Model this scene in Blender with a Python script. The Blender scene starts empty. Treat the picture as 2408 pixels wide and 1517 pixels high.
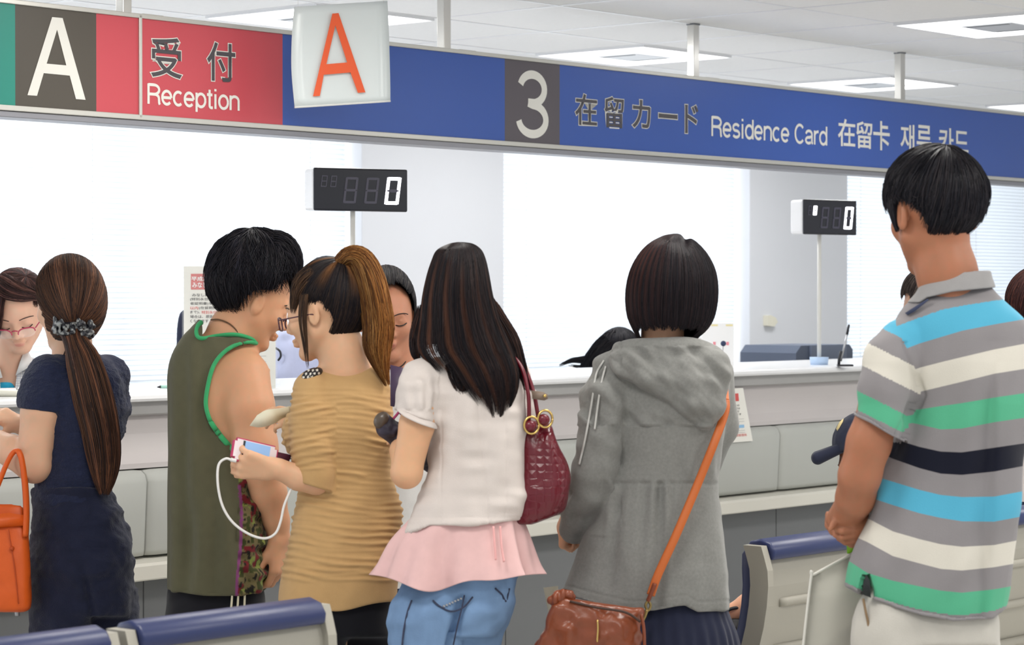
import bpy, bmesh, math, random
import numpy as np
from mathutils import Vector, Matrix, geometry

# ------------------------------------------------------------------ camera, world, lights
W_PX, H_PX = 2408.0, 1517.0
FPX = 5750.0                       # focal length in pixels
EYE = 1.45
HORIZON = 695.0
PITCH = math.atan((H_PX / 2 - HORIZON) / FPX)
TH = math.atan2(FPX, 6220.0 - W_PX / 2)      # counter direction against the image plane
SC = bpy.context.scene
COL = SC.collection

cam_d = bpy.data.cameras.new('camera')
cam_d.sensor_width = 36.0
cam_d.lens = FPX / W_PX * 36.0
cam_d.clip_start, cam_d.clip_end = 0.1, 200
cam_d.dof.use_dof = True
cam_d.dof.focus_distance = 6.6
cam_d.dof.aperture_fstop = 8.5
cam = bpy.data.objects.new('camera', cam_d)
cam.location = (0, 0, EYE)
cam.rotation_euler = (math.pi / 2 - PITCH, 0, 0)
COL.objects.link(cam)
SC.camera = cam

SC.view_settings.view_transform = 'Standard'
SC.view_settings.look = 'None'
SC.view_settings.gamma = 1.0
SC.view_settings.use_curve_mapping = False
SC.view_settings.exposure = 0.0
SC.cycles.max_bounces = 7
SC.cycles.diffuse_bounces = 3
SC.cycles.glossy_bounces = 2
SC.cycles.transmission_bounces = 4
SC.cycles.transparent_max_bounces = 8
SC.cycles.caustics_reflective = False
SC.cycles.caustics_refractive = False

world = bpy.data.worlds.new('daylight')
SC.world = world
world.use_nodes = True
world.node_tree.nodes['Background'].inputs[0].default_value = (0.93, 0.965, 1.0, 1)
world.node_tree.nodes['Background'].inputs[1].default_value = 0.84

WV = Vector((math.cos(TH), math.sin(TH), 0))      # along the counter, to the right and away
BV = Vector((-math.sin(TH), math.cos(TH), 0))     # from the customers to the back wall
ZV = Vector((0, 0, 1))
MW = Matrix((WV, BV, ZV)).transposed().to_4x4()
CEIL = 2.50

def area(name, s, b, h, sx, sy, power, col=(1, 1, 1), rot=None):
    d = bpy.data.lights.new(name, 'AREA')
    d.shape = 'RECTANGLE'
    d.size, d.size_y = sx, sy
    d.energy = power
    d.color = col
    o = bpy.data.objects.new(name, d)
    o.matrix_world = Matrix.Translation(WV * s + BV * b + ZV * h) @ MW @ (rot or Matrix.Identity(4))
    COL.objects.link(o)
    return o

# recessed ceiling lamps on the waiting side (behind and above the camera's view) and over the office
for i, (s, b) in enumerate([(2.66, 1.17), (4.57, 1.17), (6.47, 1.17), (2.66, 2.98), (4.57, 2.98), (6.47, 2.98), (8.38, 2.98)]):
    area('ceiling_lamp_light', s, b, CEIL - 0.03, 0.6, 0.6, 21, (1.0, 0.97, 0.92))
area('ceiling_lamp_light', 4.57, 4.79, CEIL - 0.03, 0.6, 0.6, 12, (1.0, 0.97, 0.92))
for i, (s, b) in enumerate([(4.57, 6.60), (6.47, 6.60), (8.38, 6.60), (10.3, 6.60)]):
    area('office_lamp_light', s, b, CEIL - 0.03, 0.6, 0.6, 15, (1.0, 0.99, 0.97))
# daylight outside the blinds
area('window_daylight', 6.5, 9.3, 1.5, 15, 2.6, 600, (0.99, 0.995, 1.0), Matrix.Rotation(math.radians(-90), 4, 'X'))

# ------------------------------------------------------------------ helpers
CP, SP = math.cos(PITCH), math.sin(PITCH)
def Pn(px, py, z):
    """pixel + depth along the optical axis -> world (numpy)."""
    px, py, z = np.broadcast_arrays(np.asarray(px, float), np.asarray(py, float), np.asarray(z, float))
    dx = (px - W_PX / 2) / FPX * z
    dy = -(py - H_PX / 2) / FPX * z
    return np.stack([dx, z * CP + dy * SP, EYE - z * SP + dy * CP], -1)
def P(px, py, z):
    return Vector(Pn(px, py, z))
def ray(px, py):
    return (P(px, py, 1.0) - Vector((0, 0, EYE)))
def hit_b(px, py, b):
    """pixel -> (s, h) on the vertical plane parallel to the counter at distance b."""
    r = ray(px, py)
    t = b / r.dot(BV)
    q = Vector((0, 0, EYE)) + r * t
    return q.dot(WV), q.z
def hit_h(px, py, h):
    r = ray(px, py)
    t = (h - EYE) / r.z
    q = Vector((0, 0, EYE)) + r * t
    return q.dot(WV), q.dot(BV)
def L2W(s, b, h):
    return WV * s + BV * b + ZV * h

def lin(c):
    c = c / 255.0
    return c / 12.92 if c <= 0.04045 else ((c + 0.055) / 1.055) ** 2.4
def rgb(r, g, b):
    return (lin(r), lin(g), lin(b), 1.0)

MATS = {}
def mat(name, col, rough=0.5, spec=0.5, metal=0.0, bump=0.0, bscale=200.0, var=0.0, vscale=8.0, sheen=0.0,
        emit=None, estr=0.0, alpha=1.0, trans=0.0, coat=0.0, stretch=(1, 1, 1), sss=0.0):
    if name in MATS:
        return MATS[name]
    m = bpy.data.materials.new(name)
    m.use_nodes = True
    nt = m.node_tree
    p = nt.nodes['Principled BSDF']
    p.inputs['Base Color'].default_value = col
    p.inputs['Roughness'].default_value = rough
    p.inputs['Specular IOR Level'].default_value = spec
    p.inputs['Metallic'].default_value = metal
    p.inputs['Alpha'].default_value = alpha
    p.inputs['Transmission Weight'].default_value = trans
    p.inputs['Coat Weight'].default_value = coat
    p.inputs['Sheen Weight'].default_value = sheen
    if sss:
        p.inputs['Subsurface Weight'].default_value = sss
        p.inputs['Subsurface Radius'].default_value = (0.012, 0.005, 0.003)
        p.inputs['Subsurface Scale'].default_value = 1.0
    if emit:
        p.inputs['Emission Color'].default_value = emit
        p.inputs['Emission Strength'].default_value = estr
    if bump or var:
        tc = nt.nodes.new('ShaderNodeTexCoord')
        mp = nt.nodes.new('ShaderNodeMapping')
        mp.inputs['Scale'].default_value = stretch
        nt.links.new(tc.outputs['Object'], mp.inputs['Vector'])
    if bump:
        n = nt.nodes.new('ShaderNodeTexNoise')
        n.inputs['Scale'].default_value = bscale
        n.inputs['Detail'].default_value = 3
        nt.links.new(mp.outputs[0], n.inputs['Vector'])
        bm_ = nt.nodes.new('ShaderNodeBump')
        bm_.inputs['Strength'].default_value = bump
        bm_.inputs['Distance'].default_value = 0.004
        nt.links.new(n.outputs['Fac'], bm_.inputs['Height'])
        nt.links.new(bm_.outputs[0], p.inputs['Normal'])
    if var:
        n2 = nt.nodes.new('ShaderNodeTexNoise')
        n2.inputs['Scale'].default_value = vscale
        n2.inputs['Detail'].default_value = 4
        nt.links.new(mp.outputs[0], n2.inputs['Vector'])
        hs = nt.nodes.new('ShaderNodeHueSaturation')
        hs.inputs['Color'].default_value = col
        mr = nt.nodes.new('ShaderNodeMapRange')
        mr.inputs['From Min'].default_value, mr.inputs['From Max'].default_value = 0.25, 0.75
        mr.inputs['To Min'].default_value, mr.inputs['To Max'].default_value = 1 - var, 1 + var
        nt.links.new(n2.outputs['Fac'], mr.inputs['Value'])
        nt.links.new(mr.outputs[0], hs.inputs['Value'])
        nt.links.new(hs.outputs[0], p.inputs['Base Color'])
    MATS[name] = m
    return m

def attr_mat(name, attr, ramp=None, rough=0.5, spec=0.5, bump=0.0, bscale=300, sheen=0.0, sss=0.0):
    """base colour from a point attribute: a colour one (ramp None) or a float pattern coordinate through a stepped ramp."""
    m = mat(name, (0.5, 0.5, 0.5, 1), rough, spec, bump=bump, bscale=bscale, sheen=sheen, sss=sss)
    nt = m.node_tree
    a = nt.nodes.new('ShaderNodeAttribute')
    a.attribute_name = attr
    p = nt.nodes['Principled BSDF']
    if ramp is None:
        nt.links.new(a.outputs['Color'], p.inputs['Base Color'])
    else:
        r = nt.nodes.new('ShaderNodeValToRGB')
        r.color_ramp.interpolation = 'CONSTANT'
        el = r.color_ramp.elements
        el[0].position, el[0].color = ramp[0]
        el[1].position, el[1].color = ramp[1]
        for pos, c in ramp[2:]:
            e = el.new(pos)
            e.color = c
        nt.links.new(a.outputs['Fac'], r.inputs[0])
        nt.links.new(r.outputs[0], p.inputs['Base Color'])
    return m

def tag(o, label=None, cat=None, group=None, kind=None):
    if label: o['label'] = label
    if cat: o['category'] = cat
    if group: o['group'] = group
    if kind: o['kind'] = kind
    return o
def empty(name, loc, label, cat, group=None):
    o = bpy.data.objects.new(name, None)
    o.location = loc
    o.empty_display_size = 0.1
    COL.objects.link(o)
    return tag(o, label, cat, group)
def wloc(o):
    """world location of a parent chain (translations only)."""
    v = Vector((0, 0, 0))
    while o is not None:
        v += o.location
        o = o.parent
    return v
def link(name, me, material, parent=None, label=None):
    o = bpy.data.objects.new(name, me)
    if material is not None and len(me.materials) == 0:
        me.materials.append(material)
    COL.objects.link(o)
    if parent is not None:
        o.parent = parent
    if label: o['label'] = label
    return o
def np_mesh(name, V, Fc, material, parent=None, smooth=True, label=None, attrs=None, tri=None):
    """V (n,3) world; Fc (m,4) quads, tri (k,3) triangles -> one object, stored relative to its parent."""
    V = np.asarray(V, float)
    off = np.array(wloc(parent)) if parent is not None else np.zeros(3)
    me = bpy.data.meshes.new(name)
    nq = 0 if Fc is None else len(Fc)
    ntr = 0 if tri is None else len(tri)
    me.vertices.add(len(V))
    me.vertices.foreach_set('co', (V - off).astype(np.float32).ravel())
    me.loops.add(nq * 4 + ntr * 3)
    li = []
    if nq: li.append(np.asarray(Fc, np.int32).ravel())
    if ntr: li.append(np.asarray(tri, np.int32).ravel())
    me.loops.foreach_set('vertex_index', np.concatenate(li))
    me.polygons.add(nq + ntr)
    st = np.concatenate([np.arange(nq) * 4, nq * 4 + np.arange(ntr) * 3]).astype(np.int32)
    me.polygons.foreach_set('loop_start', st)
    if smooth:
        me.polygons.foreach_set('use_smooth', np.ones(nq + ntr, bool))
    me.update(calc_edges=True)
    for k, (typ, arr) in (attrs or {}).items():
        at = me.attributes.new(k, typ, 'POINT')
        if typ == 'FLOAT':
            at.data.foreach_set('value', np.asarray(arr, np.float32))
        else:
            at.data.foreach_set('color', np.asarray(arr, np.float32).ravel())
    me.validate()
    return link(name, me, material, parent, label)

class MB:
    """collects shapes in the counter frame (s, b, h) or in world space; build() links them as ONE mesh."""
    def __init__(self, world=False):
        self.bm = bmesh.new()
        self.M = Matrix.Identity(4) if world else MW
    def box(self, lo, hi, bev=0.0, seg=2, R=None):
        r = bmesh.ops.create_cube(self.bm, size=1.0)
        vs = r['verts']
        lo, hi = Vector(lo), Vector(hi)
        c = (lo + hi) / 2
        d = hi - lo
        for v in vs:
            v.co = Vector((v.co.x * d.x, v.co.y * d.y, v.co.z * d.z))
        if bev:
            es = list({e for v in vs for e in v.link_edges})
            rr = bmesh.ops.bevel(self.bm, geom=es, offset=bev, segments=seg, profile=0.5, affect='EDGES')
            vs = list({v for f in rr['faces'] for v in f.verts} | {v for v in vs if v.is_valid})
            seen = set(vs)
            stack = list(vs)
            while stack:
                v = stack.pop()
                for e in v.link_edges:
                    o = e.other_vert(v)
                    if o not in seen:
                        seen.add(o); stack.append(o)
            vs = list(seen)
        for v in vs:
            q = v.co
            if R is not None: q = R @ q
            v.co = self.M @ (q + c)
        return self
    def cyl(self, a, b, r, n=20, r2=None):
        a, b = self.M @ Vector(a), self.M @ Vector(b)
        d = b - a
        q = d.to_track_quat('Z', 'Y').to_matrix().to_4x4()
        bmesh.ops.create_cone(self.bm, cap_ends=True, segments=n, radius1=r, radius2=r if r2 is None else r2, depth=d.length,
                              matrix=Matrix.Translation((a + b) / 2) @ q)
        return self
    def tube(self, pts, r, n=8, closed=False):
        pts = [self.M @ Vector(p) for p in pts]
        V, Q = tube_np(np.array([list(p) for p in pts]), np.full(len(pts), r), n)
        vs = [self.bm.verts.new(v) for v in V]
        for q in Q:
            try: self.bm.faces.new([vs[i] for i in q])
            except ValueError: pass
        return self
    def prism(self, poly, axis, lo, hi, holes=()):
        """poly: 2D outline; axis: which coordinate (0,1,2) is the extrusion."""
        loops = [list(poly)] + [list(h) for h in holes]
        def mk(p, t):
            q = [p[0], p[1]]
            q.insert(axis, t)
            return self.M @ Vector(q)
        rings = []
        for lp in loops:
            rings.append(([self.bm.verts.new(mk(p, lo)) for p in lp], [self.bm.verts.new(mk(p, hi)) for p in lp]))
        tess = geometry.tessellate_polygon([[Vector((p[0], p[1], 0)) for p in lp] for lp in loops])
        for k in (0, 1):
            flat = [v for rg in rings for v in rg[k]]
            for t in tess:
                try: self.bm.faces.new([flat[i] for i in (t if k else t[::-1])])
                except ValueError: pass
        for a, b in rings:
            n = len(a)
            for i in range(n):
                try: self.bm.faces.new([a[i], a[(i + 1) % n], b[(i + 1) % n], b[i]])
                except ValueError: pass
        return self
    def quad(self, pts):
        self.bm.faces.new([self.bm.verts.new(self.M @ Vector(p)) for p in pts])
        return self
    def build(self, name, material, parent=None, smooth=False, label=None):
        bmesh.ops.recalc_face_normals(self.bm, faces=self.bm.faces[:])
        off = wloc(parent) if parent is not None else Vector((0, 0, 0))
        for v in self.bm.verts: v.co -= off
        me = bpy.data.meshes.new(name)
        self.bm.to_mesh(me)
        self.bm.free()
        if smooth:
            me.polygons.foreach_set('use_smooth', np.ones(len(me.polygons), bool))
        return link(name, me, material, parent, label)

def cr(pts, n):
    """Catmull-Rom samples of control points (k,d) -> (n,d)."""
    p = np.asarray(pts, float)
    k = len(p)
    if k == 2:
        t = np.linspace(0, 1, n)[:, None]
        return p[0] * (1 - t) + p[1] * t
    t = np.linspace(0, k - 1, n)
    i = np.minimum(t.astype(int), k - 2)
    f = (t - i)[:, None]
    g = lambda j: p[np.clip(j, 0, k - 1)]
    p0, p1, p2, p3 = g(i - 1), g(i), g(i + 1), g(i + 2)
    p0 = np.where((i == 0)[:, None], 2 * p1 - p2, p0)
    p3 = np.where((i == k - 2)[:, None], 2 * p2 - p1, p3)
    return 0.5 * (2 * p1 + (p2 - p0) * f + (2 * p0 - 5 * p1 + 4 * p2 - p3) * f ** 2 + (3 * p1 - p0 - 3 * p2 + p3) * f ** 3)

def frames(C):
    T = np.gradient(C, axis=0)
    T /= np.linalg.norm(T, axis=1)[:, None] + 1e-12
    up = np.array([0, 0, 1.0]) if abs(T[0, 2]) < 0.9 else np.array([1.0, 0, 0])
    N = np.zeros_like(C)
    n0 = np.cross(T[0], up); n0 /= np.linalg.norm(n0)
    N[0] = n0
    for i in range(1, len(C)):
        n = N[i - 1] - T[i] * N[i - 1].dot(T[i])
        N[i] = n / (np.linalg.norm(n) + 1e-12)
    return T, N, np.cross(T, N)
def tube_np(C, r, n=8, r2=None):
    """closed tube round a polyline; r2 = second radius for a flat band."""
    C = np.asarray(C, float); r = np.asarray(r, float) * np.ones(len(C))
    r2 = r if r2 is None else np.asarray(r2, float) * np.ones(len(C))
    T, N, B = frames(C)
    a = np.linspace(0, 2 * np.pi, n, endpoint=False)
    V = C[:, None] + N[:, None] * (np.cos(a)[None, :, None] * r[:, None, None]) + B[:, None] * (np.sin(a)[None, :, None] * r2[:, None, None])
    m = len(C)
    idx = np.arange(m * n).reshape(m, n)
    Q = np.stack([idx[:-1], np.roll(idx[:-1], -1, 1), np.roll(idx[1:], -1, 1), idx[1:]], -1).reshape(-1, 4)
    V = V.reshape(-1, 3)
    c0, c1 = len(V), len(V) + 1
    V = np.concatenate([V, C[:1], C[-1:]])
    caps = []
    for j in range(0, n, 2):
        caps.append([c0, idx[0, (j + 2) % n], idx[0, (j + 1) % n], idx[0, j]])
        caps.append([c1, idx[-1, j], idx[-1, (j + 1) % n], idx[-1, (j + 2) % n]])
    return V, np.concatenate([Q, np.array(caps)])

def txt_mesh(s, weight=0.0):
    cu = bpy.data.curves.new('text', 'FONT')
    cu.body = s
    cu.size = 1.0
    cu.offset = weight
    cu.resolution_u = 4
    o = bpy.data.objects.new('text', cu)
    COL.objects.link(o)
    bpy.context.view_layer.update()
    dg = bpy.context.evaluated_depsgraph_get()
    me = bpy.data.meshes.new_from_object(o.evaluated_get(dg))
    bpy.data.objects.remove(o)
    bpy.data.curves.remove(cu)
    return me
def lettering(name, s, to_world, x0, y0, x1, y1, material, parent, weight=0.0, ref=None, depth=0.0):
    """string fitted into a rectangle; to_world maps (x, y, lift) to a world point."""
    me = txt_mesh(s, weight)
    n = len(me.vertices)
    co = np.zeros(n * 3, np.float32)
    me.vertices.foreach_get('co', co)
    co = co.reshape(-1, 3)
    bx = ref
    if bx is None:
        bx = (co[:, 0].min(), co[:, 1].min(), co[:, 0].max(), co[:, 1].max())
    off = wloc(parent) if parent is not None else Vector((0, 0, 0))
    out = np.zeros((n, 3))
    for i in range(n):
        fx = (co[i, 0] - bx[0]) / (bx[2] - bx[0])
        fy = (co[i, 1] - bx[1]) / (bx[3] - bx[1])
        out[i] = to_world(x0 + (x1 - x0) * fx, y0 + (y1 - y0) * fy, depth) - off
    me.vertices.foreach_set('co', out.astype(np.float32).ravel())
    me.update()
    me.name = name
    me.materials.clear()
    o = link(name, me, material, parent)
    return o, bx

def noise3(p, seed=0):
    """smooth value noise in [-1,1], p (n,3)."""
    p = np.asarray(p, float)
    i = np.floor(p).astype(np.int64)
    f = p - i
    f = f * f * (3 - 2 * f)
    def h(a, b, c):
        x = (a * 374761393 + b * 668265263 + c * 2147483647 + seed * 974711) & 0xFFFFFFFF
        x = ((x ^ (x >> 13)) * 1274126177) & 0xFFFFFFFF
        return ((x ^ (x >> 16)) & 0xFFFF) / 32767.5 - 1
    r = 0
    for dx in (0, 1):
        for dy in (0, 1):
            for dz in (0, 1):
                wgt = (f[:, 0] if dx else 1 - f[:, 0]) * (f[:, 1] if dy else 1 - f[:, 1]) * (f[:, 2] if dz else 1 - f[:, 2])
                r = r + wgt * h(i[:, 0] + dx, i[:, 1] + dy, i[:, 2] + dz)
    return r
# ------------------------------------------------------------------ figure modelling: implicit volumes in figure space
# figure space: u, v = photo-scaled right / down, w = away from the viewer, all in units of z0/FPX metres (about a millimetre)
class Fig:
    def __init__(self, z0):
        self.z0 = z0
        self.k = z0 / FPX
    def W(self, q):
        q = np.asarray(q, float)
        return Pn(q[..., 0], q[..., 1], self.z0 + q[..., 2] * self.k)
    def floor_v(self):
        return HORIZON + EYE / self.k

def smin(a, b, k):
    if k <= 0: return np.minimum(a, b)
    h = np.maximum(k - np.abs(a - b), 0) / k
    return np.minimum(a, b) - h * h * k * 0.25
def smax(a, b, k): return -smin(-a, -b, k)

def rot_frame(yaw, pitch=0, roll=0):
    """rows = person's right, up, forward in figure space (u, v, w); yaw 0 looks away from the viewer, + turns to image left."""
    y, p, r = map(math.radians, (yaw, pitch, roll))
    fwd = np.array([-math.sin(y), 0, math.cos(y)]); right = np.array([math.cos(y), 0, math.sin(y)]); up = np.array([0, -1.0, 0])
    fwd, up = fwd * math.cos(p) - up * math.sin(p), up * math.cos(p) + fwd * math.sin(p)
    right, up = right * math.cos(r) + up * math.sin(r), up * math.cos(r) - right * math.sin(r)
    return np.stack([right, up, fwd])

class Vol:
    def __init__(self, lo, hi, step):
        self.lo = np.array(lo, float); self.step = float(step)
        n = np.ceil((np.array(hi, float) - self.lo) / step).astype(int) + 1
        self.ax = [self.lo[i] + np.arange(n[i]) * step for i in range(3)]
        self.D = np.full(n, 1e3, np.float32)
    def sub(self, lo, hi):
        sl = []
        for i in range(3):
            a = int(np.clip(np.searchsorted(self.ax[i], lo[i]) - 1, 0, len(self.ax[i])))
            b = int(np.clip(np.searchsorted(self.ax[i], hi[i]) + 1, 0, len(self.ax[i])))
            sl.append(slice(a, max(a, b)))
        U = self.ax[0][sl[0]][:, None, None]; V = self.ax[1][sl[1]][None, :, None]; Wd = self.ax[2][sl[2]][None, None, :]
        return tuple(sl), U, V, Wd
    def put(self, sl, d, k, op='add'):
        if self.D[sl].size == 0: return
        if op == 'add': self.D[sl] = smin(self.D[sl], d, k)
        elif op == 'cut': self.D[sl] = smax(self.D[sl], -d, k)
    def cap(self, a, b, ra, rb, k=10, op='add', flat=1.0):
        a, b = np.array(a, float), np.array(b, float)
        m = max(ra, rb) + k + 3 * self.step
        sl, U, V, Wd = self.sub(np.minimum(a, b) - m, np.maximum(a, b) + m)
        ab = b - a
        t = ((U - a[0]) * ab[0] + (V - a[1]) * ab[1] + (Wd - a[2]) * ab[2]) / (ab.dot(ab) + 1e-9)
        t = np.clip(t, 0, 1)
        d = np.sqrt((U - a[0] - t * ab[0]) ** 2 + (V - a[1] - t * ab[1]) ** 2 + ((Wd - a[2] - t * ab[2]) / flat) ** 2) - (ra + (rb - ra) * t)
        self.put(sl, d, k, op)
    def chain(self, pts, k=10, **kw):
        for p, q in zip(pts[:-1], pts[1:]):
            self.cap(p[:3], q[:3], p[3], q[3], k, **kw)
    def curve(self, pts, n=16, k=6, **kw):
        self.chain(cr(pts, n), k, **kw)
    def ell(self, c, r, k=10, R=None, op='add'):
        c, r = np.array(c, float), np.array(r, float)
        m = r.max() + k + 3 * self.step
        sl, U, V, Wd = self.sub(c - m, c + m)
        x, y, z = U - c[0], V - c[1], Wd - c[2]
        if R is not None:
            x, y, z = (R[0][0] * x + R[0][1] * y + R[0][2] * z, R[1][0] * x + R[1][1] * y + R[1][2] * z, R[2][0] * x + R[2][1] * y + R[2][2] * z)
        q = np.sqrt((x / r[0]) ** 2 + (y / r[1]) ** 2 + (z / r[2]) ** 2)
        d = (q - 1) * r.min() if r.max() / r.min() < 2.5 else (q - 1) * r.min() * 1.3
        self.put(sl, d, k, op)
    def stack(self, rings, k=10, p=2.3, cap=8, op='add'):
        """rings (v, ul, ur, wc, rw) from top to bottom."""
        r = np.array(rings, float)
        f = cr(r, 120)
        o = np.argsort(f[:, 0]); f = f[o]
        lo = (r[:, 1].min(), r[:, 0].min(), (r[:, 3] - r[:, 4]).min()); hi = (r[:, 2].max(), r[:, 0].max(), (r[:, 3] + r[:, 4]).max())
        m = k + 4 * self.step + 8
        sl, U, V, Wd = self.sub(np.array(lo) - m, np.array(hi) + m)
        vv = V.ravel()
        g = [np.interp(vv, f[:, 0], f[:, j])[None, :, None] for j in range(1, 5)]
        cu, ru, cw, rw = (g[0] + g[1]) / 2, np.maximum((g[1] - g[0]) / 2, 1), g[2], np.maximum(g[3], 1)
        q = ((np.abs(U - cu) / ru) ** p + (np.abs(Wd - cw) / rw) ** p) ** (1 / p)
        d = (q - 1) * np.minimum(ru, rw)
        d = smax(d, np.broadcast_to(r[:, 0].min() - V, d.shape), cap)
        d = smax(d, np.broadcast_to(V - r[:, 0].max(), d.shape), cap)
        self.put(sl, d, k, op)
    def part(self, build, cut=None, k=14, ck=3):
        """a piece built and trimmed on its own, then blended in (a sleeve with its own hem)."""
        keep, self.D = self.D, np.full(self.D.shape, 1e3, np.float32)
        build(self)
        if cut is not None: self.field_cut(cut, ck)
        self.D = smin(keep, self.D, k)
    def first_w(self, u, v):
        """depth at which a line of sight through (u, v) first meets the volume."""
        i = int(np.clip(round((u - self.lo[0]) / self.step), 0, len(self.ax[0]) - 1)); j = int(np.clip(round((v - self.lo[1]) / self.step), 0, len(self.ax[1]) - 1))
        col = self.D[i, j]
        k = np.argmax(col < 0)
        if not (col < 0).any(): return None
        if k == 0: return self.ax[2][0]
        return self.ax[2][k - 1] + self.step * col[k - 1] / (col[k - 1] - col[k])
    def on(self, pts, lift=2.0, others=()):
        """(u, v) outline laid on the near surface."""
        out = []
        for (u, v) in pts:
            ws = [x.first_w(u, v) for x in (self,) + tuple(others)]
            ws = [x for x in ws if x is not None]
            out.append((u, v, (min(ws) if ws else (out[-1][2] + lift if out else 0.0)) - lift))
        return out
    def plane_cut(self, pt, nrm, k=2):
        """remove everything on the side nrm points to."""
        pt, nrm = np.array(pt, float), np.array(nrm, float)
        nrm /= np.linalg.norm(nrm)
        U = self.ax[0][:, None, None]; V = self.ax[1][None, :, None]; Wd = self.ax[2][None, None, :]
        d = (U - pt[0]) * nrm[0] + (V - pt[1]) * nrm[1] + (Wd - pt[2]) * nrm[2]
        self.D = smax(self.D, d.astype(np.float32), k)
    def field_cut(self, fn, k=2):
        """remove where fn(U, V, W) > 0."""
        U = self.ax[0][:, None, None]; V = self.ax[1][None, :, None]; Wd = self.ax[2][None, None, :]
        self.D = smax(self.D, np.broadcast_to(fn(U, V, Wd), self.D.shape).astype(np.float32), k)
    def head(self, c, H, R, k=12, ears=True, nose=1.0, female=True):
        c = np.array(c, float)
        m = 0.75 * H
        sl, U, V, Wd = self.sub(c - m, c + m)
        du, dv, dw = U - c[0], V - c[1], Wd - c[2]
        X, Y, Z = [(R[i][0] * du + R[i][1] * dv + R[i][2] * dw) / H for i in range(3)]
        def e(cc, r, kk, d0, op='add'):
            q = np.sqrt(((X - cc[0]) / r[0]) ** 2 + ((Y - cc[1]) / r[1]) ** 2 + ((Z - cc[2]) / r[2]) ** 2)
            d = (q - 1) * min(r) * 1.15
            return smin(d0, d, kk) if op == 'add' else smax(d0, -d, kk)
        def cpl(a, b, ra, rb, kk, d0):
            a, b = np.array(a), np.array(b); ab = b - a
            t = np.clip(((X - a[0]) * ab[0] + (Y - a[1]) * ab[1] + (Z - a[2]) * ab[2]) / ab.dot(ab), 0, 1)
            d = np.sqrt((X - a[0] - t * ab[0]) ** 2 + (Y - a[1] - t * ab[1]) ** 2 + (Z - a[2] - t * ab[2]) ** 2) - (ra + (rb - ra) * t)
            return smin(d0, d, kk)
        d = np.full(X.shape, 10.0)
        d = e((0, 0.13, -0.05), (0.325, 0.37, 0.40), 0, d)
        d = e((0, -0.06, 0.10), (0.285, 0.36, 0.275), 0.08, d)
        for sx in (-1, 1):
            d = cpl((sx * 0.20, -0.20, 0.02), (sx * 0.06, -0.40, 0.24), 0.10, 0.075, 0.08, d)
            d = e((sx * 0.155, -0.10, 0.24), (0.11, 0.10, 0.10), 0.08, d)
        d = e((0, -0.425, 0.265), (0.085, 0.07, 0.075), 0.07, d)
        d = cpl((-0.14, 0.085, 0.30), (0.14, 0.085, 0.30), 0.06, 0.06, 0.06, d)
        for sx in (-1, 1):
            d = e((sx * 0.15, 0.015, 0.405), (0.095, 0.05, 0.07), 0.05, d, 'cut')
            d = e((sx * 0.145, 0.012, 0.305), (0.075, 0.048, 0.055), 0.02, d)
        d = cpl((0, 0.03, 0.355), (0, -0.125, 0.345 + 0.085 * nose), 0.03, 0.045, 0.04, d)
        for sx in (-1, 1):
            d = e((sx * 0.05, -0.15, 0.375), (0.042, 0.035, 0.045), 0.025, d)
        d = e((0, -0.255, 0.355), (0.10, 0.028, 0.05), 0.02, d)
        d = e((0, -0.300, 0.350), (0.082, 0.034, 0.05), 0.014, d)
        if ears:
            for sx in (-1, 1):
                q = e((sx * 0.335, -0.03, -0.04), (0.035, 0.125, 0.075), 0, np.full(X.shape, 10.0))
                q = e((sx * 0.375, -0.02, -0.025), (0.03, 0.085, 0.042), 0.02, q, 'cut')
                d = smin(d, q, 0.03)
        self.put(sl, d * H, k)
    def hand(self, wrist, f, n, L, thumb=1, curl=(0.3, 0.4, 0.3), spread=0.06, thumb_dir=(0.5, 0.75, 0.35), curls=None, k=4, wr=None, thumb_curl=0.3, fat=1.0):
        """wrist point, finger direction f, palm normal n (fingers bend towards it), thumb on the side thumb*(f x n)."""
        f = np.array(f, float); f /= np.linalg.norm(f)
        n = np.array(n, float); n -= f * n.dot(f); n /= np.linalg.norm(n)
        s = np.cross(f, n) * thumb
        wrist = np.array(wrist, float)
        wr = wr or 0.15 * L
        xs = [0.155, 0.052, -0.052, -0.15]
        kn = []
        for i, x in enumerate(xs):
            b = wrist + f * (0.06 * L) + s * (x * 0.55 * L)
            q = wrist + f * ((0.47, 0.49, 0.465, 0.42)[i] * L) + s * (x * 1.18 * L)
            self.cap(b, q, wr * 0.62, 0.072 * L * fat, k * 3)
            kn.append(q)
        self.cap(kn[0], kn[3], 0.066 * L * fat, 0.06 * L * fat, k)
        ln = (0.44, 0.485, 0.455, 0.36)
        for i in range(4):
            c = curls[i] if curls else curl
            d, m = f + s * (xs[i] * spread * 6), n.copy()
            d /= np.linalg.norm(d)
            p = kn[i]
            for j, (fr, rr0, rr1) in enumerate(((0.45, 0.060, 0.054), (0.31, 0.054, 0.048), (0.24, 0.048, 0.040))):
                a = c[j]
                d, m = d * math.cos(a) + m * math.sin(a), m * math.cos(a) - d * math.sin(a)
                q = p + d * (ln[i] * L * fr)
                sc = (1, 1.03, 1, 0.87)[i] * fat
                self.cap(p, q, rr0 * L * sc, rr1 * L * sc, k * 0.6)
                p = q
        td = f * thumb_dir[0] + s * thumb_dir[1] + n * thumb_dir[2]
        td /= np.linalg.norm(td)
        b = wrist + f * (0.10 * L) + s * (0.09 * L)
        q = b + td * (0.23 * L)
        self.cap(b, q, 0.095 * L * fat, 0.072 * L * fat, k * 3)
        ax = f * 0.9 + n * 0.25
        d = td * math.cos(thumb_curl) + ax * math.sin(thumb_curl); d /= np.linalg.norm(d)
        q2 = q + d * (0.17 * L)
        self.cap(q, q2, 0.066 * L * fat, 0.06 * L * fat, k)
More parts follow.
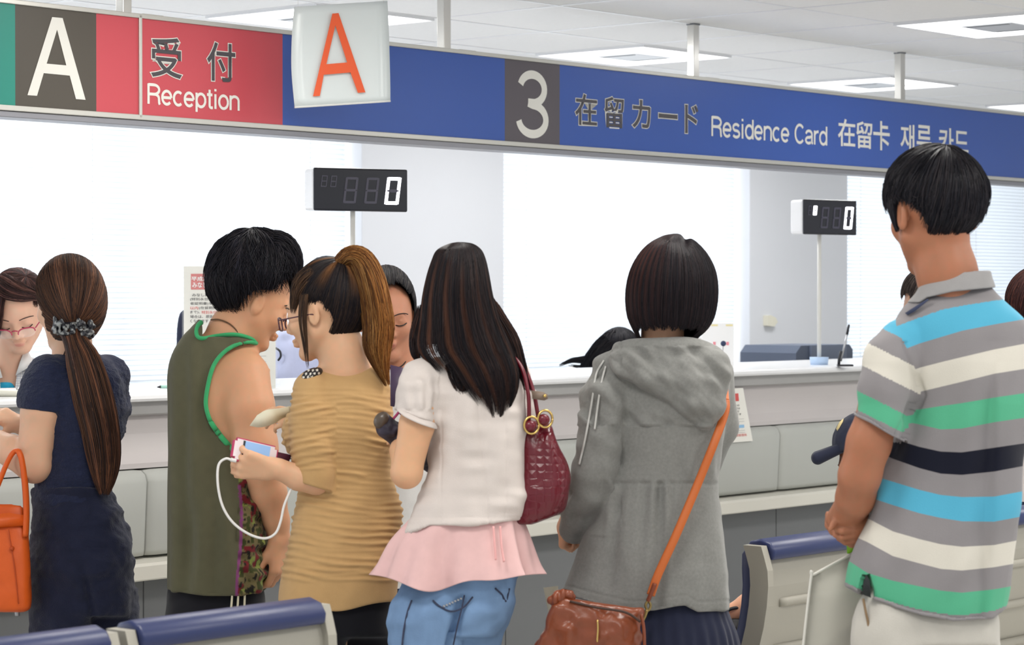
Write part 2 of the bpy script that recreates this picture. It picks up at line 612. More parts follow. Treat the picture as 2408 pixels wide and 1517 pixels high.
        d = d * math.cos(thumb_curl) + ax * math.sin(thumb_curl) * 0.8; d /= np.linalg.norm(d)
        self.cap(q2, q2 + d * (0.13 * L), 0.06 * L * fat, 0.045 * L * fat, k)
    def mesh(self, smooth=1):
        D, st = self.D, self.step
        S = D < 0
        nx, ny, nz = D.shape
        cnt = np.zeros((nx - 1, ny - 1, nz - 1), np.int8)
        for a in (0, 1):
            for b in (0, 1):
                for c in (0, 1):
                    cnt += S[a:nx - 1 + a, b:ny - 1 + b, c:nz - 1 + c]
        act = (cnt > 0) & (cnt < 8)
        I = np.argwhere(act)
        vid = np.full(act.shape, -1, np.int64)
        vid[act] = np.arange(len(I))
        acc = np.zeros((len(I), 3)); num = np.zeros(len(I))
        cor = [(a, b, c) for a in (0, 1) for b in (0, 1) for c in (0, 1)]
        val = {c: D[I[:, 0] + c[0], I[:, 1] + c[1], I[:, 2] + c[2]] for c in cor}
        for c in cor:
            for axx in range(3):
                if c[axx] == 0:
                    c2 = list(c); c2[axx] = 1; c2 = tuple(c2)
                    f0, f1 = val[c], val[c2]
                    mk = (f0 < 0) != (f1 < 0)
                    t = np.where(mk, f0 / (f0 - f1 + 1e-12), 0)
                    pnt = np.array(c, float)[None] + np.zeros((len(I), 3))
                    pnt[:, axx] += t
                    acc += pnt * mk[:, None]
                    num += mk
        V = (I + acc / num[:, None]) * st + self.lo
        Q = []
        for axx in range(3):
            o = [i for i in range(3) if i != axx]
            sl0 = [slice(None)] * 3; sl1 = [slice(None)] * 3
            sl0[axx] = slice(0, -1); sl1[axx] = slice(1, None)
            ch = S[tuple(sl0)] != S[tuple(sl1)]
            E = np.argwhere(ch)
            ok = np.ones(len(E), bool)
            for j in o:
                ok &= (E[:, j] > 0) & (E[:, j] < D.shape[j] - 1)
            E = E[ok]
            neg = S[E[:, 0], E[:, 1], E[:, 2]]
            def cell(d0, d1):
                e = E.copy(); e[:, o[0]] += d0; e[:, o[1]] += d1
                return vid[e[:, 0], e[:, 1], e[:, 2]]
            q = np.stack([cell(-1, -1), cell(0, -1), cell(0, 0), cell(-1, 0)], -1)
            flip = neg if axx != 1 else ~neg
            q = np.where(flip[:, None], q, q[:, ::-1])
            Q.append(q)
        Q = np.concatenate(Q)
        Q = Q[(Q >= 0).all(1)]
        for _ in range(smooth):
            V = lap(V, Q)
        return V, Q

def lap(V, Q, f=0.6):
    acc = np.zeros_like(V); n = np.zeros(len(V))
    for a, b in ((0, 1), (1, 2), (2, 3), (3, 0)):
        np.add.at(acc, Q[:, a], V[Q[:, b]]); np.add.at(n, Q[:, a], 1)
        np.add.at(acc, Q[:, b], V[Q[:, a]]); np.add.at(n, Q[:, b], 1)
    return V * (1 - f) + f * acc / np.maximum(n, 1)[:, None]
def vnormals(V, Q):
    fn = np.cross(V[Q[:, 2]] - V[Q[:, 0]], V[Q[:, 3]] - V[Q[:, 1]])
    N = np.zeros_like(V)
    for j in range(4): np.add.at(N, Q[:, j], fn)
    return N / (np.linalg.norm(N, axis=1)[:, None] + 1e-12)
def displace(V, Q, amount):
    N = vnormals(V, Q)
    return V + N * (amount * np.clip(1.25 * (1 - np.abs(N[:, 1]) ** 3), 0, 1))[:, None]

def skin_cols(V, base, fig_seed=0):
    """uneven skin tone: own colour of the skin, a little redder and paler in patches."""
    n = noise3(V / 38.0, fig_seed)[:, None]; n2 = noise3(V / 9.0, fig_seed + 5)[:, None]
    b = np.array(base[:3])[None]
    c = b * (1 + 0.05 * n + 0.025 * n2) * (1 + np.array([[0.02, -0.03, -0.03]]) * n2)
    return np.concatenate([np.clip(c, 0, 1), np.ones((len(V), 1))], 1)

# ------------------------------------------------------------------ hair
def strands(fig, S, n, m, a_fn, t0_fn, t1_fn, rad, pal, rng, lift=0.03, wob=0.012, streak=None, clump=0.0, taper=0.35, centre=None):
    """n thin strand tubes lying on the surface S(a, t); returns world verts, quads, colours."""
    a0 = a_fn(rng, n); t0 = t0_fn(a0, rng); t1 = t1_fn(a0, rng)
    tt = np.linspace(0, 1, m)[None]
    t = t0[:, None] + (t1 - t0)[:, None] * tt
    ph = rng.uniform(0, 6.28, (n, 3)); fr = rng.uniform(2, 6, (n, 1))
    a = a0[:, None] + wob * np.sin(fr * t + ph[:, :1]) * (0.3 + tt) + clump * np.sin(a0[:, None] * 2 * np.pi * 23 + ph[:, 2:] * 0.3) * tt
    pts = S(a.ravel(), t.ravel()).reshape(n, m, 3)
    c = centre(t.ravel()).reshape(n, m, 3) if centre else pts.mean((0, 1))[None, None]
    lf = 1 + lift * (rng.uniform(-0.4, 1, (n, 1)) + 0.35 * np.sin(fr * 1.7 * t + ph[:, 1:2]))
    pts = c + (pts - c) * lf[:, :, None]
    Wp = fig.W(pts.reshape(-1, 3)).reshape(n, m, 3)
    T = np.gradient(Wp, axis=1); T /= np.linalg.norm(T, axis=2, keepdims=True) + 1e-12
    ref = np.array([0.31, 0.77, 0.55])
    N = np.cross(T, ref[None, None]); N /= np.linalg.norm(N, axis=2, keepdims=True) + 1e-12
    B = np.cross(T, N)
    r = rad * (1 - (1 - taper) * tt ** 2) * rng.uniform(0.7, 1.3, (n, 1)) * fig.k
    V = np.stack([Wp + r[:, :, None] * (N * math.cos(q) + B * math.sin(q)) for q in (0.3, 2.4, 4.5)], 2)
    idx = np.arange(n * m * 3).reshape(n, m, 3)
    Q = np.concatenate([np.stack([idx[:, :-1, j], idx[:, :-1, (j + 1) % 3], idx[:, 1:, (j + 1) % 3], idx[:, 1:, j]], -1).reshape(-1, 4) for j in range(3)])
    pal = np.array([p[:3] for p in pal])
    pick = rng.integers(0, len(pal), n)
    c0 = pal[pick] * rng.uniform(0.75, 1.25, (n, 1))
    if streak is not None:
        colr = streak(a, t, c0, rng)
    else:
        colr = np.repeat(c0[:, None], m, 1)
    colr = np.repeat(colr[:, :, None], 3, 2).reshape(-1, 3)
    colr = np.concatenate([np.clip(colr, 0, 1), np.ones((len(colr), 1))], 1)
    return V.reshape(-1, 3), Q, colr
def surf_base(fig, S, na, nt, t_hi, shrink, col, centre=None):
    a = np.linspace(0, 1, na, endpoint=False); t = np.linspace(0, 1, nt)
    A, T = np.meshgrid(a, t, indexing='ij')
    T = T * np.asarray(t_hi(a))[:, None]
    pts = S(A.ravel(), T.ravel())
    c = centre(T.ravel()) if centre else pts.mean(0)[None]
    pts = c + (pts - c) * shrink
    V = fig.W(pts)
    idx = np.arange(na * nt).reshape(na, nt)
    Q = np.stack([idx[:, :-1], idx[:, 1:], np.roll(idx, -1, 0)[:, 1:], np.roll(idx, -1, 0)[:, :-1]], -1).reshape(-1, 4)
    C = np.tile(np.array([[*col[:3], 1.0]]), (len(V), 1))
    return V, Q, C
def join(parts):
    Vs, Qs, Cs, o = [], [], [], 0
    for V, Q, C in parts:
        Vs.append(V); Qs.append(Q + o); Cs.append(C); o += len(V)
    return np.concatenate(Vs), np.concatenate(Qs), np.concatenate(Cs)
def hair_mat():
    return attr_mat('hair', 'col', None, rough=0.5, spec=0.2)
def hair_obj(name, parts, parent, label=None):
    V, Q, C = join(parts)
    return np_mesh(name, V, Q, hair_mat(), parent, True, label, {'col': ('FLOAT_COLOR', C)})

def cap_surface(c, r, R, pole, tmax):
    """ellipsoid of radii r (person's right, up, forward) round c; strands run from the pole outwards up to polar angle tmax(a)."""
    c, r = np.array(c, float), np.array(r, float)
    p = np.array(pole, float); p /= np.linalg.norm(p)
    e1 = np.cross(p, [0, 0.2, 1.0]); e1 /= np.linalg.norm(e1)
    e2 = np.cross(p, e1)
    def S(a, t):
        th = t * tmax(a)
        ang = a * 2 * np.pi
        d = p[None] * np.cos(th)[:, None] + (e1[None] * np.cos(ang)[:, None] + e2[None] * np.sin(ang)[:, None]) * np.sin(th)[:, None]
        loc = d * r[None]
        return c[None] + loc @ R
    return S, (e1, e2, p)
def loft_surface(rings):
    """rings (v, ul, ur, wc, rw); a = angle, t = 0..1 down the rings; a 0 = image right, .25 = away, .5 = left, .75 = viewer side."""
    f = cr(rings, 160)
    ts = np.linspace(0, 1, 160)
    def S(a, t):
        t = np.clip(t, 0, 1)
        g = [np.interp(t, ts, f[:, j]) for j in range(5)]
        ang = a * 2 * np.pi
        ru = np.maximum((g[2] - g[1]) / 2, 0.5); rw = np.maximum(g[4], 0.5)
        cs, sn = np.cos(ang), np.sin(ang)
        q = (np.abs(cs) ** 2.2 + np.abs(sn) ** 2.2) ** (1 / 2.2)
        return np.stack([(g[1] + g[2]) / 2 + ru * cs / q, g[0], g[3] + rw * sn / q], -1)
    def Cn(t):
        t = np.clip(t, 0, 1)
        g = [np.interp(t, ts, f[:, j]) for j in range(5)]
        return np.stack([(g[1] + g[2]) / 2, g[0], g[3]], -1)
    return S, Cn
def path_surface(pts):
    """pts (u, v, w, r_across, r_depth) along a tail."""
    f = cr(pts, 120); ts = np.linspace(0, 1, 120)
    T, N, B = frames(f[:, :3])
    N = np.stack([-T[:, 1], T[:, 0], np.zeros(len(T))], -1)
    N /= np.linalg.norm(N, axis=1)[:, None] + 1e-9
    B = np.cross(T, N)
    def S(a, t):
        t = np.clip(t, 0, 1)
        i = lambda arr: np.stack([np.interp(t, ts, arr[:, j]) for j in range(arr.shape[1])], -1)
        ff, nn, bb = i(f), i(N), i(B)
        ang = a * 2 * np.pi
        return ff[:, :3] + nn * (np.cos(ang) * ff[:, 3])[:, None] + bb * (np.sin(ang) * ff[:, 4])[:, None]
    def Cn(t):
        t = np.clip(t, 0, 1)
        return np.stack([np.interp(t, ts, f[:, j]) for j in range(3)], -1)
    return S, Cn
def hairline(S, c_h, ff, ears, cut=0.25, lo=0.55, base=1.0, k=1.4, ear_k=1.2, ear_c=0.78, nape=None, nape_c=0.8):
    def f(a, rng=None):
        tt = np.linspace(0.15, 1.0, 18)
        a = np.asarray(a)
        out = np.full(len(a), base)
        done = np.zeros(len(a), bool)
        for t in tt:
            q = S(a, np.full(len(a), t)) - c_h
            n = np.linalg.norm(q, axis=1)
            bad = (q @ ff) / (n * np.linalg.norm(ff)) > cut
            for e in ears: bad |= (q @ e) / (n * np.linalg.norm(e)) > ear_c
            if nape is not None: bad |= (q @ nape) / (n * np.linalg.norm(nape)) > nape_c
            new = bad & ~done
            out[new] = t
            done |= bad
        return out
    return f
ANY = lambda rng, n: rng.uniform(0, 1, n)
Z0 = lambda a, rng: rng.uniform(0, 0.12, len(a))
T1 = lambda lo, hi: (lambda a, rng: rng.uniform(lo, hi, len(a)))

def ftube(name, fig, pts, r, material, parent, n=8, samples=40, r2=None, label=None):
    """round cord / flat strap along figure-space points; r in figure units."""
    C = fig.W(cr(pts, samples))
    V, Q = tube_np(C, np.asarray(r) * fig.k * np.ones(samples), n, None if r2 is None else np.asarray(r2) * fig.k * np.ones(samples))
    return np_mesh(name, V, Q, material, parent, True, label)
def fpoly(name, fig, pts, thick, material, parent, label=None, sub=1):
    """thin slab from an outline in figure space (u, v, w), thickness in figure units along w."""
    m = len(pts)
    p = np.array(pts, float)
    A = fig.W(p - np.array([0, 0, thick / 2])); B = fig.W(p + np.array([0, 0, thick / 2]))
    tess = geometry.tessellate_polygon([[Vector((q[0], -q[1], 0)) for q in p]])
    V = np.concatenate([A, B])
    tri = [list(t) for t in tess] + [[i + m for i in t[::-1]] for t in tess]
    quads = [[i, (i + 1) % m, m + (i + 1) % m, m + i] for i in range(m)]
    o = np_mesh(name, V, np.array(quads), material, parent, False, label, tri=np.array(tri))
    bm = bmesh.new(); bm.from_mesh(o.data); bmesh.ops.recalc_face_normals(bm, faces=bm.faces[:]); bm.to_mesh(o.data); bm.free()
    return o
def vol_obj(name, fig, vol, material, parent, smooth=1, disp=None, label=None, attrs=None):
    V, Q = vol.mesh(smooth)
    if disp is not None:
        V = displace(V, Q, disp(V))
    at = {k: (t, fn(V)) for k, (t, fn) in (attrs or {}).items()}
    return np_mesh(name, fig.W(V), Q, material, parent, True, label, at)
def skin_mat():
    return attr_mat('skin', 'col', None, rough=0.5, spec=0.35, sss=0.12, bump=0.04, bscale=500)
def body_obj(fig, vol, parent, base, seed, paint=None):
    def f(V):
        c = skin_cols(V, base, seed)
        if paint: c = paint(V, c)
        return c
    return vol_obj('body', fig, vol, skin_mat(), parent, 1, None, None, {'col': ('FLOAT_COLOR', f)})
def person(fig, u, label):
    z = fig.z0
    b = P(u, fig.floor_v(), z)
    return empty('person', (b.x, b.y, 0.0), label, 'person')
def shoes(fig, parent, feet, material, L=250):
    """feet: (u, w, yaw)."""
    fl = fig.floor_v()
    for (u, w, yaw) in feet:
        vo = Vol((u - 300, fl - 110, w - 300), (u + 300, fl - 0.5, w + 300), 8)
        R = rot_frame(yaw)
        fw = R[2]
        h = np.array([u, fl - 42, w]) - fw * L * 0.18
        vo.cap(h, h + fw * L * 0.55 + np.array([0, 12, 0]), 40, 34, 14)
        vo.cap(h + fw * L * 0.45, h + fw * L * 0.72 + np.array([0, 16, 0]), 36, 27, 14)
        vo.cap(h, h + np.array([0, -34, 0]), 38, 40, 12)
        vo.plane_cut((u, fl - 1.5, w), (0, 1, 0), 1)
        vol_obj('shoe', fig, vo, material, parent)
def legs_body(vo, fig, hip, feet, r=(84, 52, 40)):
    """bare legs (inside trousers) down to the ankles."""
    fl = fig.floor_v()
    for (hu, hv, hw), (u, w, yaw) in zip(hip, feet):
        kn = ((hu + u) / 2, (hv + fl) / 2 - 10, (hw + w) / 2 + 10)
        vo.chain([(hu, hv, hw, r[0]), (*kn, r[1]), (u, fl - 70, w, r[2]), (u, fl - 40, w, r[2])], 20)
# ------------------------------------------------------------------ the setting
M_ceil = mat('ceiling board', rgb(249, 249, 249), 0.9, 0.2, bump=0.06, bscale=120, var=0.015, vscale=40)
M_tbar = mat('ceiling bar', rgb(244, 245, 247), 0.35, 0.5)
M_wall = mat('painted wall', rgb(229, 231, 236), 0.7, 0.3, bump=0.03, bscale=60)
M_floor = mat('pale floor', rgb(216, 214, 208), 0.45, 0.4, var=0.05, vscale=3)
S_A, B_A, TS, TB = 8.695, 5.698, 0.635, 0.604

MB().box((-3, -1.0, -0.08), (18, 8.6, 0.0)).build('floor', M_floor)['kind'] = 'structure'
MB().box((-3, -1.0, CEIL), (18, 8.6, CEIL + 0.08)).build('ceiling', M_ceil)['kind'] = 'structure'
t = MB()
for i in range(-14, 14):
    s = S_A + i * TS
    t.box((s - 0.007, 0.5, CEIL - 0.0025), (s + 0.007, 8.0, CEIL + 0.001))
t.build('trim_1', M_tbar)['kind'] = 'structure'
t = MB()
for j in range(-8, 4):
    b = B_A + j * TB
    t.box((-1, b - 0.007, CEIL - 0.0022), (18, b + 0.007, CEIL + 0.001))
t.build('trim_2', M_tbar)['kind'] = 'structure'

# back wall: sills, heads and pillars round three wide windows
B_WALL = 7.86
def s_at(px, b=B_WALL): return hit_b(px, 600, b)[0]
pil = [(s_at(851, B_WALL - 0.12), s_at(1185, B_WALL - 0.12)), (s_at(1763, B_WALL - 0.12), s_at(1993, B_WALL - 0.12))]
WSILL, WHEAD = 1.02, 2.40
wl, wr = 1.2, 17.5
wb = MB()
wb.box((wl, B_WALL, 0), (wr, B_WALL + 0.15, WSILL)).box((wl, B_WALL, WHEAD), (wr, B_WALL + 0.15, CEIL))
wb.build('wall_back', M_wall)['kind'] = 'structure'
for i, (a, b) in enumerate(pil):
    MB().box((a, B_WALL - 0.12, 0), (b, B_WALL + 0.15, CEIL), 0.004).build('wall_pillar_' + ('left', 'right')[i], M_wall)['kind'] = 'structure'
M_frame = mat('window frame', rgb(225, 228, 232), 0.4, 0.5, metal=0.3)
M_glass = mat('window glass', (1, 1, 1, 1), 0.02, 0.5, trans=1.0)
nt = M_glass.node_tree
tb_ = nt.nodes.new('ShaderNodeBsdfTransparent'); gb_ = nt.nodes.new('ShaderNodeBsdfGlossy'); gb_.inputs['Roughness'].default_value = 0.02
gm_ = nt.nodes.new('ShaderNodeMixShader'); gm_.inputs[0].default_value = 0.06
nt.links.new(tb_.outputs[0], gm_.inputs[1]); nt.links.new(gb_.outputs[0], gm_.inputs[2]); nt.links.new(gm_.outputs[0], nt.nodes['Material Output'].inputs[0])
M_slat = mat('blind slat', rgb(240, 242, 244), 0.55, 0.3)
nt = M_slat.node_tree
tr_ = nt.nodes.new('ShaderNodeBsdfTranslucent'); tr_.inputs[0].default_value = rgb(238, 243, 248)
mx_ = nt.nodes.new('ShaderNodeMixShader'); mx_.inputs[0].default_value = 0.5
nt.links.new(nt.nodes['Principled BSDF'].outputs[0], mx_.inputs[1]); nt.links.new(tr_.outputs[0], mx_.inputs[2])
nt.links.new(mx_.outputs[0], nt.nodes['Material Output'].inputs[0])
M_cord = mat('blind cord', rgb(235, 236, 238), 0.7)
spans = [(wl, pil[0][0]), (pil[0][1], pil[1][0]), (pil[1][1], wr)]
for i, (a, b) in enumerate(spans):
    fr = MB()
    n = max(1, round((b - a) / 1.4))
    fr.box((a, B_WALL + 0.05, WSILL), (b, B_WALL + 0.10, WSILL + 0.05)).box((a, B_WALL + 0.05, WHEAD - 0.05), (b, B_WALL + 0.10, WHEAD))
    for k in range(n + 1):
        x = a + (b - a) * k / n
        fr.box((max(a, x - 0.02), B_WALL + 0.05, WSILL + 0.05), (min(b, x + 0.02), B_WALL + 0.10, WHEAD - 0.05))
    w_ = fr.build('window_%d' % (i + 1), M_frame)
    w_['kind'] = 'structure'
    MB().quad([(a, B_WALL + 0.075, WSILL), (b, B_WALL + 0.075, WSILL), (b, B_WALL + 0.075, WHEAD), (a, B_WALL + 0.075, WHEAD)]).build('window_pane', M_glass, w_)
    g = bpy.data.objects.new('venetian_blind', None)
    q = L2W((a + b) / 2, B_WALL - 0.02, WSILL - 0.05)
    g.location = q; COL.objects.link(g)
    tag(g, ['white slatted blind over the window left of the first pillar', 'white slatted blind over the window between the two pillars',
            'white slatted blind over the window right of the second pillar'][i], 'blind', 'office window blinds')
    sl = MB()
    h = WHEAD + 0.0
    while h > WSILL - 0.02:
        R = Matrix.Rotation(math.radians(-62), 4, 'X')
        sl.box((a + 0.02, B_WALL - 0.03 - 0.0125, h - 0.0004), (b - 0.02, B_WALL - 0.03 + 0.0125, h + 0.0004), R=R)
        h -= 0.0215
    sl.build('slats', M_slat, g)
    MB().box((a + 0.01, B_WALL - 0.055, WHEAD + 0.01), (b - 0.01, B_WALL - 0.005, WHEAD + 0.05), 0.004).build('head_rail', M_frame, g)
    MB().box((a + 0.02, B_WALL - 0.04, WSILL - 0.05), (b - 0.02, B_WALL - 0.02, WSILL - 0.035), 0.003).build('bottom_rail', M_frame, g)
    for k in range(max(2, n + 1)):
        x = a + 0.25 + (b - a - 0.5) * k / max(1, n)
        MB().cyl((x, B_WALL - 0.046, WSILL - 0.04), (x, B_WALL - 0.046, WHEAD + 0.02), 0.0015, 6).build('ladder_cord', M_cord, g)

# recessed ceiling lamps: a bright ring round a vent panel
M_lampw = mat('lamp diffuser', rgb(255, 255, 255), 0.5, emit=(1, 1, 1, 1), estr=4.0)
M_vent = mat('lamp vent', rgb(215, 218, 222), 0.4, 0.5)
M_ventd = mat('lamp vent slot', rgb(120, 124, 130), 0.5)
def ceiling_lamp(i, j, label):
    s, b = S_A + (i + 0.5) * TS, B_A + (j + 0.5) * TB
    c = L2W(s, b, CEIL)
    g = empty('ceiling_lamp', c, label, 'ceiling light', 'square ceiling lamps')
    z0, z1 = CEIL - 0.012, CEIL - 0.003
    hs, hb = TS / 2 - 0.012, TB / 2 - 0.012
    d = MB()
    d.box((s - hs, b - hb, z0 + 0.003), (s + hs, b - hb + 0.17, z1)).box((s - hs, b + hb - 0.17, z0 + 0.003), (s + hs, b + hb, z1))
    d.box((s - hs, b - hb + 0.17, z0 + 0.003), (s - hs + 0.17, b + hb - 0.17, z1)).box((s + hs - 0.17, b - hb + 0.17, z0 + 0.003), (s + hs, b + hb - 0.17, z1))
    d.build('diffuser', M_lampw, g)
    MB().box((s - hs + 0.175, b - hb + 0.175, z0 - 0.004), (s + hs - 0.175, b + hb - 0.175, z1), 0.006).build('vent_panel', M_vent, g)
    v = MB()
    for q in (-1, 1):
        v.box((s + q * (hs - 0.195) - 0.008, b - hb + 0.2, z0 - 0.0055), (s + q * (hs - 0.195) + 0.008, b + hb - 0.2, z0 - 0.003))
    v.build('vent_slot', M_ventd, g)
    f = MB()
    for q in (-1, 1):
        f.box((s - TS / 2 + 0.006, b + q * (TB / 2 - 0.009) - 0.004, z0), (s + TS / 2 - 0.006, b + q * (TB / 2 - 0.009) + 0.004, CEIL))
        f.box((s + q * (TS / 2 - 0.009) - 0.004, b - TB / 2 + 0.012, z0), (s + q * (TS / 2 - 0.009) + 0.004, b + TB / 2 - 0.012, CEIL))
    f.build('lamp_frame', M_tbar, g)
for i, j, lb in ((-1, -2, 'square ceiling lamp nearest the camera, at the upper right corner'),
                 (-1, 1, 'square ceiling lamp above the number 3 of the long sign'),
                 (2, 1, 'square ceiling lamp behind the rightmost hanger post of the long sign'),
                 (-4, 1, 'square ceiling lamp behind the hanging white card with the red letter'),
                 (5, 1, 'square ceiling lamp low at the right edge just above the blue sign')):
    ceiling_lamp(i, j, lb)

# ------------------------------------------------------------------ the long hanging sign
B_S = 5.64                        # front face
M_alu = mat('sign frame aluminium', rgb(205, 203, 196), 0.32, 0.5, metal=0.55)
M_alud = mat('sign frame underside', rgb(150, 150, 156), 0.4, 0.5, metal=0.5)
M_post = mat('sign post steel', rgb(215, 213, 208), 0.22, 0.5, metal=0.85)
M_teal = mat('sign teal', rgb(44, 146, 130), 0.38, 0.4)
M_tau = mat('sign taupe', rgb(86, 80, 72), 0.4, 0.4)
M_gry = mat('sign grey', rgb(96, 90, 96), 0.4, 0.4)
M_red = mat('sign red', rgb(208, 82, 92), 0.36, 0.4)
M_blu = mat('sign blue', rgb(54, 92, 178), 0.33, 0.45)
M_wht = mat('sign white', rgb(240, 238, 230), 0.4, 0.4)
M_ink = mat('sign dark ink', rgb(80, 76, 80), 0.4, 0.4)
SP0, SP1 = 1.990, 2.277
def sx(px): return hit_b(px, 700, B_S)[0]
sign = empty('hanging_sign', L2W(6.5, B_S + 0.04, 1.95), 'long hanging counter sign with red reception and blue residence card panels', 'sign')
sL, sR = 3.6, 11.6
MB().box((sL, B_S + 0.004, SP0 - 0.004), (sR, B_S + 0.09, SP1 + 0.004)).build('sign_box', M_alu, sign)
seams = [sL, sx(37), sx(227.5), sx(326)]
seams2 = [sx(333), sx(665), sx(1187), sx(1316), sR]
def panel(a, b, m, nm):
    MB().box((a, B_S, SP0), (b, B_S + 0.006, SP1)).build(nm, m, sign)
panel(seams[0], seams[1], M_teal, 'teal_panel'); panel(seams[1], seams[2], M_tau, 'taupe_panel'); panel(seams[2], seams[3], M_red, 'red_panel')
panel(seams2[0], seams2[1], M_red, 'red_panel'); panel(seams2[1], seams2[2], M_blu, 'blue_panel'); panel(seams2[2], seams2[3], M_gry, 'grey_panel'); panel(seams2[3], seams2[4], M_blu, 'blue_panel')
MB().box((sL, B_S - 0.006, SP1), (sR, B_S + 0.1, SP1 + 0.014), 0.002).build('top_rail', M_alu, sign)
MB().box((sL, B_S - 0.006, SP0 - 0.016), (sR, B_S + 0.1, SP0), 0.002).build('bottom_rail', M_alu, sign)
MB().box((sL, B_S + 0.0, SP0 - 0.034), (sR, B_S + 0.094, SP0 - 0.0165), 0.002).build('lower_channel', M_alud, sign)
MB().box((seams[3], B_S - 0.006, SP0 - 0.01), (seams2[0], B_S + 0.01, SP1 + 0.01), 0.0015).build('joint_strip', M_alu, sign)
for px in (291, 1044, 1630, 2116):
    s, h = hit_b(px, 100, B_S + 0.05)
    q = MB().box((s - 0.017, B_S + 0.033, SP1 + 0.012), (s + 0.017, B_S + 0.067, CEIL), 0.002).build('hanger_post', M_post, sign)
    MB().box((s - 0.019, B_S + 0.031, CEIL - 0.006), (s + 0.019, B_S + 0.069, CEIL + 0.001)).build('post_collar', M_ventd, q)
    MB().box((s + 0.05, B_S + 0.02, SP1 + 0.013), (s + 0.13, B_S + 0.08, SP1 + 0.019)).build('rail_clip', M_alu, sign)
def SGN(x, y, d):
    s, h = hit_b(x, y, B_S)
    return L2W(s, B_S - 0.0012 - d, h)
def SGNL(s, h, d): return L2W(s, B_S - 0.0012 - d, h)
# big letter A, from its outline on the panel
def poly_letter(name, outer, hole, conv, material, parent, thick=0.002):
    bm = bmesh.new()
    lps = [[conv(*p) for p in outer], [conv(*p) for p in hole]]
    tess = geometry.tessellate_polygon([[Vector((p[0], p[1], 0)) for p in outer], [Vector((p[0], p[1], 0)) for p in hole]])
    off = wloc(parent)
    vs = [bm.verts.new(v - off) for lp in lps for v in lp]
    for t in tess: bm.faces.new([vs[i] for i in t])
    bmesh.ops.recalc_face_normals(bm, faces=bm.faces[:])
    me = bpy.data.meshes.new(name); bm.to_mesh(me); bm.free()
    return link(name, me, material, parent)
k1 = 350 / 1770.0
A_out = [(617, 203), (742, 215), (1015, 1188), (900, 1178), (826, 900), (517, 870), (437, 1140), (323, 1132)]
A_in = [(676, 352), (552, 757), (785, 778)]
poly_letter('letter', [(x * k1, y * k1) for x, y in A_out], [(x * k1, y * k1) for x, y in A_in], lambda x, y: SGN(x, y, 0), M_wht, sign)
def sign_text(s, x0, yt0, yb0, x1, m, weight=0.0, lift=0.0, ref=None, hbox=None):
    """text between pixel columns x0..x1, its left end spanning rows yt0..yb0 on the sign face."""
    s0, ht = hit_b(x0, yt0, B_S); _, hb = hit_b(x0, yb0, B_S); s1, _ = hit_b(x1, 700, B_S)
    return lettering('lettering', s, lambda x, y, d: SGNL(x, y, lift), s0, hb, s1, ht, m, sign, weight, ref)
def _arc(cx, cy, rx, ry, a0, a1, n=14):
    return [(cx + rx * math.cos(math.radians(a)), cy + ry * math.sin(math.radians(a))) for a in np.linspace(a0, a1, n)]
X_ = 0.74                                                     # x-height
GL = {   # advance width, strokes (centre lines) of a plain condensed grotesque
    'R': (0.62, [[(.06, 0), (.06, 1)], [(.06, .95), (.30, .95)] + _arc(.30, .72, .23, .23, 90, -90) + [(.06, .49)], [(.30, .49)] + _arc(.33, .30, .19, .19, 80, 0, 6) + [(.53, .08), (.56, 0)]]),
    'C': (0.64, [_arc(.33, .5, .26, .465, 42, 318, 26)]),
    'e': (0.52, [[(.05, .37), (.45, .37)], _arc(.25, .37, .20, .325, 0, 318, 26)]),
    'c': (0.49, [_arc(.25, .37, .20, .325, 48, 312, 22)]),
    'p': (0.53, [[(.07, -.22), (.07, X_)], _arc(.27, .37, .20, .325, 0, 360, 28)]),
    'd': (0.53, [[(.46, 0), (.46, 1)], _arc(.26, .37, .20, .325, 0, 360, 28)]),
    'o': (0.52, [_arc(.26, .37, .205, .325, 0, 360, 28)]),
    't': (0.30, [[(.14, .94), (.14, .16)] + _arc(.23, .14, .09, .10, 180, 270, 6) + [(.29, .05)], [(.02, .69), (.27, .69)]]),
    'i': (0.23, [[(.11, 0), (.11, X_)], [(.11, .88), (.11, 1.0)]]),
    'n': (0.52, [[(.07, 0), (.07, X_)], [(.07, .42)] + _arc(.26, .47, .19, .225, 165, 0, 12) + [(.45, 0)]]),
    'r': (0.33, [[(.07, 0), (.07, X_)], [(.07, .42)] + _arc(.28, .45, .21, .24, 170, 90, 8) + [(.31, .69)]]),
    's': (0.47, [_arc(.23, .53, .165, .165, 25, 270, 14)[:-1] + _arc(.23, .21, .175, .165, 90, -155, 14)]),
    'a': (0.51, [[(.06, .53)] + _arc(.24, .53, .175, .165, 170, 0, 12) + [(.415, .10), (.47, .03)], _arc(.22, .20, .17, .155, 60, 320, 18), [(.41, .40), (.30, .37), (.25, .35)]]),
    '3': (0.56, [_arc(.27, .735, .20, .22, 165, -80, 22) + [(.20, .52)], [(.20, .52)] + _arc(.27, .265, .225, .225, 88, -172, 24)]),
    ' ': (0.26, []),
}
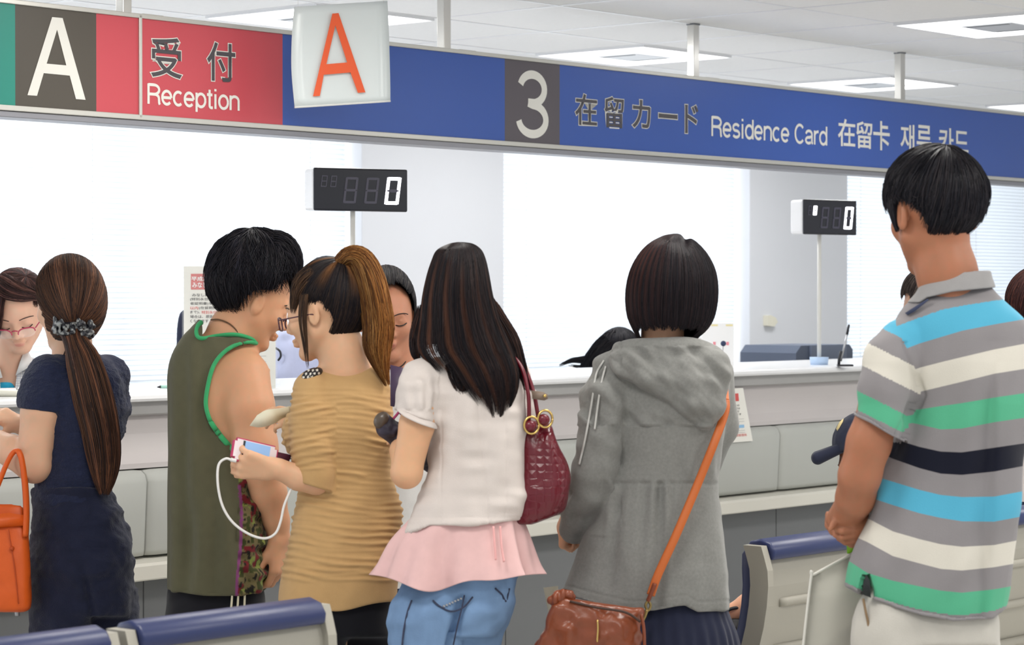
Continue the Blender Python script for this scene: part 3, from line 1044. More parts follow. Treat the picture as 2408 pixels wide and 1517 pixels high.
def stroke_word(word, x0, yt0, yb0, x1, m, wt=0.095, lift=0.0):
    """word drawn with constant-width strokes; cap height spans rows yt0..yb0 at its left end, width x0..x1."""
    s0, ht = hit_b(x0, yt0, B_S); _, hb = hit_b(x0, yb0, B_S); s1, _ = hit_b(x1, 700, B_S)
    tot = sum(GL[c][0] for c in word) - 0.06
    kx = (s1 - s0) / tot; ky = ht - hb
    bm = bmesh.new(); off = wloc(sign); x = 0.0; lay = 0
    for c in word:
        adv, sts = GL[c]
        for st in sts:
            p = np.array([((q[0] + x - 0.03) * kx, q[1] * ky) for q in st])
            t = np.gradient(p, axis=0); t /= np.linalg.norm(t, axis=1)[:, None] + 1e-12
            nn = np.stack([-t[:, 1], t[:, 0]], -1) * wt * ky / 2
            lay += 1
            A = [bm.verts.new(SGNL(s0 + q[0], hb + q[1], lift + lay * 2e-6) - off) for q in p + nn]
            B = [bm.verts.new(SGNL(s0 + q[0], hb + q[1], lift + lay * 2e-6) - off) for q in p - nn]
            for i in range(len(A) - 1): bm.faces.new([A[i], B[i], B[i + 1], A[i + 1]])
        x += adv
    bmesh.ops.recalc_face_normals(bm, faces=bm.faces[:])
    me = bpy.data.meshes.new('lettering'); bm.to_mesh(me); bm.free()
    return link('lettering', me, m, sign)
def outlined(s, x0, yt, yb, x1):
    o, bx = sign_text(s, x0, yt, yb, x1, M_ink, 0.012, 0.0008)
    sign_text(s, x0, yt, yb, x1, M_wht, 0.034, 0.0, bx)
outlined('受', 354, 84, 180, 428)
outlined('付', 486, 97, 189, 553)
stroke_word('Reception', 347, 196, 244, 563, M_wht, 0.145)
stroke_word('3', 1217, 165, 319, 1288, M_wht, 0.13)
for ch, x0, yt, yb, x1 in (('在', 1352, 219, 293, 1403), ('留', 1421, 226, 299, 1466), ('カ', 1486, 233, 300, 1529), ('ー', 1548, 266, 277, 1592), ('ド', 1610, 245, 313, 1641)):
    outlined(ch, x0, yt, yb, x1)
stroke_word('Residence Card', 1673, 273, 320, 1944, M_wht, 0.145)
for ch, x0, yt, yb, x1 in (('在', 1970, 278, 343, 2010), ('留', 2013, 284, 348, 2050), ('卡', 2053, 283, 352, 2091), ('재', 2117, 291, 357, 2149),
                           ('류', 2155, 293, 362, 2189), ('카', 2207, 299, 362, 2241), ('드', 2244, 307, 357, 2276)):
    sign_text(ch, x0, yt, yb, x1, M_wht, 0.014)

# ------------------------------------------------------------------ white card with the red letter A, hung before the sign
ZC = 7.55
M_card = mat('laminated card', rgb(232, 240, 240), 0.22, 0.5)
M_cred = mat('card red ink', rgb(246, 98, 48), 0.3, 0.5)
cq = lambda x, y, d=0.0: P(660 + x * 0.178, y * 0.178, ZC + 0.0006 * (x - 150) * 0.178 + d)
card = empty('letter_card', cq(800, 1400), 'white laminated card with a large red letter hung before the long sign', 'card')
g = bmesh.new()
def wavy(n=14):
    L = [(180, 90), (150, 440), (140, 800), (150, 1050), (185, 1418)]
    R = [(1410, 10), (1428, 400), (1440, 800), (1447, 1100), (1449, 1335)]
    return cr(L, n), cr(R, n)
La, Ra = wavy()
V = []
for a, b in zip(La, Ra):
    for f in np.linspace(0, 1, 9):
        p = a * (1 - f) + b * f
        V.append(cq(p[0], p[1], 0.006 * math.sin(f * 3.1)))
V = np.array(V); n = len(La)
idx = np.arange(n * 9).reshape(n, 9)
Q = np.stack([idx[:-1, :-1], idx[:-1, 1:], idx[1:, 1:], idx[1:, :-1]], -1).reshape(-1, 4)
o = np_mesh('card_sheet', V, Q, M_card, card)
md = o.modifiers.new('thick', 'SOLIDIFY'); md.thickness = 0.0016; md.offset = 0
c_out = [(683, 180), (765, 172), (1120, 1220), (1020, 1226), (922, 957), (570, 988), (518, 1268), (427, 1273)]
c_in = [(722, 335), (605, 848), (878, 825)]
cA = poly_letter('letter', c_out, c_in, lambda x, y: cq(x, y, -0.006), M_cred, card)
M_clear = mat('clear tape', rgb(235, 236, 232), 0.2, 0.5)
bot = []
for f in np.linspace(0, 1, 9):
    bot.append(cq(185 + (1449 - 185) * f, 1418 - 83 * f, 0.004 * math.sin(f * 3.1)))
V, Q = tube_np(np.array([list(p) for p in bot]), 0.0035, 6)
np_mesh('bottom_edge', V, Q, M_clear, card)
for (x, y) in ((230, 88), (1360, 15)):
    a = cq(x, y + 25); b = cq(x, y + 25) ; b = Vector((b.x, b.y, CEIL))
    MB(True).cyl(a, b, 0.0006, 6).build('thread', M_clear, card)

# ------------------------------------------------------------------ the counter
B_C = 5.535
M_top = mat('counter worktop', rgb(243, 244, 246), 0.22, 0.5)
M_lip = mat('counter apron', rgb(176, 175, 174), 0.5, 0.4)
M_pink = mat('counter fascia', rgb(203, 197, 196), 0.5, 0.4)
M_pad = mat('counter padded panel', rgb(187, 189, 184), 0.55, 0.4, bump=0.02, bscale=90)
M_led = mat('counter shelf', rgb(226, 223, 212), 0.4, 0.4)
M_low = mat('counter plinth', rgb(124, 126, 128), 0.6, 0.3)
cs0, cs1 = 3.3, 10.9
counter = empty('service_counter', L2W(7.0, B_C + 0.35, 0), 'long pale service counter with padded front and bag shelf', 'counter')
CT = 1.162
def prof(name, pts, m, s0=cs0, s1=cs1, smooth=False, parent=counter):
    return MB().prism(pts, 0, s0, s1).build(name, m, parent, smooth)
prof('worktop', [(B_C + 0.012, 1.137), (B_C + 0.004, 1.139), (B_C, 1.146), (B_C + 0.003, 1.155), (B_C + 0.012, 1.161), (B_C + 0.03, CT), (B_C + 0.66, CT), (B_C + 0.66, 1.137)], M_top)
prof('apron', [(B_C + 0.035, 1.137), (B_C + 0.035, 1.100), (B_C + 0.045, 1.095), (B_C + 0.62, 1.095), (B_C + 0.62, 1.137)], M_lip)
B_P = B_C - 0.03
prof('fascia', [(B_C + 0.07, 1.095), (B_C + 0.068, 1.04), (B_C + 0.05, 0.985), (B_C + 0.03, 0.955), (B_C + 0.03, 0.94), (B_C + 0.60, 0.94), (B_C + 0.60, 1.095)], M_pink)
seam_s = [cs0, hit_b(347.5, 1200, B_C)[0]]
while seam_s[-1] < cs1 - 0.5: seam_s.append(seam_s[-1] + 1.62)
seam_s = [x for x in seam_s if x < cs1] + [cs1]
for a, b in zip(seam_s[:-1], seam_s[1:]):
    n = 26
    pr = [(B_C + 0.30, 0.938), (B_C + 0.05, 0.938), (B_C + 0.014, 0.934), (B_C - 0.004, 0.922), (B_C - 0.012, 0.90), (B_C - 0.006, 0.80), (B_C + 0.0, 0.70), (B_C + 0.004, 0.684), (B_C + 0.30, 0.684)]
    v = MB()
    ss = np.concatenate([a + np.array([0.002, 0.004, 0.012, 0.03]), np.linspace(a + 0.1, b - 0.1, 8), b - np.array([0.03, 0.012, 0.004, 0.002])])
    rows = []
    for s in ss:
        e = min(s - a, b - s)
        dd = 0.016 * max(0, 1 - e / 0.03) ** 2
        rows.append([v.bm.verts.new(MW @ Vector((s, q[0] + (dd if 0 < i < 8 else 0), q[1] - (dd * 0.5 if i == 1 else 0)))) for i, q in enumerate(pr)])
    for r0, r1 in zip(rows[:-1], rows[1:]):
        for i in range(len(pr)):
            j = (i + 1) % len(pr)
            v.bm.faces.new([r0[i], r0[j], r1[j], r1[i]])
    v.bm.faces.new(rows[0]); v.bm.faces.new(rows[-1][::-1])
    v.build('padded_panel', M_pad, counter, True)
prof('bag_shelf', [(B_C - 0.075, 0.622), (B_C - 0.078, 0.626), (B_C - 0.078, 0.664), (B_C - 0.070, 0.672), (B_C + 0.25, 0.684), (B_C + 0.25, 0.622)], M_led)
prof('plinth', [(B_C + 0.02, 0.622), (B_C + 0.02, 0.0), (B_C + 0.55, 0.0), (B_C + 0.55, 0.622)], M_low)
M_gap = mat('counter joint', rgb(80, 82, 84), 0.6)
for s in seam_s[1:-1]:
    MB().box((s - 0.0015, B_C + 0.0185, 0.02), (s + 0.0015, B_C + 0.022, 0.62)).build('plinth_joint', M_gap, counter)

# ------------------------------------------------------------------ queue number displays on the counter
M_disp = mat('display glass', rgb(24, 24, 34), 0.18, 0.5)
M_case = mat('display case', rgb(238, 238, 240), 0.4, 0.4)
M_seg0 = mat('dark segment', rgb(70, 68, 84), 0.35)
M_seg1 = mat('lit segment', rgb(255, 255, 255), 0.4, emit=(0.93, 0.93, 1.0, 1), estr=6.0)
M_dpost = mat('display pole', rgb(214, 213, 208), 0.4, 0.4)
M_dbase = mat('display base', rgb(180, 204, 235), 0.45)
def display(label, corners, z, yaw_dz, dig2, polex, pole_bottom, base):
    """corners: left/right pixel columns and top/bottom rows at the left; yaw_dz: depth gain to the right edge."""
    (xl, yt, yb, xr) = corners
    tl = P(xl, yt, z); bl = P(xl, yb, z); tr = P(xr, yt + 3, z + yaw_dz)
    Hh = (tl - bl).length
    xd = (tr - tl); xd.z = 0; Wd = xd.length; xd.normalize()
    yd = Vector((-xd.y, xd.x, 0))                       # away from the viewer
    org = Vector((bl.x, bl.y, bl.z))
    bx, by = (org + xd * Wd / 2).x, (org + xd * Wd / 2).y
    root_p = L2W(0, 0, 0)
    pz = z + yaw_dz * 0.5
    pc = org + xd * (Wd * (polex - xl) / (xr - xl)) + yd * 0.04
    g = empty('number_display', (pc.x, pc.y, CT), label, 'display', 'queue number displays')
    F = Matrix((xd, yd, ZV)).transposed().to_4x4(); F.translation = org
    def mb():
        m = MB(True); m.M = F; return m
    mb().box((-0.002, 0.006, 0.002), (Wd - 0.002, 0.085, Hh - 0.002), 0.012, 3).build('case', M_case, g, False)
    mb().box((0, 0, 0), (Wd, 0.012, Hh), 0.0055, 3).build('display_panel', M_disp, g)
    def digit(x, y, w, h, t, lit):
        sl = 0.13
        def pt(u, v): return (x + u * w + sl * v * h, y + v * h)
        tw, th = t / w, t / h
        hz = lambda v: [pt(tw * .5, v), pt(tw * 1.05, v + th / 2), pt(1 - tw * 1.05, v + th / 2), pt(1 - tw * .5, v), pt(1 - tw * 1.05, v - th / 2), pt(tw * 1.05, v - th / 2)]
        def hz_top(v0, v1): return [pt(tw * .4, v0), pt(1 - tw * .4, v0), pt(1 - tw * 1.05, v1), pt(tw * 1.05, v1)]
        vt = lambda u0, u1, v0, v1: [pt(u0, v0), pt(u1, v0 + th * .3), pt(u1, v1 - th * .3), pt(u0, v1)]
        segs = {'a': hz_top(1, 1 - th), 'd': hz_top(0, th), 'g': hz(.5), 'f': vt(0, tw, .508, .985), 'e': vt(0, tw, .015, .492), 'b': vt(1, 1 - tw, .508, .985), 'c': vt(1, 1 - tw, .015, .492)}
        on = 'abcdef' if lit else ''
        for L, mt_ in ((on, M_seg1), (''.join(c for c in segs if c not in on), M_seg0)):
            if not L: continue
            m = mb()
            for c in L: m.prism([(p[0], p[1]) for p in segs[c]], 1, -0.0015, 0.002)
            m.build('digit' if mt_ is M_seg1 or not lit else 'unlit_segment', mt_, g)
    for i, fx in enumerate((0.30, 0.525)):
        digit(Wd * fx, Hh * 0.18, Wd * 0.135, Hh * 0.61, Hh * 0.055, False)
    digit(Wd * 0.745, Hh * 0.17, Wd * 0.15, Hh * 0.64, Hh * 0.072, True)
    for i, fx in enumerate((0.065, 0.165)):
        lit = dig2 and i == 1
        digit(Wd * fx, Hh * 0.55, Wd * 0.062, Hh * 0.265, Hh * (0.05 if lit else 0.022), lit)
    MB(True).cyl((pc.x, pc.y, CT), (pc.x, pc.y, org.z + 0.02), 0.0085, 16).build('pole', M_dpost, g, True)
    if base:
        MB(True).cyl((pc.x, pc.y, CT), (pc.x, pc.y, CT + 0.032), 0.036, 28, 0.04).build('base', M_dbase, g, True)
    else:
        MB(True).cyl((pc.x, pc.y, CT), (pc.x, pc.y, CT + 0.012), 0.05, 28, 0.045).build('base', M_dbase, g, True)
display('black number display showing 0 above the ponytailed woman, left of the first pillar', (739, 393, 495, 959), 8.05, 0.16, False, 840, 0, False)
display('black number display lit with two zeros on a slim pole beside the striped shirt', (1891, 468, 551, 2015), 10.05, 0.18, True, 1942, 855, True)

# ------------------------------------------------------------------ small things on and behind the counter
M_blk = mat('black plastic', rgb(30, 32, 40), 0.4)
M_sil = mat('silver', rgb(180, 182, 186), 0.3, metal=0.6)
# tethered pen in its stand
c0 = P(1985, 858, 9.95); c0.z = CT
g = empty('pen_stand', c0, 'slim black and silver pen leaning in its stand beside the blue display base', 'pen')
m = MB(True); m.M = Matrix.Translation(c0)
m.box((-0.028, -0.02, 0), (0.036, 0.02, 0.008), 0.003).build('stand_foot', M_blk, g)
m = MB(True); m.M = Matrix.Translation(c0)
m.tube([(-0.022, 0, 0.005), (-0.02, 0, 0.03), (-0.012, 0, 0.062)], 0.006).build('socket', M_blk, g, True)
m = MB(True); m.M = Matrix.Translation(c0)
m.cyl((-0.014, 0, 0.02), (0.012, 0, 0.13), 0.0042, 12).build('pen_barrel', M_sil, g, True)
m = MB(True); m.M = Matrix.Translation(c0)
m.cyl((0.012, 0, 0.13), (0.0195, 0, 0.17), 0.0055, 12, 0.0045).build('pen_cap', M_blk, g, True)
# desktop printer behind the counter end
c0 = P(1952, 858, 11.6)
M_prn = mat('printer shell', rgb(92, 102, 122), 0.45)
M_prn2 = mat('printer lid', rgb(112, 122, 142), 0.4)
g = empty('printer', (c0.x, c0.y, 0.80), 'dark blue grey office machine behind the counter near the pen', 'printer')
def at(o, pts): return [Vector(p) + o for p in pts]
m = MB(); s_, b_ = c0.dot(WV), c0.dot(BV)
m.prism([(s_ - 0.24, 0.80), (s_ + 0.24, 0.80), (s_ + 0.24, 1.19), (s_ + 0.21, 1.215), (s_ - 0.20, 1.215), (s_ - 0.24, 1.18)], 1, b_ + 0.03, b_ + 0.35).build('printer_body', M_prn, g)
m = MB(); m.prism([(s_ - 0.13, 1.0), (s_ + 0.17, 1.0), (s_ + 0.17, 1.212), (s_ - 0.13, 1.212)], 1, b_ + 0.018, b_ + 0.031).build('front_door', M_prn2, g)
MB().box((s_ - 0.26, b_ + 0.02, 0.0), (s_ + 0.26, b_ + 0.37, 0.80)).build('printer_cabinet', mat('office cabinet', rgb(205, 206, 208), 0.5), g)
# sticky note / hook on the second pillar
c0 = P(1806, 755, 11.0)
s_, h_ = hit_b(1806, 755, B_WALL - 0.12)
g = MB()
g.prism([(s_ - 0.045, h_ - 0.025), (s_ + 0.02, h_ - 0.03), (s_ + 0.05, h_ - 0.005), (s_ + 0.03, h_ + 0.02), (s_ - 0.015, h_ + 0.032), (s_ - 0.045, h_ + 0.03)], 1, B_WALL - 0.15, B_WALL - 0.119)
tag(g.build('wall_hook', mat('cream plastic', rgb(236, 232, 214), 0.5)), 'small cream plastic hook on the second pillar', 'hook')
# microphone on a thin stalk
cm = P(1692, 880, 9.6); cm.z = CT
tip = P(1701, 808, 9.62)
g = empty('microphone', cm, 'small desk microphone with a dark ball on a thin stalk right of the hooded woman', 'microphone')
MB(True).tube([cm, cm + (tip - cm) * 0.5 + Vector((0.004, 0, 0)), tip], 0.0016).build('stalk', M_sil, g, True)
v = Vol((-12, -12, -12), (12, 12, 12), 1.5)
b = bmesh.new(); bmesh.ops.create_uvsphere(b, u_segments=20, v_segments=12, radius=0.011, matrix=Matrix.Translation(tip - cm)); me = bpy.data.meshes.new('mic_head'); b.to_mesh(me); b.free()
link('mic_head', me, mat('navy foam', rgb(50, 62, 92), 0.8), g)
b = bmesh.new(); bmesh.ops.create_cone(b, cap_ends=True, segments=24, radius1=0.035, radius2=0.03, depth=0.014, matrix=Matrix.Translation((0, 0, 0.007))); me = bpy.data.meshes.new('mic_base'); b.to_mesh(me); b.free()
link('mic_base', me, M_blk, g)
# white panel with small marks standing on the counter's far edge
pz_ = 9.75
g = P(1687, 845, pz_); g.z = CT
g = empty('marked_panel', g, 'small white panel with red and yellow marks right of the hooded woman', 'panel')
pp_ = lambda x, y, d: P(x, y, pz_ - d)
def pbox(name, x0, y0, x1, y1, m, lift, th):
    b = MB(True)
    ps = [pp_(x0, y1, lift), pp_(x1, y1, lift), pp_(x1, y0, lift), pp_(x0, y0, lift)]
    vs = [b.bm.verts.new(p) for p in ps + [p + Vector((0, th, 0)) for p in ps]]
    for q in ((0, 1, 2, 3), (7, 6, 5, 4), (0, 4, 5, 1), (1, 5, 6, 2), (2, 6, 7, 3), (3, 7, 4, 0)): b.bm.faces.new([vs[i] for i in q])
    return b.build(name, m, g)
pbox('plate', 1650, 760, 1726, 695 + (EYE - CT) / pz_ * FPX, mat('panel white', rgb(248, 248, 248), 0.5), 0, 0.012)
for (x, y, mm) in ((1680, 765, rgb(238, 226, 170)), (1715, 765, rgb(238, 226, 170)), (1680, 808, rgb(238, 150, 160)), (1711, 808, rgb(238, 150, 160))):
    pbox('mark', x - (8 if y < 800 else 3), y - (2 if y < 800 else 4), x + (8 if y < 800 else 3), y + (2 if y < 800 else 4), mat('mark %d' % y, mm, 0.5), 0.001, 0.001)

# upright notice on the counter (clear stand) and the notice taped to the front
M_paper = mat('notice paper', rgb(240, 238, 230), 0.5, 0.4)
M_nred = mat('notice red', rgb(214, 88, 84), 0.5)
M_nblue = mat('notice blue', rgb(150, 196, 232), 0.5)
M_nink = mat('notice ink', rgb(58, 56, 58), 0.6)
M_nredt = mat('notice red ink', rgb(222, 80, 76), 0.6)
M_line = mat('notice line', rgb(150, 150, 150), 0.6)
M_acr = mat('clear acrylic', rgb(245, 250, 250), 0.08, 0.5, alpha=0.10)
ZN = 7.62
def notice_plane(z):
    return lambda x, y, d: P(x, y, z - d)
zb = ZN
nq = P(540, 912, ZN)
g = empty('notice_stand', (nq.x, nq.y, CT), 'tall printed notice in a clear stand behind the man in the tank top', 'notice')
npn = notice_plane(ZN)
def nslab(name, x0, y0, x1, y1, m, lift, th=0.001, pl=npn, parent=g):
    ps = [pl(x0, y1, lift), pl(x1, y1, lift), pl(x1, y0, lift), pl(x0, y0, lift)]
    b = MB(True)
    fr = [p for p in ps]; bk = [p + Vector((0, th, 0)) for p in ps]
    vs = [b.bm.verts.new(p) for p in fr + bk]
    for q in ((0, 1, 2, 3), (7, 6, 5, 4), (0, 4, 5, 1), (1, 5, 6, 2), (2, 6, 7, 3), (3, 7, 4, 0)):
        b.bm.faces.new([vs[i] for i in q])
    return b.build(name, m, parent)
yb_ = 695 + (EYE - CT) / ZN * FPX + 2
nslab('sheet', 432, 626, 648, yb_, M_paper, 0.0, 0.002)
nslab('clear_cover', 428, 622, 652, yb_, M_acr, 0.004, 0.003)
nslab('stand_foot', 428, yb_ - 8, 652, yb_, M_acr, 0.03, 0.12)
nslab('red_heading', 449, 644, 632, 681, M_nred, 0.0008)
def ntext(s, x0, y0, x1, y1, m, pl=npn, parent=g, wgt=0.0):
    a = pl(x0, y1, 0.0016); 
    return lettering('lettering', s, lambda x, y, d: pl(x, y, 0.0016), x0, y1, x1, y0, m, parent, wgt)
M_nw = mat('notice white ink', rgb(250, 248, 246), 0.5)
ntext('平成24年', 450, 650, 505, 661, M_nw, wgt=0.02)
ntext('みなし再', 452, 664, 500, 677, M_nw, wgt=0.02)
for i, (s, x0, x1, c) in enumerate((('みなし再入国', 452, 510, 0), ('(特別永住者の', 447, 510, 0), ('者証明書)を所', 447, 510, 0), ('以内', 447, 466, 1), ('まで)、', 447, 470, 0), ('場合は、原則と', 447, 510, 0), ('くなります', 447, 490, 0))):
    ntext(s, x0, 690 + i * 10.2, x1, 697.5 + i * 10.2, (M_nink, M_nredt)[c], wgt=0.006)
ntext('(在留期間', 468, 690 + 3 * 10.2, 510, 697.5 + 3 * 10.2, M_nink, wgt=0.006)
ntext('特別永住', 474, 690 + 4 * 10.2, 510, 697.5 + 4 * 10.2, M_nredt, wgt=0.006)
nslab('blue_band', 545, 814, 626, 825, M_nblue, 0.0008)
for y in (796, 808, 837, 850): nslab('ruled_line', 545, y, 626, y + 0.8, M_line, 0.0008)

pl2 = lambda x, y, d: L2W(hit_b(x, 900, B_C + 0.02)[0], B_C + 0.005 - d - 0.022 * max(0, (y - 915)) / 125.0, hit_b(1720, y, B_C)[1])
s_, h_ = hit_b(1715, 1040, B_C)
g2 = empty('taped_notice', L2W(s_, B_C - 0.02, h_), 'printed notice with a red heading taped to the counter front right of the hooded woman', 'notice')
v = MB(True)
cols = [1640, 1690, 1718, 1722]
rows = np.linspace(914, 1040, 8)
vs = [[v.bm.verts.new(pl2(x + (y - 914) / 126.0 * (12 if x > 1700 else 4), y, 0.0)) for x in (1636, 1700, 1740)] for y in rows]
for r0, r1 in zip(vs[:-1], vs[1:]):
    for i in range(2): v.bm.faces.new([r0[i], r0[i + 1], r1[i + 1], r1[i]])
v.build('sheet', M_paper, g2, True)
def slab2(name, x0, y0, x1, y1, m):
    ps = [pl2(x0, y1, 0.002), pl2(x1, y1, 0.002), pl2(x1, y0, 0.002), pl2(x0, y0, 0.002)]
    b = MB(True); b.quad(ps); b.bm.faces.ensure_lookup_table(); return b.build(name, m, g2)
slab2('red_heading', 1645, 926, 1727, 944, M_nred)
slab2('blue_band', 1645, 1000, 1734, 1007, M_nblue)
for i in range(5): lettering('lettering', ('在留カードの', 'をお持ちの方は', '窓口番号で', 'お呼びします', '3番')[i], lambda x, y, d: pl2(x, y, 0.002), 1690, 957 + i * 7 - 0.5, (1727, 1728, 1726, 1730, 1722)[i], 951.5 + i * 7, M_nink, g2, 0.004)
for y in (986, 992, 1013, 1018): slab2('ruled_line', 1690, y, 1735, y + 0.6, M_line)
lettering('lettering', '東京入国管理局', lambda x, y, d: pl2(x, y, 0.002), 1692, 1027, 1738, 1021, M_nredt, g2)

# white tray with a pen in front of the clerk, green pen further along
cq_ = P(15, 925, 7.02)
g = empty('paper_tray', (cq_.x, cq_.y, CT), 'shallow cream dish on the counter before the clerk at the left edge', 'tray')
b = bmesh.new()
prof_ = [(0.0, 0.004), (0.055, 0.004), (0.072, 0.012), (0.078, 0.018), (0.080, 0.018), (0.080, 0.014), (0.066, 0.0), (0.0, 0.0)]
rg = []
for (r, z) in prof_:
    rg.append([b.verts.new((r * 1.0 * math.cos(a), r * 1.0 * math.sin(a), z)) for a in np.linspace(0, 2 * math.pi, 40, endpoint=False)] if r > 0 else [b.verts.new((0, 0, z))])
for r0, r1 in zip(rg[:-1], rg[1:]):
    n0, n1 = len(r0), len(r1)
    for i in range(40):
        j = (i + 1) % 40
        if n0 == 1: b.faces.new([r0[0], r1[i], r1[j]])
        elif n1 == 1: b.faces.new([r0[i], r1[0], r0[j]])
        else: b.faces.new([r0[i], r1[i], r1[j], r0[j]])
me = bpy.data.meshes.new('dish'); b.to_mesh(me); b.free()
me.polygons.foreach_set('use_smooth', np.ones(len(me.polygons), bool))
link('dish', me, mat('dish cream', rgb(238, 236, 222), 0.35), g)
a_, b2_ = P(40, 922, 7.0), P(58, 916, 7.05)
o = MB(True).cyl(Vector((a_.x, a_.y, CT + 0.02)), Vector((b2_.x, b2_.y, CT + 0.026)), 0.0035, 10).build('ballpoint_pen', M_sil, None, True)
tag(o, 'thin silver pen lying across the rim of the cream dish', 'pen')
a_, b2_ = P(372, 914, 7.55), P(430, 911, 7.58)
g = empty('counter_pen', (a_.x, a_.y, CT), 'pale green pen lying on the counter left of the man in the tank top', 'pen')
MB(True).cyl(Vector((a_.x + 0.008, a_.y, CT + 0.006)), Vector((b2_.x, b2_.y, CT + 0.006)), 0.005, 10).build('barrel', mat('mint plastic', rgb(170, 215, 200), 0.4), g, True)
MB(True).cyl(Vector((a_.x - 0.004, a_.y, CT + 0.005)), Vector((a_.x + 0.008, a_.y, CT + 0.006)), 0.001, 10, 0.005).build('tip', M_blk, g, True)
# office chair behind the notice
cq_ = P(440, 800, 9.2)
M_ofc = mat('navy office fabric', rgb(38, 42, 66), 0.85)
g = empty('office_chair', (cq_.x, cq_.y, 0), 'dark navy office chair back showing left of the tall notice', 'chair')
Fg = Fig(9.2)
vo = Vol((405, 690, -60), (560, 1500, 60), 6)
vo.stack([(725, 432, 520, 0, 22), (745, 420, 535, 0, 26), (800, 415, 545, 0, 28), (900, 418, 545, 0, 28), (1010, 425, 535, 0, 24)], 4, 3)
vol_obj('chair_back', Fg, vo, M_ofc, g)
fv = Fg.floor_v()
vo = Vol((400, 1000, -220), (580, fv + 5, 220), 8)
vo.ell((480, 1120, -60), (110, 32, 130), 6)
vo.cap((480, 1010, 0), (480, 1120, 0), 12, 12, 8)
vo.cap((480, 1120, -60), (480, fv - 30, -60), 16, 16, 8)
vol_obj('chair_seat', Fg, vo, M_ofc, g)
vo = Vol((330, fv - 60, -250), (640, fv + 5, 140), 8)
for k in range(5):
    an = k * 1.2566
    vo.cap((480, fv - 30, -60), (480 + 140 * math.cos(an), fv - 18, -60 + 140 * math.sin(an)), 16, 12, 6)
vol_obj('chair_base', Fg, vo, M_blk, g)

# ------------------------------------------------------------------ waiting room seats
M_shell = mat('seat shell', rgb(162, 158, 147), 0.5, 0.4, bump=0.03, bscale=400)
M_navy = mat('navy vinyl', rgb(36, 46, 88), 0.36, 0.45, bump=0.02, bscale=120)
M_leg = mat('seat beam', rgb(150, 150, 150), 0.35, metal=0.7)
B_R = 3.22
def seat(s0, label):
    s1 = s0 + 0.488
    g = empty('waiting_seat', L2W((s0 + s1) / 2, B_R + 0.2, 0), label, 'chair', 'waiting room seats')
    # side profile (b, h) of the curved back: rear face and front face
    prb = cr([(0.02, 0.875), (0.0, 0.80), (0.015, 0.68), (0.06, 0.55), (0.115, 0.44), (0.17, 0.40)], 14)
    th = 0.026
    sh = MB()
    outl = [(B_R + p[0], p[1]) for p in prb] + [(B_R + p[0] + th, p[1]) for p in prb[::-1]]
    sh.prism(outl, 0, s0 + 0.022, s1 - 0.022).build('back_shell', M_shell, g)
    for h in (0.745, 0.635, 0.525):
        q = prb[np.argmin(abs(prb[:, 1] - h))]
        MB().tube([(s0 + 0.07, B_R + q[0] + 0.004, h), (s0 + 0.09, B_R + q[0], h), (s1 - 0.09, B_R + q[0], h), (s1 - 0.07, B_R + q[0] + 0.004, h)], 0.011, 10).build('shell_rib', M_shell, g, True)
    for a, b in ((s0, s0 + 0.022), (s1 - 0.022, s1)):
        MB().prism([(B_R + p[0] - 0.014, p[1] + 0.004) for p in prb] + [(B_R + p[0] + th + 0.01, p[1] + 0.004) for p in prb[::-1]], 0, a, b).build('side_frame', M_shell, g)
    # navy cushion rolled over the top
    pc = MB()
    fr_ = [(B_R + p[0] + th, p[1]) for p in prb]
    ol = [(B_R - 0.010, 0.845), (B_R - 0.013, 0.866), (B_R + 0.0, 0.885), (B_R + 0.028, 0.893), (B_R + 0.056, 0.886), (B_R + 0.080, 0.855)] + [(x + 0.052, y) for x, y in fr_[2:-2]] + [(x + 0.002, y) for x, y in fr_[2:-2][::-1]] + [(B_R + 0.02 + th, 0.855), (B_R + 0.022, 0.866), (B_R + 0.016, 0.848)]
    pc.prism(ol, 0, s0 + 0.024, s1 - 0.024)
    o = pc.build('back_cushion', M_navy, g)
    bm = bmesh.new(); bm.from_mesh(o.data)
    bmesh.ops.bevel(bm, geom=[e for e in bm.edges if e.is_manifold and e.calc_face_angle() > 0.9], offset=0.008, segments=3, affect='EDGES', profile=0.5, clamp_overlap=True)
    bm.to_mesh(o.data); bm.free()
    o.data.polygons.foreach_set('use_smooth', np.ones(len(o.data.polygons), bool))
    MB().box((s0 + 0.012, B_R + 0.14, 0.395), (s1 - 0.012, B_R + 0.58, 0.455), 0.025, 3).build('seat_cushion', M_navy, g, False)
    MB().box((s0 + 0.03, B_R + 0.16, 0.37), (s1 - 0.03, B_R + 0.55, 0.397), 0.005).build('seat_pan', M_shell, g)
    for s in (s0 + 0.06, s1 - 0.09):
        MB().box((s, B_R + 0.30, 0.0), (s + 0.03, B_R + 0.36, 0.372), 0.004).build('leg', M_leg, g)
    MB().box((s0, B_R + 0.305, 0.30), (s1, B_R + 0.355, 0.345), 0.004).build('beam', M_leg, g)
seat(2.697, 'navy topped waiting seat in front of the ponytailed woman, its whole top edge visible')
seat(2.192, 'navy topped waiting seat at the lower left corner, mostly out of the picture')
seat(4.560, 'pale backed waiting seat beside the striped shirt, near the clear folder')
seat(5.065, 'pale backed waiting seat mostly hidden behind the striped shirt')
seat(5.570, 'pale backed waiting seat at the right edge, right of the striped shirt')
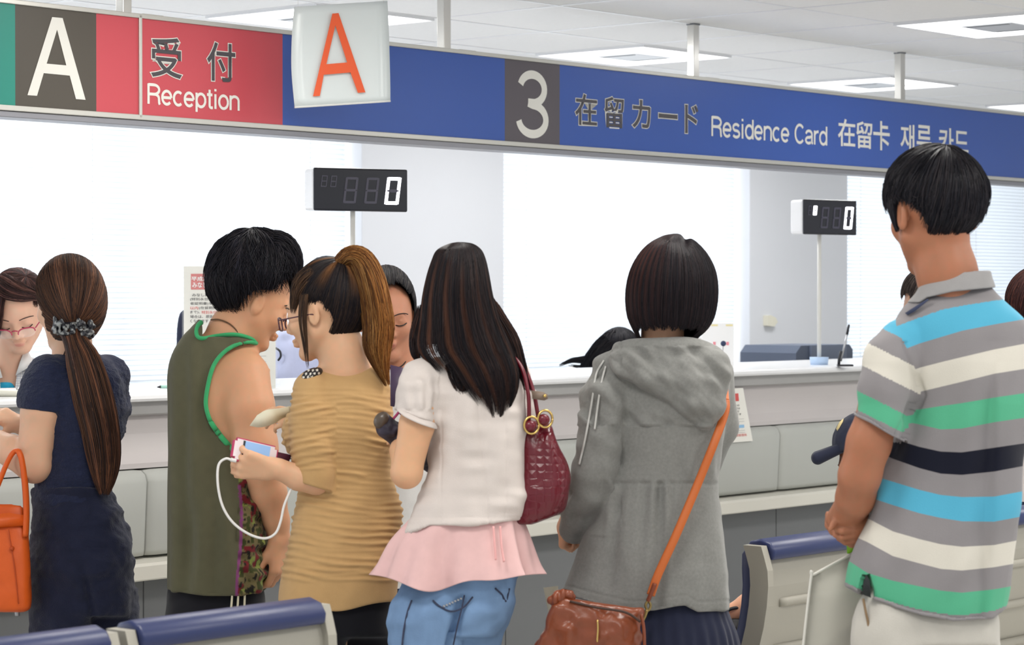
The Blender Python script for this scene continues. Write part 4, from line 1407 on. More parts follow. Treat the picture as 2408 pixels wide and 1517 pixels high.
# ------------------------------------------------------------------ people
SK_F = rgb(232, 184, 152); SK_M = rgb(214, 160, 124); SK_T = rgb(168, 108, 76); SK_B = rgb(222, 172, 140)
BLK = [rgb(22, 22, 30), rgb(30, 28, 34), rgb(18, 18, 26), rgb(40, 36, 40)]
DBR = [rgb(38, 28, 28), rgb(52, 36, 32), rgb(28, 22, 26), rgb(70, 46, 36)]
MBR = [rgb(62, 42, 34), rgb(84, 56, 42), rgb(44, 32, 30), rgb(104, 70, 50)]
GLD = [rgb(150, 96, 48), rgb(178, 120, 62), rgb(120, 74, 38), rgb(200, 146, 84), rgb(96, 58, 34)]
def fabric(name, c, bump=0.25, bscale=700, rough=0.9, var=0.05, vscale=30, sheen=0.15, **kw):
    return mat(name, c, rough, 0.2, bump=bump, bscale=bscale, var=var, vscale=vscale, sheen=sheen, **kw)
M_shoe_b = mat('black leather', rgb(28, 28, 32), 0.4)
M_shoe_w = mat('pale canvas', rgb(210, 205, 198), 0.7)
def trousers(name, fig, parent, rings, legs, material, bump_fn=None, k=26, step=6, attrs=None):
    """rings: hip stack; legs: two chains (u, v, w, r) to the ankle."""
    allp = np.array([p for L in legs for p in L])
    r = np.array(rings)
    lo = (min(r[:, 1].min(), (allp[:, 0] - allp[:, 3]).min()) - 20, r[:, 0].min() - 20, min((r[:, 3] - r[:, 4]).min(), (allp[:, 2] - allp[:, 3]).min()) - 20)
    hi = (max(r[:, 2].max(), (allp[:, 0] + allp[:, 3]).max()) + 20, allp[:, 1].max() + 20, max((r[:, 3] + r[:, 4]).max(), (allp[:, 2] + allp[:, 3]).max()) + 20)
    vo = Vol(lo, hi, step)
    vo.stack(rings, 10)
    for L in legs: vo.curve(L, 12, k)
    vo.plane_cut((0, allp[:, 1].max() - 4, 0), (0, 1, 0))
    fig.pants = vo
    return vol_obj(name, fig, vo, material, parent, 1, bump_fn, None, attrs)
def wrinkle(V, seed, sc, amp):
    return amp * noise3(V / np.array(sc), seed)
def collar_band(name, fig, parent, pts, r, r2, material):
    return ftube(name, fig, pts, r, material, parent, 10, 48, r2)

# ================================================================== the woman with the long ponytail at the counter
F1 = Fig(6.1)
pn = person(F1, 190, 'person in a navy top and trousers with a long brown ponytail at the counter')
fl = F1.floor_v()
R1 = rot_frame(40, 6, 0)
vo = Vol((-70, 590, -190), (330, fl, 200), 5)
vo.head((164, 716, 10), 206, R1, 12)
vo.chain([(168, 770, 14, 48), (172, 850, 4, 46), (178, 880, 0, 60)], 20)
vo.stack([(850, 130, 230, 0, 36), (900, 108, 262, 0, 62), (1000, 110, 262, 0, 68), (1110, 110, 235, 0, 62), (1200, 105, 255, 0, 72), (1330, 105, 275, 0, 80), (1420, 110, 270, 0, 76)], 10)
feet1 = [(150, -40, 40), (235, 60, 40)]
legs_body(vo, F1, [(146, 1410, -30), (244, 1410, 40)], feet1, (54, 44, 38))
# left arm, bent, forearm to the counter
vo.chain([(112, 890, -50, 36), (95, 970, -70, 46), (80, 1085, -70, 42)], 10)
vo.chain([(80, 1096, -66, 42), (30, 1062, -20, 37), (-30, 1030, 40, 29)], 14)
vo.hand((-30, 1030, 40), (-0.75, -0.3, 0.6), (0, 0.9, 0.45), 165, thumb=-1)
# right arm reaching in front of the chest
vo.chain([(245, 890, 60, 36), (248, 990, 126, 40), (190, 1060, 160, 38)], 10)
vo.chain([(190, 1055, 160, 38), (100, 1020, 165, 32), (52, 1000, 158, 24)], 12)
vo.hand((52, 1000, 158), (-0.9, -0.42, 0.1), (0.1, 0.75, 0.6), 120, thumb=1, curl=(0.5, 0.6, 0.4), k=3)
body_obj(F1, vo, pn, SK_F, 11)
# hair cap drawn back to the tie
rng = np.random.default_rng(5)
tie = np.array([171, 772, -64])
c_h = np.array([165, 705, 6.0]); r_h = np.array([82, 108, 92])
pole = R1 @ (tie - c_h)
def tm1(a):
    return 2.42 + 0.0 * a
S, _ = cap_surface(c_h, r_h, R1, pole / np.array(r_h), tm1)
def S1(a, t):
    q = S(a, t)
    # hairline: pull the strands off the face by shortening towards the front
    return q
mid = lambda t: np.repeat(c_h[None], len(t), 0)
facef = (R1.T @ np.array([0, -0.25, 1.0]))
front_t = hairline(S, c_h, facef, [np.array([-0.88, 0.50, -0.05])], 0.30, ear_c=0.86)
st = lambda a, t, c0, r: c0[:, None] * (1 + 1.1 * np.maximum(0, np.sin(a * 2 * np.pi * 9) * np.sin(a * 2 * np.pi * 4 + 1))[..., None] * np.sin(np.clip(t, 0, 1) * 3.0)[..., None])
parts = [surf_base(F1, S, 60, 30, front_t, 0.985, MBR[2], mid),
         strands(F1, S, 3600, 14, ANY, Z0, lambda a, r: front_t(a) * r.uniform(0.9, 1.0, len(a)), 0.9, MBR, rng, 0.018, 0.006, st, 0.0, 0.5, mid)]
tail = [(171, 772, -62, 30, 20), (178, 802, -80, 25, 20), (196, 850, -100, 36, 26), (218, 930, -112, 42, 28), (236, 1010, -112, 40, 28), (245, 1080, -108, 35, 24), (246, 1130, -104, 24, 16), (245, 1165, -102, 10, 8)]
St, Ct = path_surface(tail)
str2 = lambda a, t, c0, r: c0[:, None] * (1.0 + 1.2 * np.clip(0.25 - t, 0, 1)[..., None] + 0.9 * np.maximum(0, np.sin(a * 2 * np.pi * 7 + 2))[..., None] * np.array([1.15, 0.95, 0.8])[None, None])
parts += [surf_base(F1, St, 26, 40, lambda a: np.full(len(a), 0.9), 0.86, DBR[1], Ct),
          strands(F1, St, 1500, 22, ANY, lambda a, r: r.uniform(0, 0.04, len(a)), lambda a, r: r.uniform(0.78, 1.0, len(a)), 0.9, MBR, rng, 0.12, 0.015, str2, 0.004, 0.35, Ct)]
hr = hair_obj('hair', parts, pn)
# scrunchie
vo = Vol((105, 725, -130), (240, 815, -15), 2.5)
r_ = random.Random(3)
for i in range(150):
    a = r_.uniform(0, 6.283)
    u = 172 + 42 * math.cos(a) + r_.uniform(-5, 5); w = -68 + 26 * math.sin(a) + r_.uniform(-5, 5); v = 770 + 0.06 * (u - 172) + r_.uniform(-19, 19)
    vo.ell((u, v, w), (r_.uniform(3, 7), r_.uniform(4, 8), r_.uniform(3, 7)), 2)
vo.ell((172, 768, -66), (36, 12, 24), 4)
m_scr = attr_mat('speckled scrunchie', 'col', None, 0.35, 0.6)
vol_obj('scrunchie', F1, vo, m_scr, pn, 0, None, 'speckled black and grey hair scrunchie', {'col': ('FLOAT_COLOR', lambda V: np.concatenate([np.where(noise3(V / 5.0, 4)[:, None] > 0.25, np.array([[lin(150), lin(152), lin(150)]]), np.array([[lin(34), lin(36), lin(44)]])), np.ones((len(V), 1))], 1))})
# navy knitted top with short sleeves
m_nav = fabric('navy knit', rgb(36, 42, 68), 0.9, 260, 0.85, 0.12, 60)
vo = Vol((30, 810, -190), (325, 1215, 210), 4)
vo.stack([(832, 128, 236, 0, 42), (850, 98, 262, 0, 66), (880, 78, 284, 0, 92), (930, 74, 297, 0, 104), (980, 80, 298, 0, 106), (1040, 84, 284, 0, 98), (1100, 82, 266, 0, 92), (1150, 78, 258, 0, 96), (1200, 76, 264, 0, 104)], 12, 2.4, 4)
vo.part(lambda v: v.chain([(112, 884, -46, 52), (99, 940, -64, 54), (95, 1010, -72, 55)], 22), lambda U, V, W: (V - 962) - 0.12 * (U - 60) + 0 * W)
vo.chain([(250, 885, 55, 52), (252, 960, 100, 52), (240, 1010, 132, 50)], 20)
vo.ell((170, 818, 0), (46, 26, 46), 4, op='cut')
top = vol_obj('knitted_top', F1, vo, m_nav, pn, 1, lambda V: 2.2 * noise3(V / np.array([9, 5, 9]), 2) + 5 * noise3(V / np.array([60, 26, 60]), 3))
m_navp = fabric('navy crinkled trousers', rgb(30, 34, 56), 0.5, 300, 0.85, 0.15, 25)
trousers('trousers', F1, pn, [(1145, 76, 262, 0, 100), (1180, 74, 276, 0, 108), (1240, 72, 300, 0, 120), (1320, 70, 313, 0, 128), (1400, 74, 313, 0, 122), (1450, 78, 305, 0, 110)],
         [[(146, 1400, -30, 74), (150, 1560, -35, 66), (150, 1800, -40, 52), (150, fl - 60, -40, 48)], [(244, 1400, 40, 76), (242, 1560, 50, 66), (236, 1800, 60, 52), (235, fl - 60, 60, 48)]], m_navp,
         lambda V: 7 * noise3(V / np.array([60, 24, 60]), 8) + 3.0 * noise3(V / np.array([16, 9, 16]), 9) - 12 * np.exp(-((V[:, 0] - (196 + 0.22 * (V[:, 1] - 1330))) / 9.0) ** 2) * np.clip((V[:, 1] - 1300) / 80, 0, 1))
shoes(F1, pn, feet1, M_shoe_b)
ftube('necklace_cord', F1, [(150, 835, -46), (158, 815, -50), (166, 806, -52)], 1.6, mat('dark cord', rgb(40, 28, 26), 0.7), pn)

# orange handbag hanging from her bent left arm
FB = Fig(5.75)
def kB(p): return p
m_or = mat('orange leather', rgb(226, 96, 28), 0.42, 0.45, bump=0.12, bscale=350, var=0.05, vscale=30)
m_or2 = mat('orange leather edge', rgb(186, 72, 20), 0.5, 0.4)
bp = P(20, 1440, 5.98)
hb = empty('handbag', (bp.x, bp.y, bp.z), 'orange leather handbag hanging from the arm of the ponytailed person', 'bag')
FO = Fig(5.98)
vo = Vol((-140, 1150, -110), (100, 1465, 90), 4)
vo.stack([(1185, -58, 58, -10, 22), (1230, -72, 64, -10, 34), (1300, -85, 70, -10, 48), (1380, -92, 73, -10, 56), (1425, -92, 73, -10, 56), (1440, -84, 64, -10, 50)], 6, 3.6, 10)
vo.field_cut(lambda U, V, W: np.minimum(1222 - V, 14 - np.abs(W + 10)) + 0 * U, 3)
vol_obj('bag_body', FO, vo, m_or, hb, 1, lambda V: 1.8 * noise3(V / 28.0, 4))
for sgn, w in ((0, -44), (1, 20)):
    ftube('handle', FO, [(-46, 1262, w - 3), (-34, 1220, w), (-8, 1150, w), (16, 1090, w + 4), (34, 1062, w + 10 * (1 - 2 * sgn)), (48, 1070, w + 4), (58, 1130, w), (62, 1200, w), (60, 1262, w - 3)], 9, m_or, hb, 10, 60, 6)
fpoly('flap_strap', FO, [(-90, 1218, -52), (20, 1206, -48), (60, 1212, -46), (60, 1236, -47), (18, 1240, -52), (-90, 1250, -56)], 6, m_or, hb)
fpoly('side_gusset', FO, [(30, 1205, -30), (44, 1196, -20), (56, 1215, -30), (50, 1238, -44)], 6, m_or2, hb)
ftube('seam', FO, [(20, 1245, -58), (34, 1330, -64), (44, 1420, -66)], 1.4, m_or2, hb)
for u in (40, -40): ftube('foot_stud', FO, [(u, 1436, -20), (u, 1448, -20)], 6, M_sil, hb, 10, 4)
b = MB(True); q = FO.W([28, 1290, -64]); 
bb = bmesh.new(); bmesh.ops.create_uvsphere(bb, u_segments=14, v_segments=8, radius=0.006, matrix=Matrix.Translation(Vector(q) - wloc(hb))); me = bpy.data.meshes.new('stud'); bb.to_mesh(me); bb.free(); link('stud', me, m_or2, hb)

# ================================================================== the clerk at the left edge
F2 = Fig(7.75)
cl = person(F2, 10, 'person with red rimmed glasses and checked shirt reading behind the counter')
fl = F2.floor_v()
R2 = rot_frame(172, 34, -6)
vo = Vol((-230, 630, -150), (190, fl, 240), 4)
HC2 = np.array([44, 732, 0.0])
vo.head(HC2, 178, R2, 10, True, 0.9)
vo.chain([(32, 790, 40, 36), (14, 862, 60, 36), (8, 890, 70, 44)], 14)
vo.stack([(880, -90, 100, 80, 50), (940, -120, 125, 90, 62), (1100, -110, 118, 100, 66), (1250, -95, 105, 100, 64)], 14)
legs_body(vo, F2, [(-50, 1250, 100), (60, 1250, 100)], [(-50, 100, 180), (60, 100, 180)], (66, 44, 34))
vo.chain([(110, 905, 80, 38), (118, 985, 40, 34), (60, 1000, 40, 28)], 10)
vo.chain([(-110, 905, 80, 38), (-118, 985, 50, 34), (-60, 1000, 40, 28)], 10)
vo.hand((60, 1000, 40), (-0.9, 0.2, -0.1), (0, 1, 0), 120)
vo.hand((-60, 1000, 40), (0.9, 0.2, -0.1), (0, 1, 0), 120, thumb=-1)
def lips(R, c, H, col):
    def f(V, C):
        L = ((V - c) @ R.T) / H
        m = np.exp(-((L[:, 0] / 0.085) ** 2 + ((L[:, 1] + 0.277) / 0.032) ** 2) ** 2) * (L[:, 2] > 0.25)
        C[:, :3] = C[:, :3] * (1 - 0.75 * m[:, None]) + np.array(col[:3])[None] * 0.75 * m[:, None]
        return C
    return f
body_obj(F2, vo, cl, rgb(224, 178, 152), 21, lips(R2, HC2, 178, rgb(196, 118, 108)))
def on_head(c, H, R, p): return np.array(c) + (np.array(p) * H) @ R
def brow(fig, parent, c, H, R, sx, m, tilt=0.0, z=0.36):
    pts = [on_head(c, H, R, (sx * x, y + 0.095, zz)) for x, y, zz in ((0.07, 0.0, z + 0.01), (0.14, 0.02, z), (0.21, 0.015, z - 0.04), (0.25, -0.005, z - 0.08))]
    ftube('eyebrow', fig, pts, np.array([0.010, 0.012, 0.010, 0.004]).repeat(5) * H, m, parent, 8, 20, 0.006 * H)
def lash(fig, parent, c, H, R, sx, m):
    pts = [on_head(c, H, R, (sx * x, y, zz)) for x, y, zz in ((0.075, -0.025, 0.350), (0.13, -0.035, 0.368), (0.18, -0.03, 0.358), (0.225, -0.012, 0.325))]
    ftube('eyelash', fig, pts, 0.0075 * H, m, parent, 6, 16)
m_brow = mat('eyebrow hair', rgb(52, 38, 34), 0.8)
for sx in (-1, 1):
    brow(F2, cl, HC2, 178, R2, sx, m_brow)
    lash(F2, cl, HC2, 178, R2, sx, m_brow)
# glasses: thin red half frames
m_rim = mat('red glasses rim', rgb(178, 50, 84), 0.3)
m_len = mat('glasses lens', rgb(250, 250, 250), 0.03, 0.5, alpha=0.16)
gl = bpy.data.objects.new('glasses', None); COL.objects.link(gl); gl.parent = cl
def glasses(fig, parent, c, H, R, m, mlen, ycen=-0.05, full=False, w=0.235, h=0.072, zf=0.455):
    for sx in (-1, 1):
        ang = np.linspace(0, 2 * np.pi, 33)
        ring = [on_head(c, H, R, (sx * (0.155 + 0.5 * w * 0.95 * np.sign(math.cos(a)) * abs(math.cos(a)) ** 0.7 * 0.62 * 2 * 0.8), ycen + h * np.sign(math.sin(a)) * abs(math.sin(a)) ** 0.75, zf - 0.03 * math.cos(a))) for a in ang]
        sel = ring if full else ring[0:17]
        ftube('rim', fig, sel, 0.009 * H, m, parent, 6, 50)
        r = np.array(ring[:-1]); ctr = r.mean(0)
        V = fig.W(np.concatenate([r, ctr[None]])); n = len(r)
        np_mesh('lens', V, None, mlen, parent, True, None, None, np.array([[i, (i + 1) % n, n] for i in range(n)]))
        ftube('temple', fig, [on_head(c, H, R, p) for p in ((sx * 0.275, ycen + 0.04, zf - 0.04), (sx * 0.33, ycen + 0.035, 0.2), (sx * 0.345, ycen + 0.03, -0.02), (sx * 0.34, ycen - 0.02, -0.1))], 0.008 * H, m, parent, 6, 24)
    ftube('bridge', fig, [on_head(c, H, R, p) for p in ((-0.04, ycen + 0.04, zf + 0.01), (0, ycen + 0.055, zf + 0.02), (0.04, ycen + 0.04, zf + 0.01))], 0.009 * H, m, parent, 6, 10)
glasses(F2, gl, HC2, 178, R2, m_rim, m_len)
# hair: side-parted bob
rng = np.random.default_rng(8)
c_h = HC2 + np.array([0, -20, 14]); r_h = np.array([70, 82, 78])
S, _ = cap_surface(c_h, r_h, R2, np.array([-0.42, 0.86, 0.05]), lambda a: np.full(len(a), 1.75))
ff = R2.T @ np.array([0.18, -0.35, 1.0])
def t2(a, rng=None):
    q = S(np.asarray(a), np.ones(len(a)) * 0.75) - c_h
    d = (q @ ff) / (np.linalg.norm(q, axis=1) * np.linalg.norm(ff))
    return np.clip(np.where(d > 0.3, 0.62 - 0.2 * (d - 0.3), 1.0), 0.3, 1)
mid2 = lambda t: np.repeat(c_h[None], len(t), 0)
sth = lambda a, t, c0, r: c0[:, None] * (0.8 + 0.9 * np.maximum(0, np.sin(a * 2 * np.pi * 8))[..., None])
PB = [rgb(60, 40, 38), rgb(78, 50, 46), rgb(44, 32, 34), rgb(96, 66, 58)]
lock = [(-8, 680, -60, 22, 20), (-20, 718, -62, 26, 26), (-22, 758, -50, 24, 26), (-12, 792, -30, 12, 16)]
Sl, Cl_ = path_surface(lock)
fr = [(20, 668, -62, 8, 12), (52, 690, -74, 24, 12), (86, 700, -66, 20, 12), (100, 716, -50, 8, 8)]
fr = [(-4, 660, -66, 20, 16), (18, 676, -78, 24, 14), (46, 687, -84, 20, 12), (78, 694, -74, 12, 8), (96, 702, -56, 6, 6)]
Sf, Cf = path_surface(fr)
parts = [surf_base(F2, S, 50, 24, t2, 0.99, PB[2], mid2), strands(F2, S, 2200, 12, ANY, Z0, lambda a, r: t2(a) * r.uniform(0.92, 1.04, len(a)), 0.8, PB, rng, 0.03, 0.01, sth, 0, 0.5, mid2)]
for SS, CC, nn in ((Sl, Cl_, 700), (Sf, Cf, 420)):
    parts += [surf_base(F2, SS, 18, 16, lambda a: np.full(len(a), 0.95), 0.85, PB[2], CC), strands(F2, SS, nn, 12, ANY, Z0, T1(0.85, 1.0), 0.8, PB, rng, 0.15, 0.03, sth, 0, 0.4, CC)]
hair_obj('hair', parts, cl)
# checked shirt over a turquoise shirt
m_chk = mat('checked shirt cloth', rgb(228, 228, 230), 0.9, 0.2)
nt = m_chk.node_tree
tc = nt.nodes.new('ShaderNodeTexCoord'); sepx = nt.nodes.new('ShaderNodeSeparateXYZ'); nt.links.new(tc.outputs['Object'], sepx.inputs[0])
def gridline(sock):
    a = nt.nodes.new('ShaderNodeMath'); a.operation = 'MULTIPLY'; a.inputs[1].default_value = 1 / 0.0075; nt.links.new(sock, a.inputs[0])
    f = nt.nodes.new('ShaderNodeMath'); f.operation = 'FRACT'; nt.links.new(a.outputs[0], f.inputs[0])
    l = nt.nodes.new('ShaderNodeMath'); l.operation = 'LESS_THAN'; l.inputs[1].default_value = 0.16; nt.links.new(f.outputs[0], l.inputs[0])
    return l.outputs[0]
mx = nt.nodes.new('ShaderNodeMath'); mx.operation = 'MAXIMUM'
nt.links.new(gridline(sepx.outputs['X']), mx.inputs[0]); nt.links.new(gridline(sepx.outputs['Z']), mx.inputs[1])
mc = nt.nodes.new('ShaderNodeMix'); mc.data_type = 'RGBA'
mc.inputs['A'].default_value = rgb(232, 231, 230); mc.inputs['B'].default_value = rgb(176, 180, 196)
nt.links.new(mx.outputs[0], mc.inputs['Factor']); nt.links.new(mc.outputs['Result'], nt.nodes['Principled BSDF'].inputs['Base Color'])
vo = Vol((-190, 830, -90), (190, 1270, 200), 4)
vo.stack([(838, -36, 70, 74, 38), (856, -80, 104, 80, 58), (905, -118, 130, 86, 72), (1000, -122, 128, 96, 78), (1100, -114, 122, 102, 78), (1255, -104, 112, 102, 74)], 8, 2.3, 6)
vo.chain([(108, 905, 80, 46), (122, 985, 56, 42), (80, 1000, 40, 36)], 14)
vo.chain([(-108, 905, 80, 46), (-122, 985, 56, 42), (-80, 1000, 40, 36)], 14)
vo.ell((10, 850, 60), (44, 30, 46), 4, op='cut')
vo.field_cut(lambda U, V, W: np.minimum(np.minimum((27 - 0.17 * (V - 850)) - np.abs(U - 18 - 0.0 * (V - 860)), 60 - W), 1000 - V), 3)
vol_obj('checked_shirt', F2, vo, m_chk, cl, 1, lambda V: 2.5 * noise3(V / np.array([40, 40, 40]), 12))
m_tur = fabric('turquoise cloth', rgb(48, 158, 196), 0.15)
vo = Vol((-60, 880, 0), (80, 1200, 130), 4)
vo.stack([(898, -14, 36, 62, 46), (960, -44, 60, 70, 54), (1180, -50, 60, 80, 50)], 6)
vol_obj('undershirt', F2, vo, m_tur, cl)
m_col = fabric('white collar cloth', rgb(234, 233, 232), 0.1)
fpoly('collar', F2, [(36, 884, 12), (56, 826, 34), (64, 820, 48), (78, 850, 32), (82, 896, 8), (60, 868, 6)], 5, m_col, cl)
fpoly('collar', F2, [(6, 888, 10), (-10, 830, 34), (-22, 822, 48), (-34, 852, 32), (-24, 896, 8)], 5, m_col, cl)
trousers('trousers', F2, cl, [(1220, -100, 108, 102, 76), (1320, -104, 112, 102, 80)], [[(-48, 1310, 100, 68), (-50, 1600, 100, 52), (-50, fl - 60, 100, 42)], [(58, 1310, 100, 68), (60, 1600, 100, 52), (60, fl - 60, 100, 42)]], M_ofc)
shoes(F2, cl, [(-50, 100, 180), (60, 100, 180)], M_shoe_b, 200)

# ================================================================== the man in the tank top
F3 = Fig(5.9)
tk = person(F3, 520, 'person in an olive tank top with green edging and short black hair')
fl = F3.floor_v()
R3 = rot_frame(-78, 24, 0)
HC3 = np.array([602, 713, 0.0])
vo = Vol((350, 540, -170), (720, fl, 190), 4)
vo.head(HC3, 200, R3, 12, True, 1.0)
vo.chain([(584, 735, 2, 58), (552, 780, 0, 58), (522, 830, 0, 58)], 22)
vo.stack([(790, 470, 580, 0, 40), (830, 436, 604, 0, 72), (880, 424, 596, 0, 92), (940, 415, 588, 0, 101), (1050, 412, 584, 0, 101), (1110, 415, 580, 0, 86), (1200, 420, 575, 0, 74), (1330, 425, 575, 0, 76), (1430, 430, 575, 0, 76)], 14)
feet3 = [(460, -30, -50), (560, 40, -50)]
legs_body(vo, F3, [(462, 1430, -20), (548, 1430, 30)], feet3, (54, 46, 40))
# right arm hanging
vo.chain([(572, 888, -46, 64), (586, 960, -78, 57), (600, 1050, -84, 50), (616, 1110, -76, 44)], 22)
vo.chain([(616, 1110, -76, 44), (632, 1160, -64, 42), (650, 1225, -50, 30), (657, 1262, -44, 25)], 12)
vo.hand((657, 1258, -44), (0.04, 0.98, 0.14), (-0.85, 0.1, 0.52), 172, thumb=-1, curls=[(0.5, 0.7, 0.5), (0.6, 0.8, 0.5), (0.7, 0.8, 0.5), (0.8, 0.8, 0.5)], k=4, wr=25, thumb_dir=(0.75, 0.45, 0.45))
# left arm hidden in front
vo.chain([(470, 880, 50, 44), (460, 1000, 90, 44), (480, 1100, 140, 42)], 14)
vo.chain([(480, 1100, 140, 42), (520, 1010, 170, 34), (540, 930, 180, 26)], 12)
vo.hand((540, 930, 180), (0.2, -0.9, 0.2), (0, 0, -1), 165, thumb=1)
vo_tkb = vo
body_obj(F3, vo, tk, SK_M, 31)
m_bb = mat('black brow', rgb(30, 26, 28), 0.8)
brow(F3, tk, HC3, 200, R3, -1, m_bb); brow(F3, tk, HC3, 200, R3, 1, m_bb)
rng = np.random.default_rng(12)
c_h = np.array([594, 652, 2.0]); r_h = np.array([90, 106, 104])
S0_, _ = cap_surface(c_h, r_h, R3, np.array([0.1, 0.88, -0.40]), lambda a: np.full(len(a), 2.35))
def S0(a, t):
    q = S0_(a, t) - c_h
    up = np.clip(-q[:, 1] / 100, 0, 1); rt = np.clip(q[:, 0] / 100, 0, 1)
    return c_h + q * (1 + 0.05 * up * rt + 0.035 * noise3(np.stack([a * 34, t * 6, a * 0], -1), 3))[:, None]
t3 = hairline(S0_, c_h, np.array([0.80, 0.42, -0.2]), [np.array([26.0, 84, -70]), np.array([26.0, 84, 70])], 0.80, ear_c=0.84, nape=np.array([-0.30, 1.0, 0.0]), nape_c=0.94)
mid3 = lambda t: np.repeat(c_h[None], len(t), 0)
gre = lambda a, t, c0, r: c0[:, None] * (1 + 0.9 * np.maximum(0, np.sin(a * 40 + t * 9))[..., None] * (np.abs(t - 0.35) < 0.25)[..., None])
parts = [surf_base(F3, S0, 60, 26, t3, 0.97, BLK[2], mid3),
         strands(F3, S0, 3800, 12, ANY, lambda a, r: r.uniform(0, 0.6, len(a)), lambda a, r: np.minimum(t3(a), 1) * r.uniform(0.76, 1.04, len(a)), 1.2, BLK, rng, 0.085, 0.02, gre, 0.004, 0.4, mid3)]
# tousled top locks
def S3b(a, t):
    q = S0_(a, t * 0.8) - c_h
    lift_ = 1.0 + 0.06 * np.sin(t * 2.6) + 0.06 * noise3(np.stack([a * 30, t * 5, a * 0], -1), 3)
    return c_h + q * lift_[:, None]
parts.append(strands(F3, S3b, 1500, 12, ANY, lambda a, r: r.uniform(0.0, 0.5, len(a)), lambda a, r: r.uniform(0.55, 1.0, len(a)), 1.3, BLK, rng, 0.06, 0.05, gre, 0.01, 0.25, mid3))
# quiff at the forehead
qf = [(630, 572, -6, 26, 44), (662, 580, 0, 28, 44), (686, 606, 4, 22, 40), (694, 640, 6, 14, 34), (690, 662, 8, 6, 24)]
Sq, Cq_ = path_surface(qf)
parts.append(strands(F3, Sq, 700, 10, ANY, Z0, T1(0.7, 1.03), 1.2, BLK, rng, 0.2, 0.05, gre, 0.02, 0.3, Cq_))
parts.append(surf_base(F3, Sq, 16, 12, lambda a: np.full(len(a), 0.9), 0.85, BLK[2], Cq_))
hair_obj('hair', parts, tk)
# tank top
m_olv = fabric('olive jersey', rgb(78, 76, 54), 0.25, 500, 0.9, 0.06, 12, 0.1)
m_grn = fabric('green edging', rgb(64, 168, 108), 0.2, 500)
vo = Vol((360, 735, -180), (690, 1430, 190), 3.5)
vo.stack([(752, 462, 482, 0, 26), (772, 446, 500, 0, 50), (795, 430, 592, 0, 70), (830, 414, 622, 0, 90), (880, 402, 610, 0, 106), (950, 395, 596, 0, 114), (1050, 390, 596, 0, 114), (1150, 386, 612, 0, 114), (1230, 384, 636, 0, 116), (1300, 384, 640, 0, 118), (1360, 386, 632, 0, 118), (1402, 390, 625, 0, 116)], 6, 2.4, 3)
# arm hole: everything right of the edging curve (near side) is cut away down to the side
ah = cr([(612, 812), (594, 806), (570, 808), (545, 818), (522, 836), (503, 864), (491, 908), (486, 950), (494, 985), (510, 1012), (534, 1042), (560, 1066), (600, 1085), (650, 1090)], 80)
def armcut(U, V, W):
    o_ = np.argsort(ah[6:, 1]); e = np.interp(V, ah[6:, 1][o_], ah[6:, 0][o_])
    e = np.where(V > 1068, 560 + (V - 1068) * 6.0, e)
    inside = np.minimum(np.minimum(U - e, V - 808), 1092 - V)
    return np.minimum(inside, 70 - W + 0 * U)
vo.field_cut(armcut, 3)
vo.field_cut(lambda U, V, W: np.minimum(np.minimum(792 - V + 0.0 * U, U - 476), 605 - U) + 0 * W, 3)
# slanted hem
vo.field_cut(lambda U, V, W: (V - np.interp(U, [380, 392, 440, 500, 560, 600, 628, 650], [1380, 1386, 1396, 1404, 1402, 1394, 1388, 1384])) + 0 * W, 2)
vo_tank = vo
m_tank = attr_mat('tank cloth', 'col', None, 0.9, 0.15, 0.25, 500, 0.1)
def tankcol(V):
    base = np.array(rgb(92, 90, 70)[:3])
    c = np.repeat(base[None], len(V), 0)
    c *= (1 + 0.05 * noise3(V / 14.0, 3))[:, None]
    seam = 562 + 6 * np.sin(V[:, 1] / 60) + (1400 - V[:, 1]) * 0.0
    near = V[:, 2] < 60
    pan = (V[:, 0] > seam) & (V[:, 1] > 1085) & near
    n1 = noise3(V / 17.0, 5); n2 = noise3(V / np.array([9, 13, 9]), 6); n3 = noise3(V / 24.0, 7)
    pc = np.repeat(np.array(rgb(112, 102, 70)[:3])[None], len(V), 0)
    pc[n2 > 0.22] = rgb(62, 66, 36)[:3]
    pc[n1 > 0.28] = rgb(110, 34, 40)[:3]
    pc[(n3 > 0.3) & (n1 < 0.1)] = rgb(128, 140, 70)[:3]
    pc[(n2 < -0.42)] = rgb(36, 34, 30)[:3]
    c[pan] = pc[pan]
    pip = (np.abs(V[:, 0] - seam) < 3.6) & (V[:, 1] > 1140) & near
    c[pip] = rgb(132, 70, 118)[:3]
    return np.concatenate([c, np.ones((len(V), 1))], 1)
def tankdisp(V):
    f = 9.0 * np.sin(V[:, 0] / 9.0 + 0.4 * np.sin(V[:, 1] / 120)) * np.exp(-((V[:, 0] - 425) / 42) ** 2) * np.clip((V[:, 1] - 780) / 120, 0, 1)
    g = 10 * noise3(V / np.array([28, 140, 60]), 14)
    h = np.where((V[:, 0] > 560) & (V[:, 1] > 1090), 11.0 * noise3(V / np.array([24, 18, 40]), 15), 0)
    return f + g + h
vol_obj('tank_top', F3, vo, m_tank, tk, 1, tankdisp, None, {'col': ('FLOAT_COLOR', tankcol)})
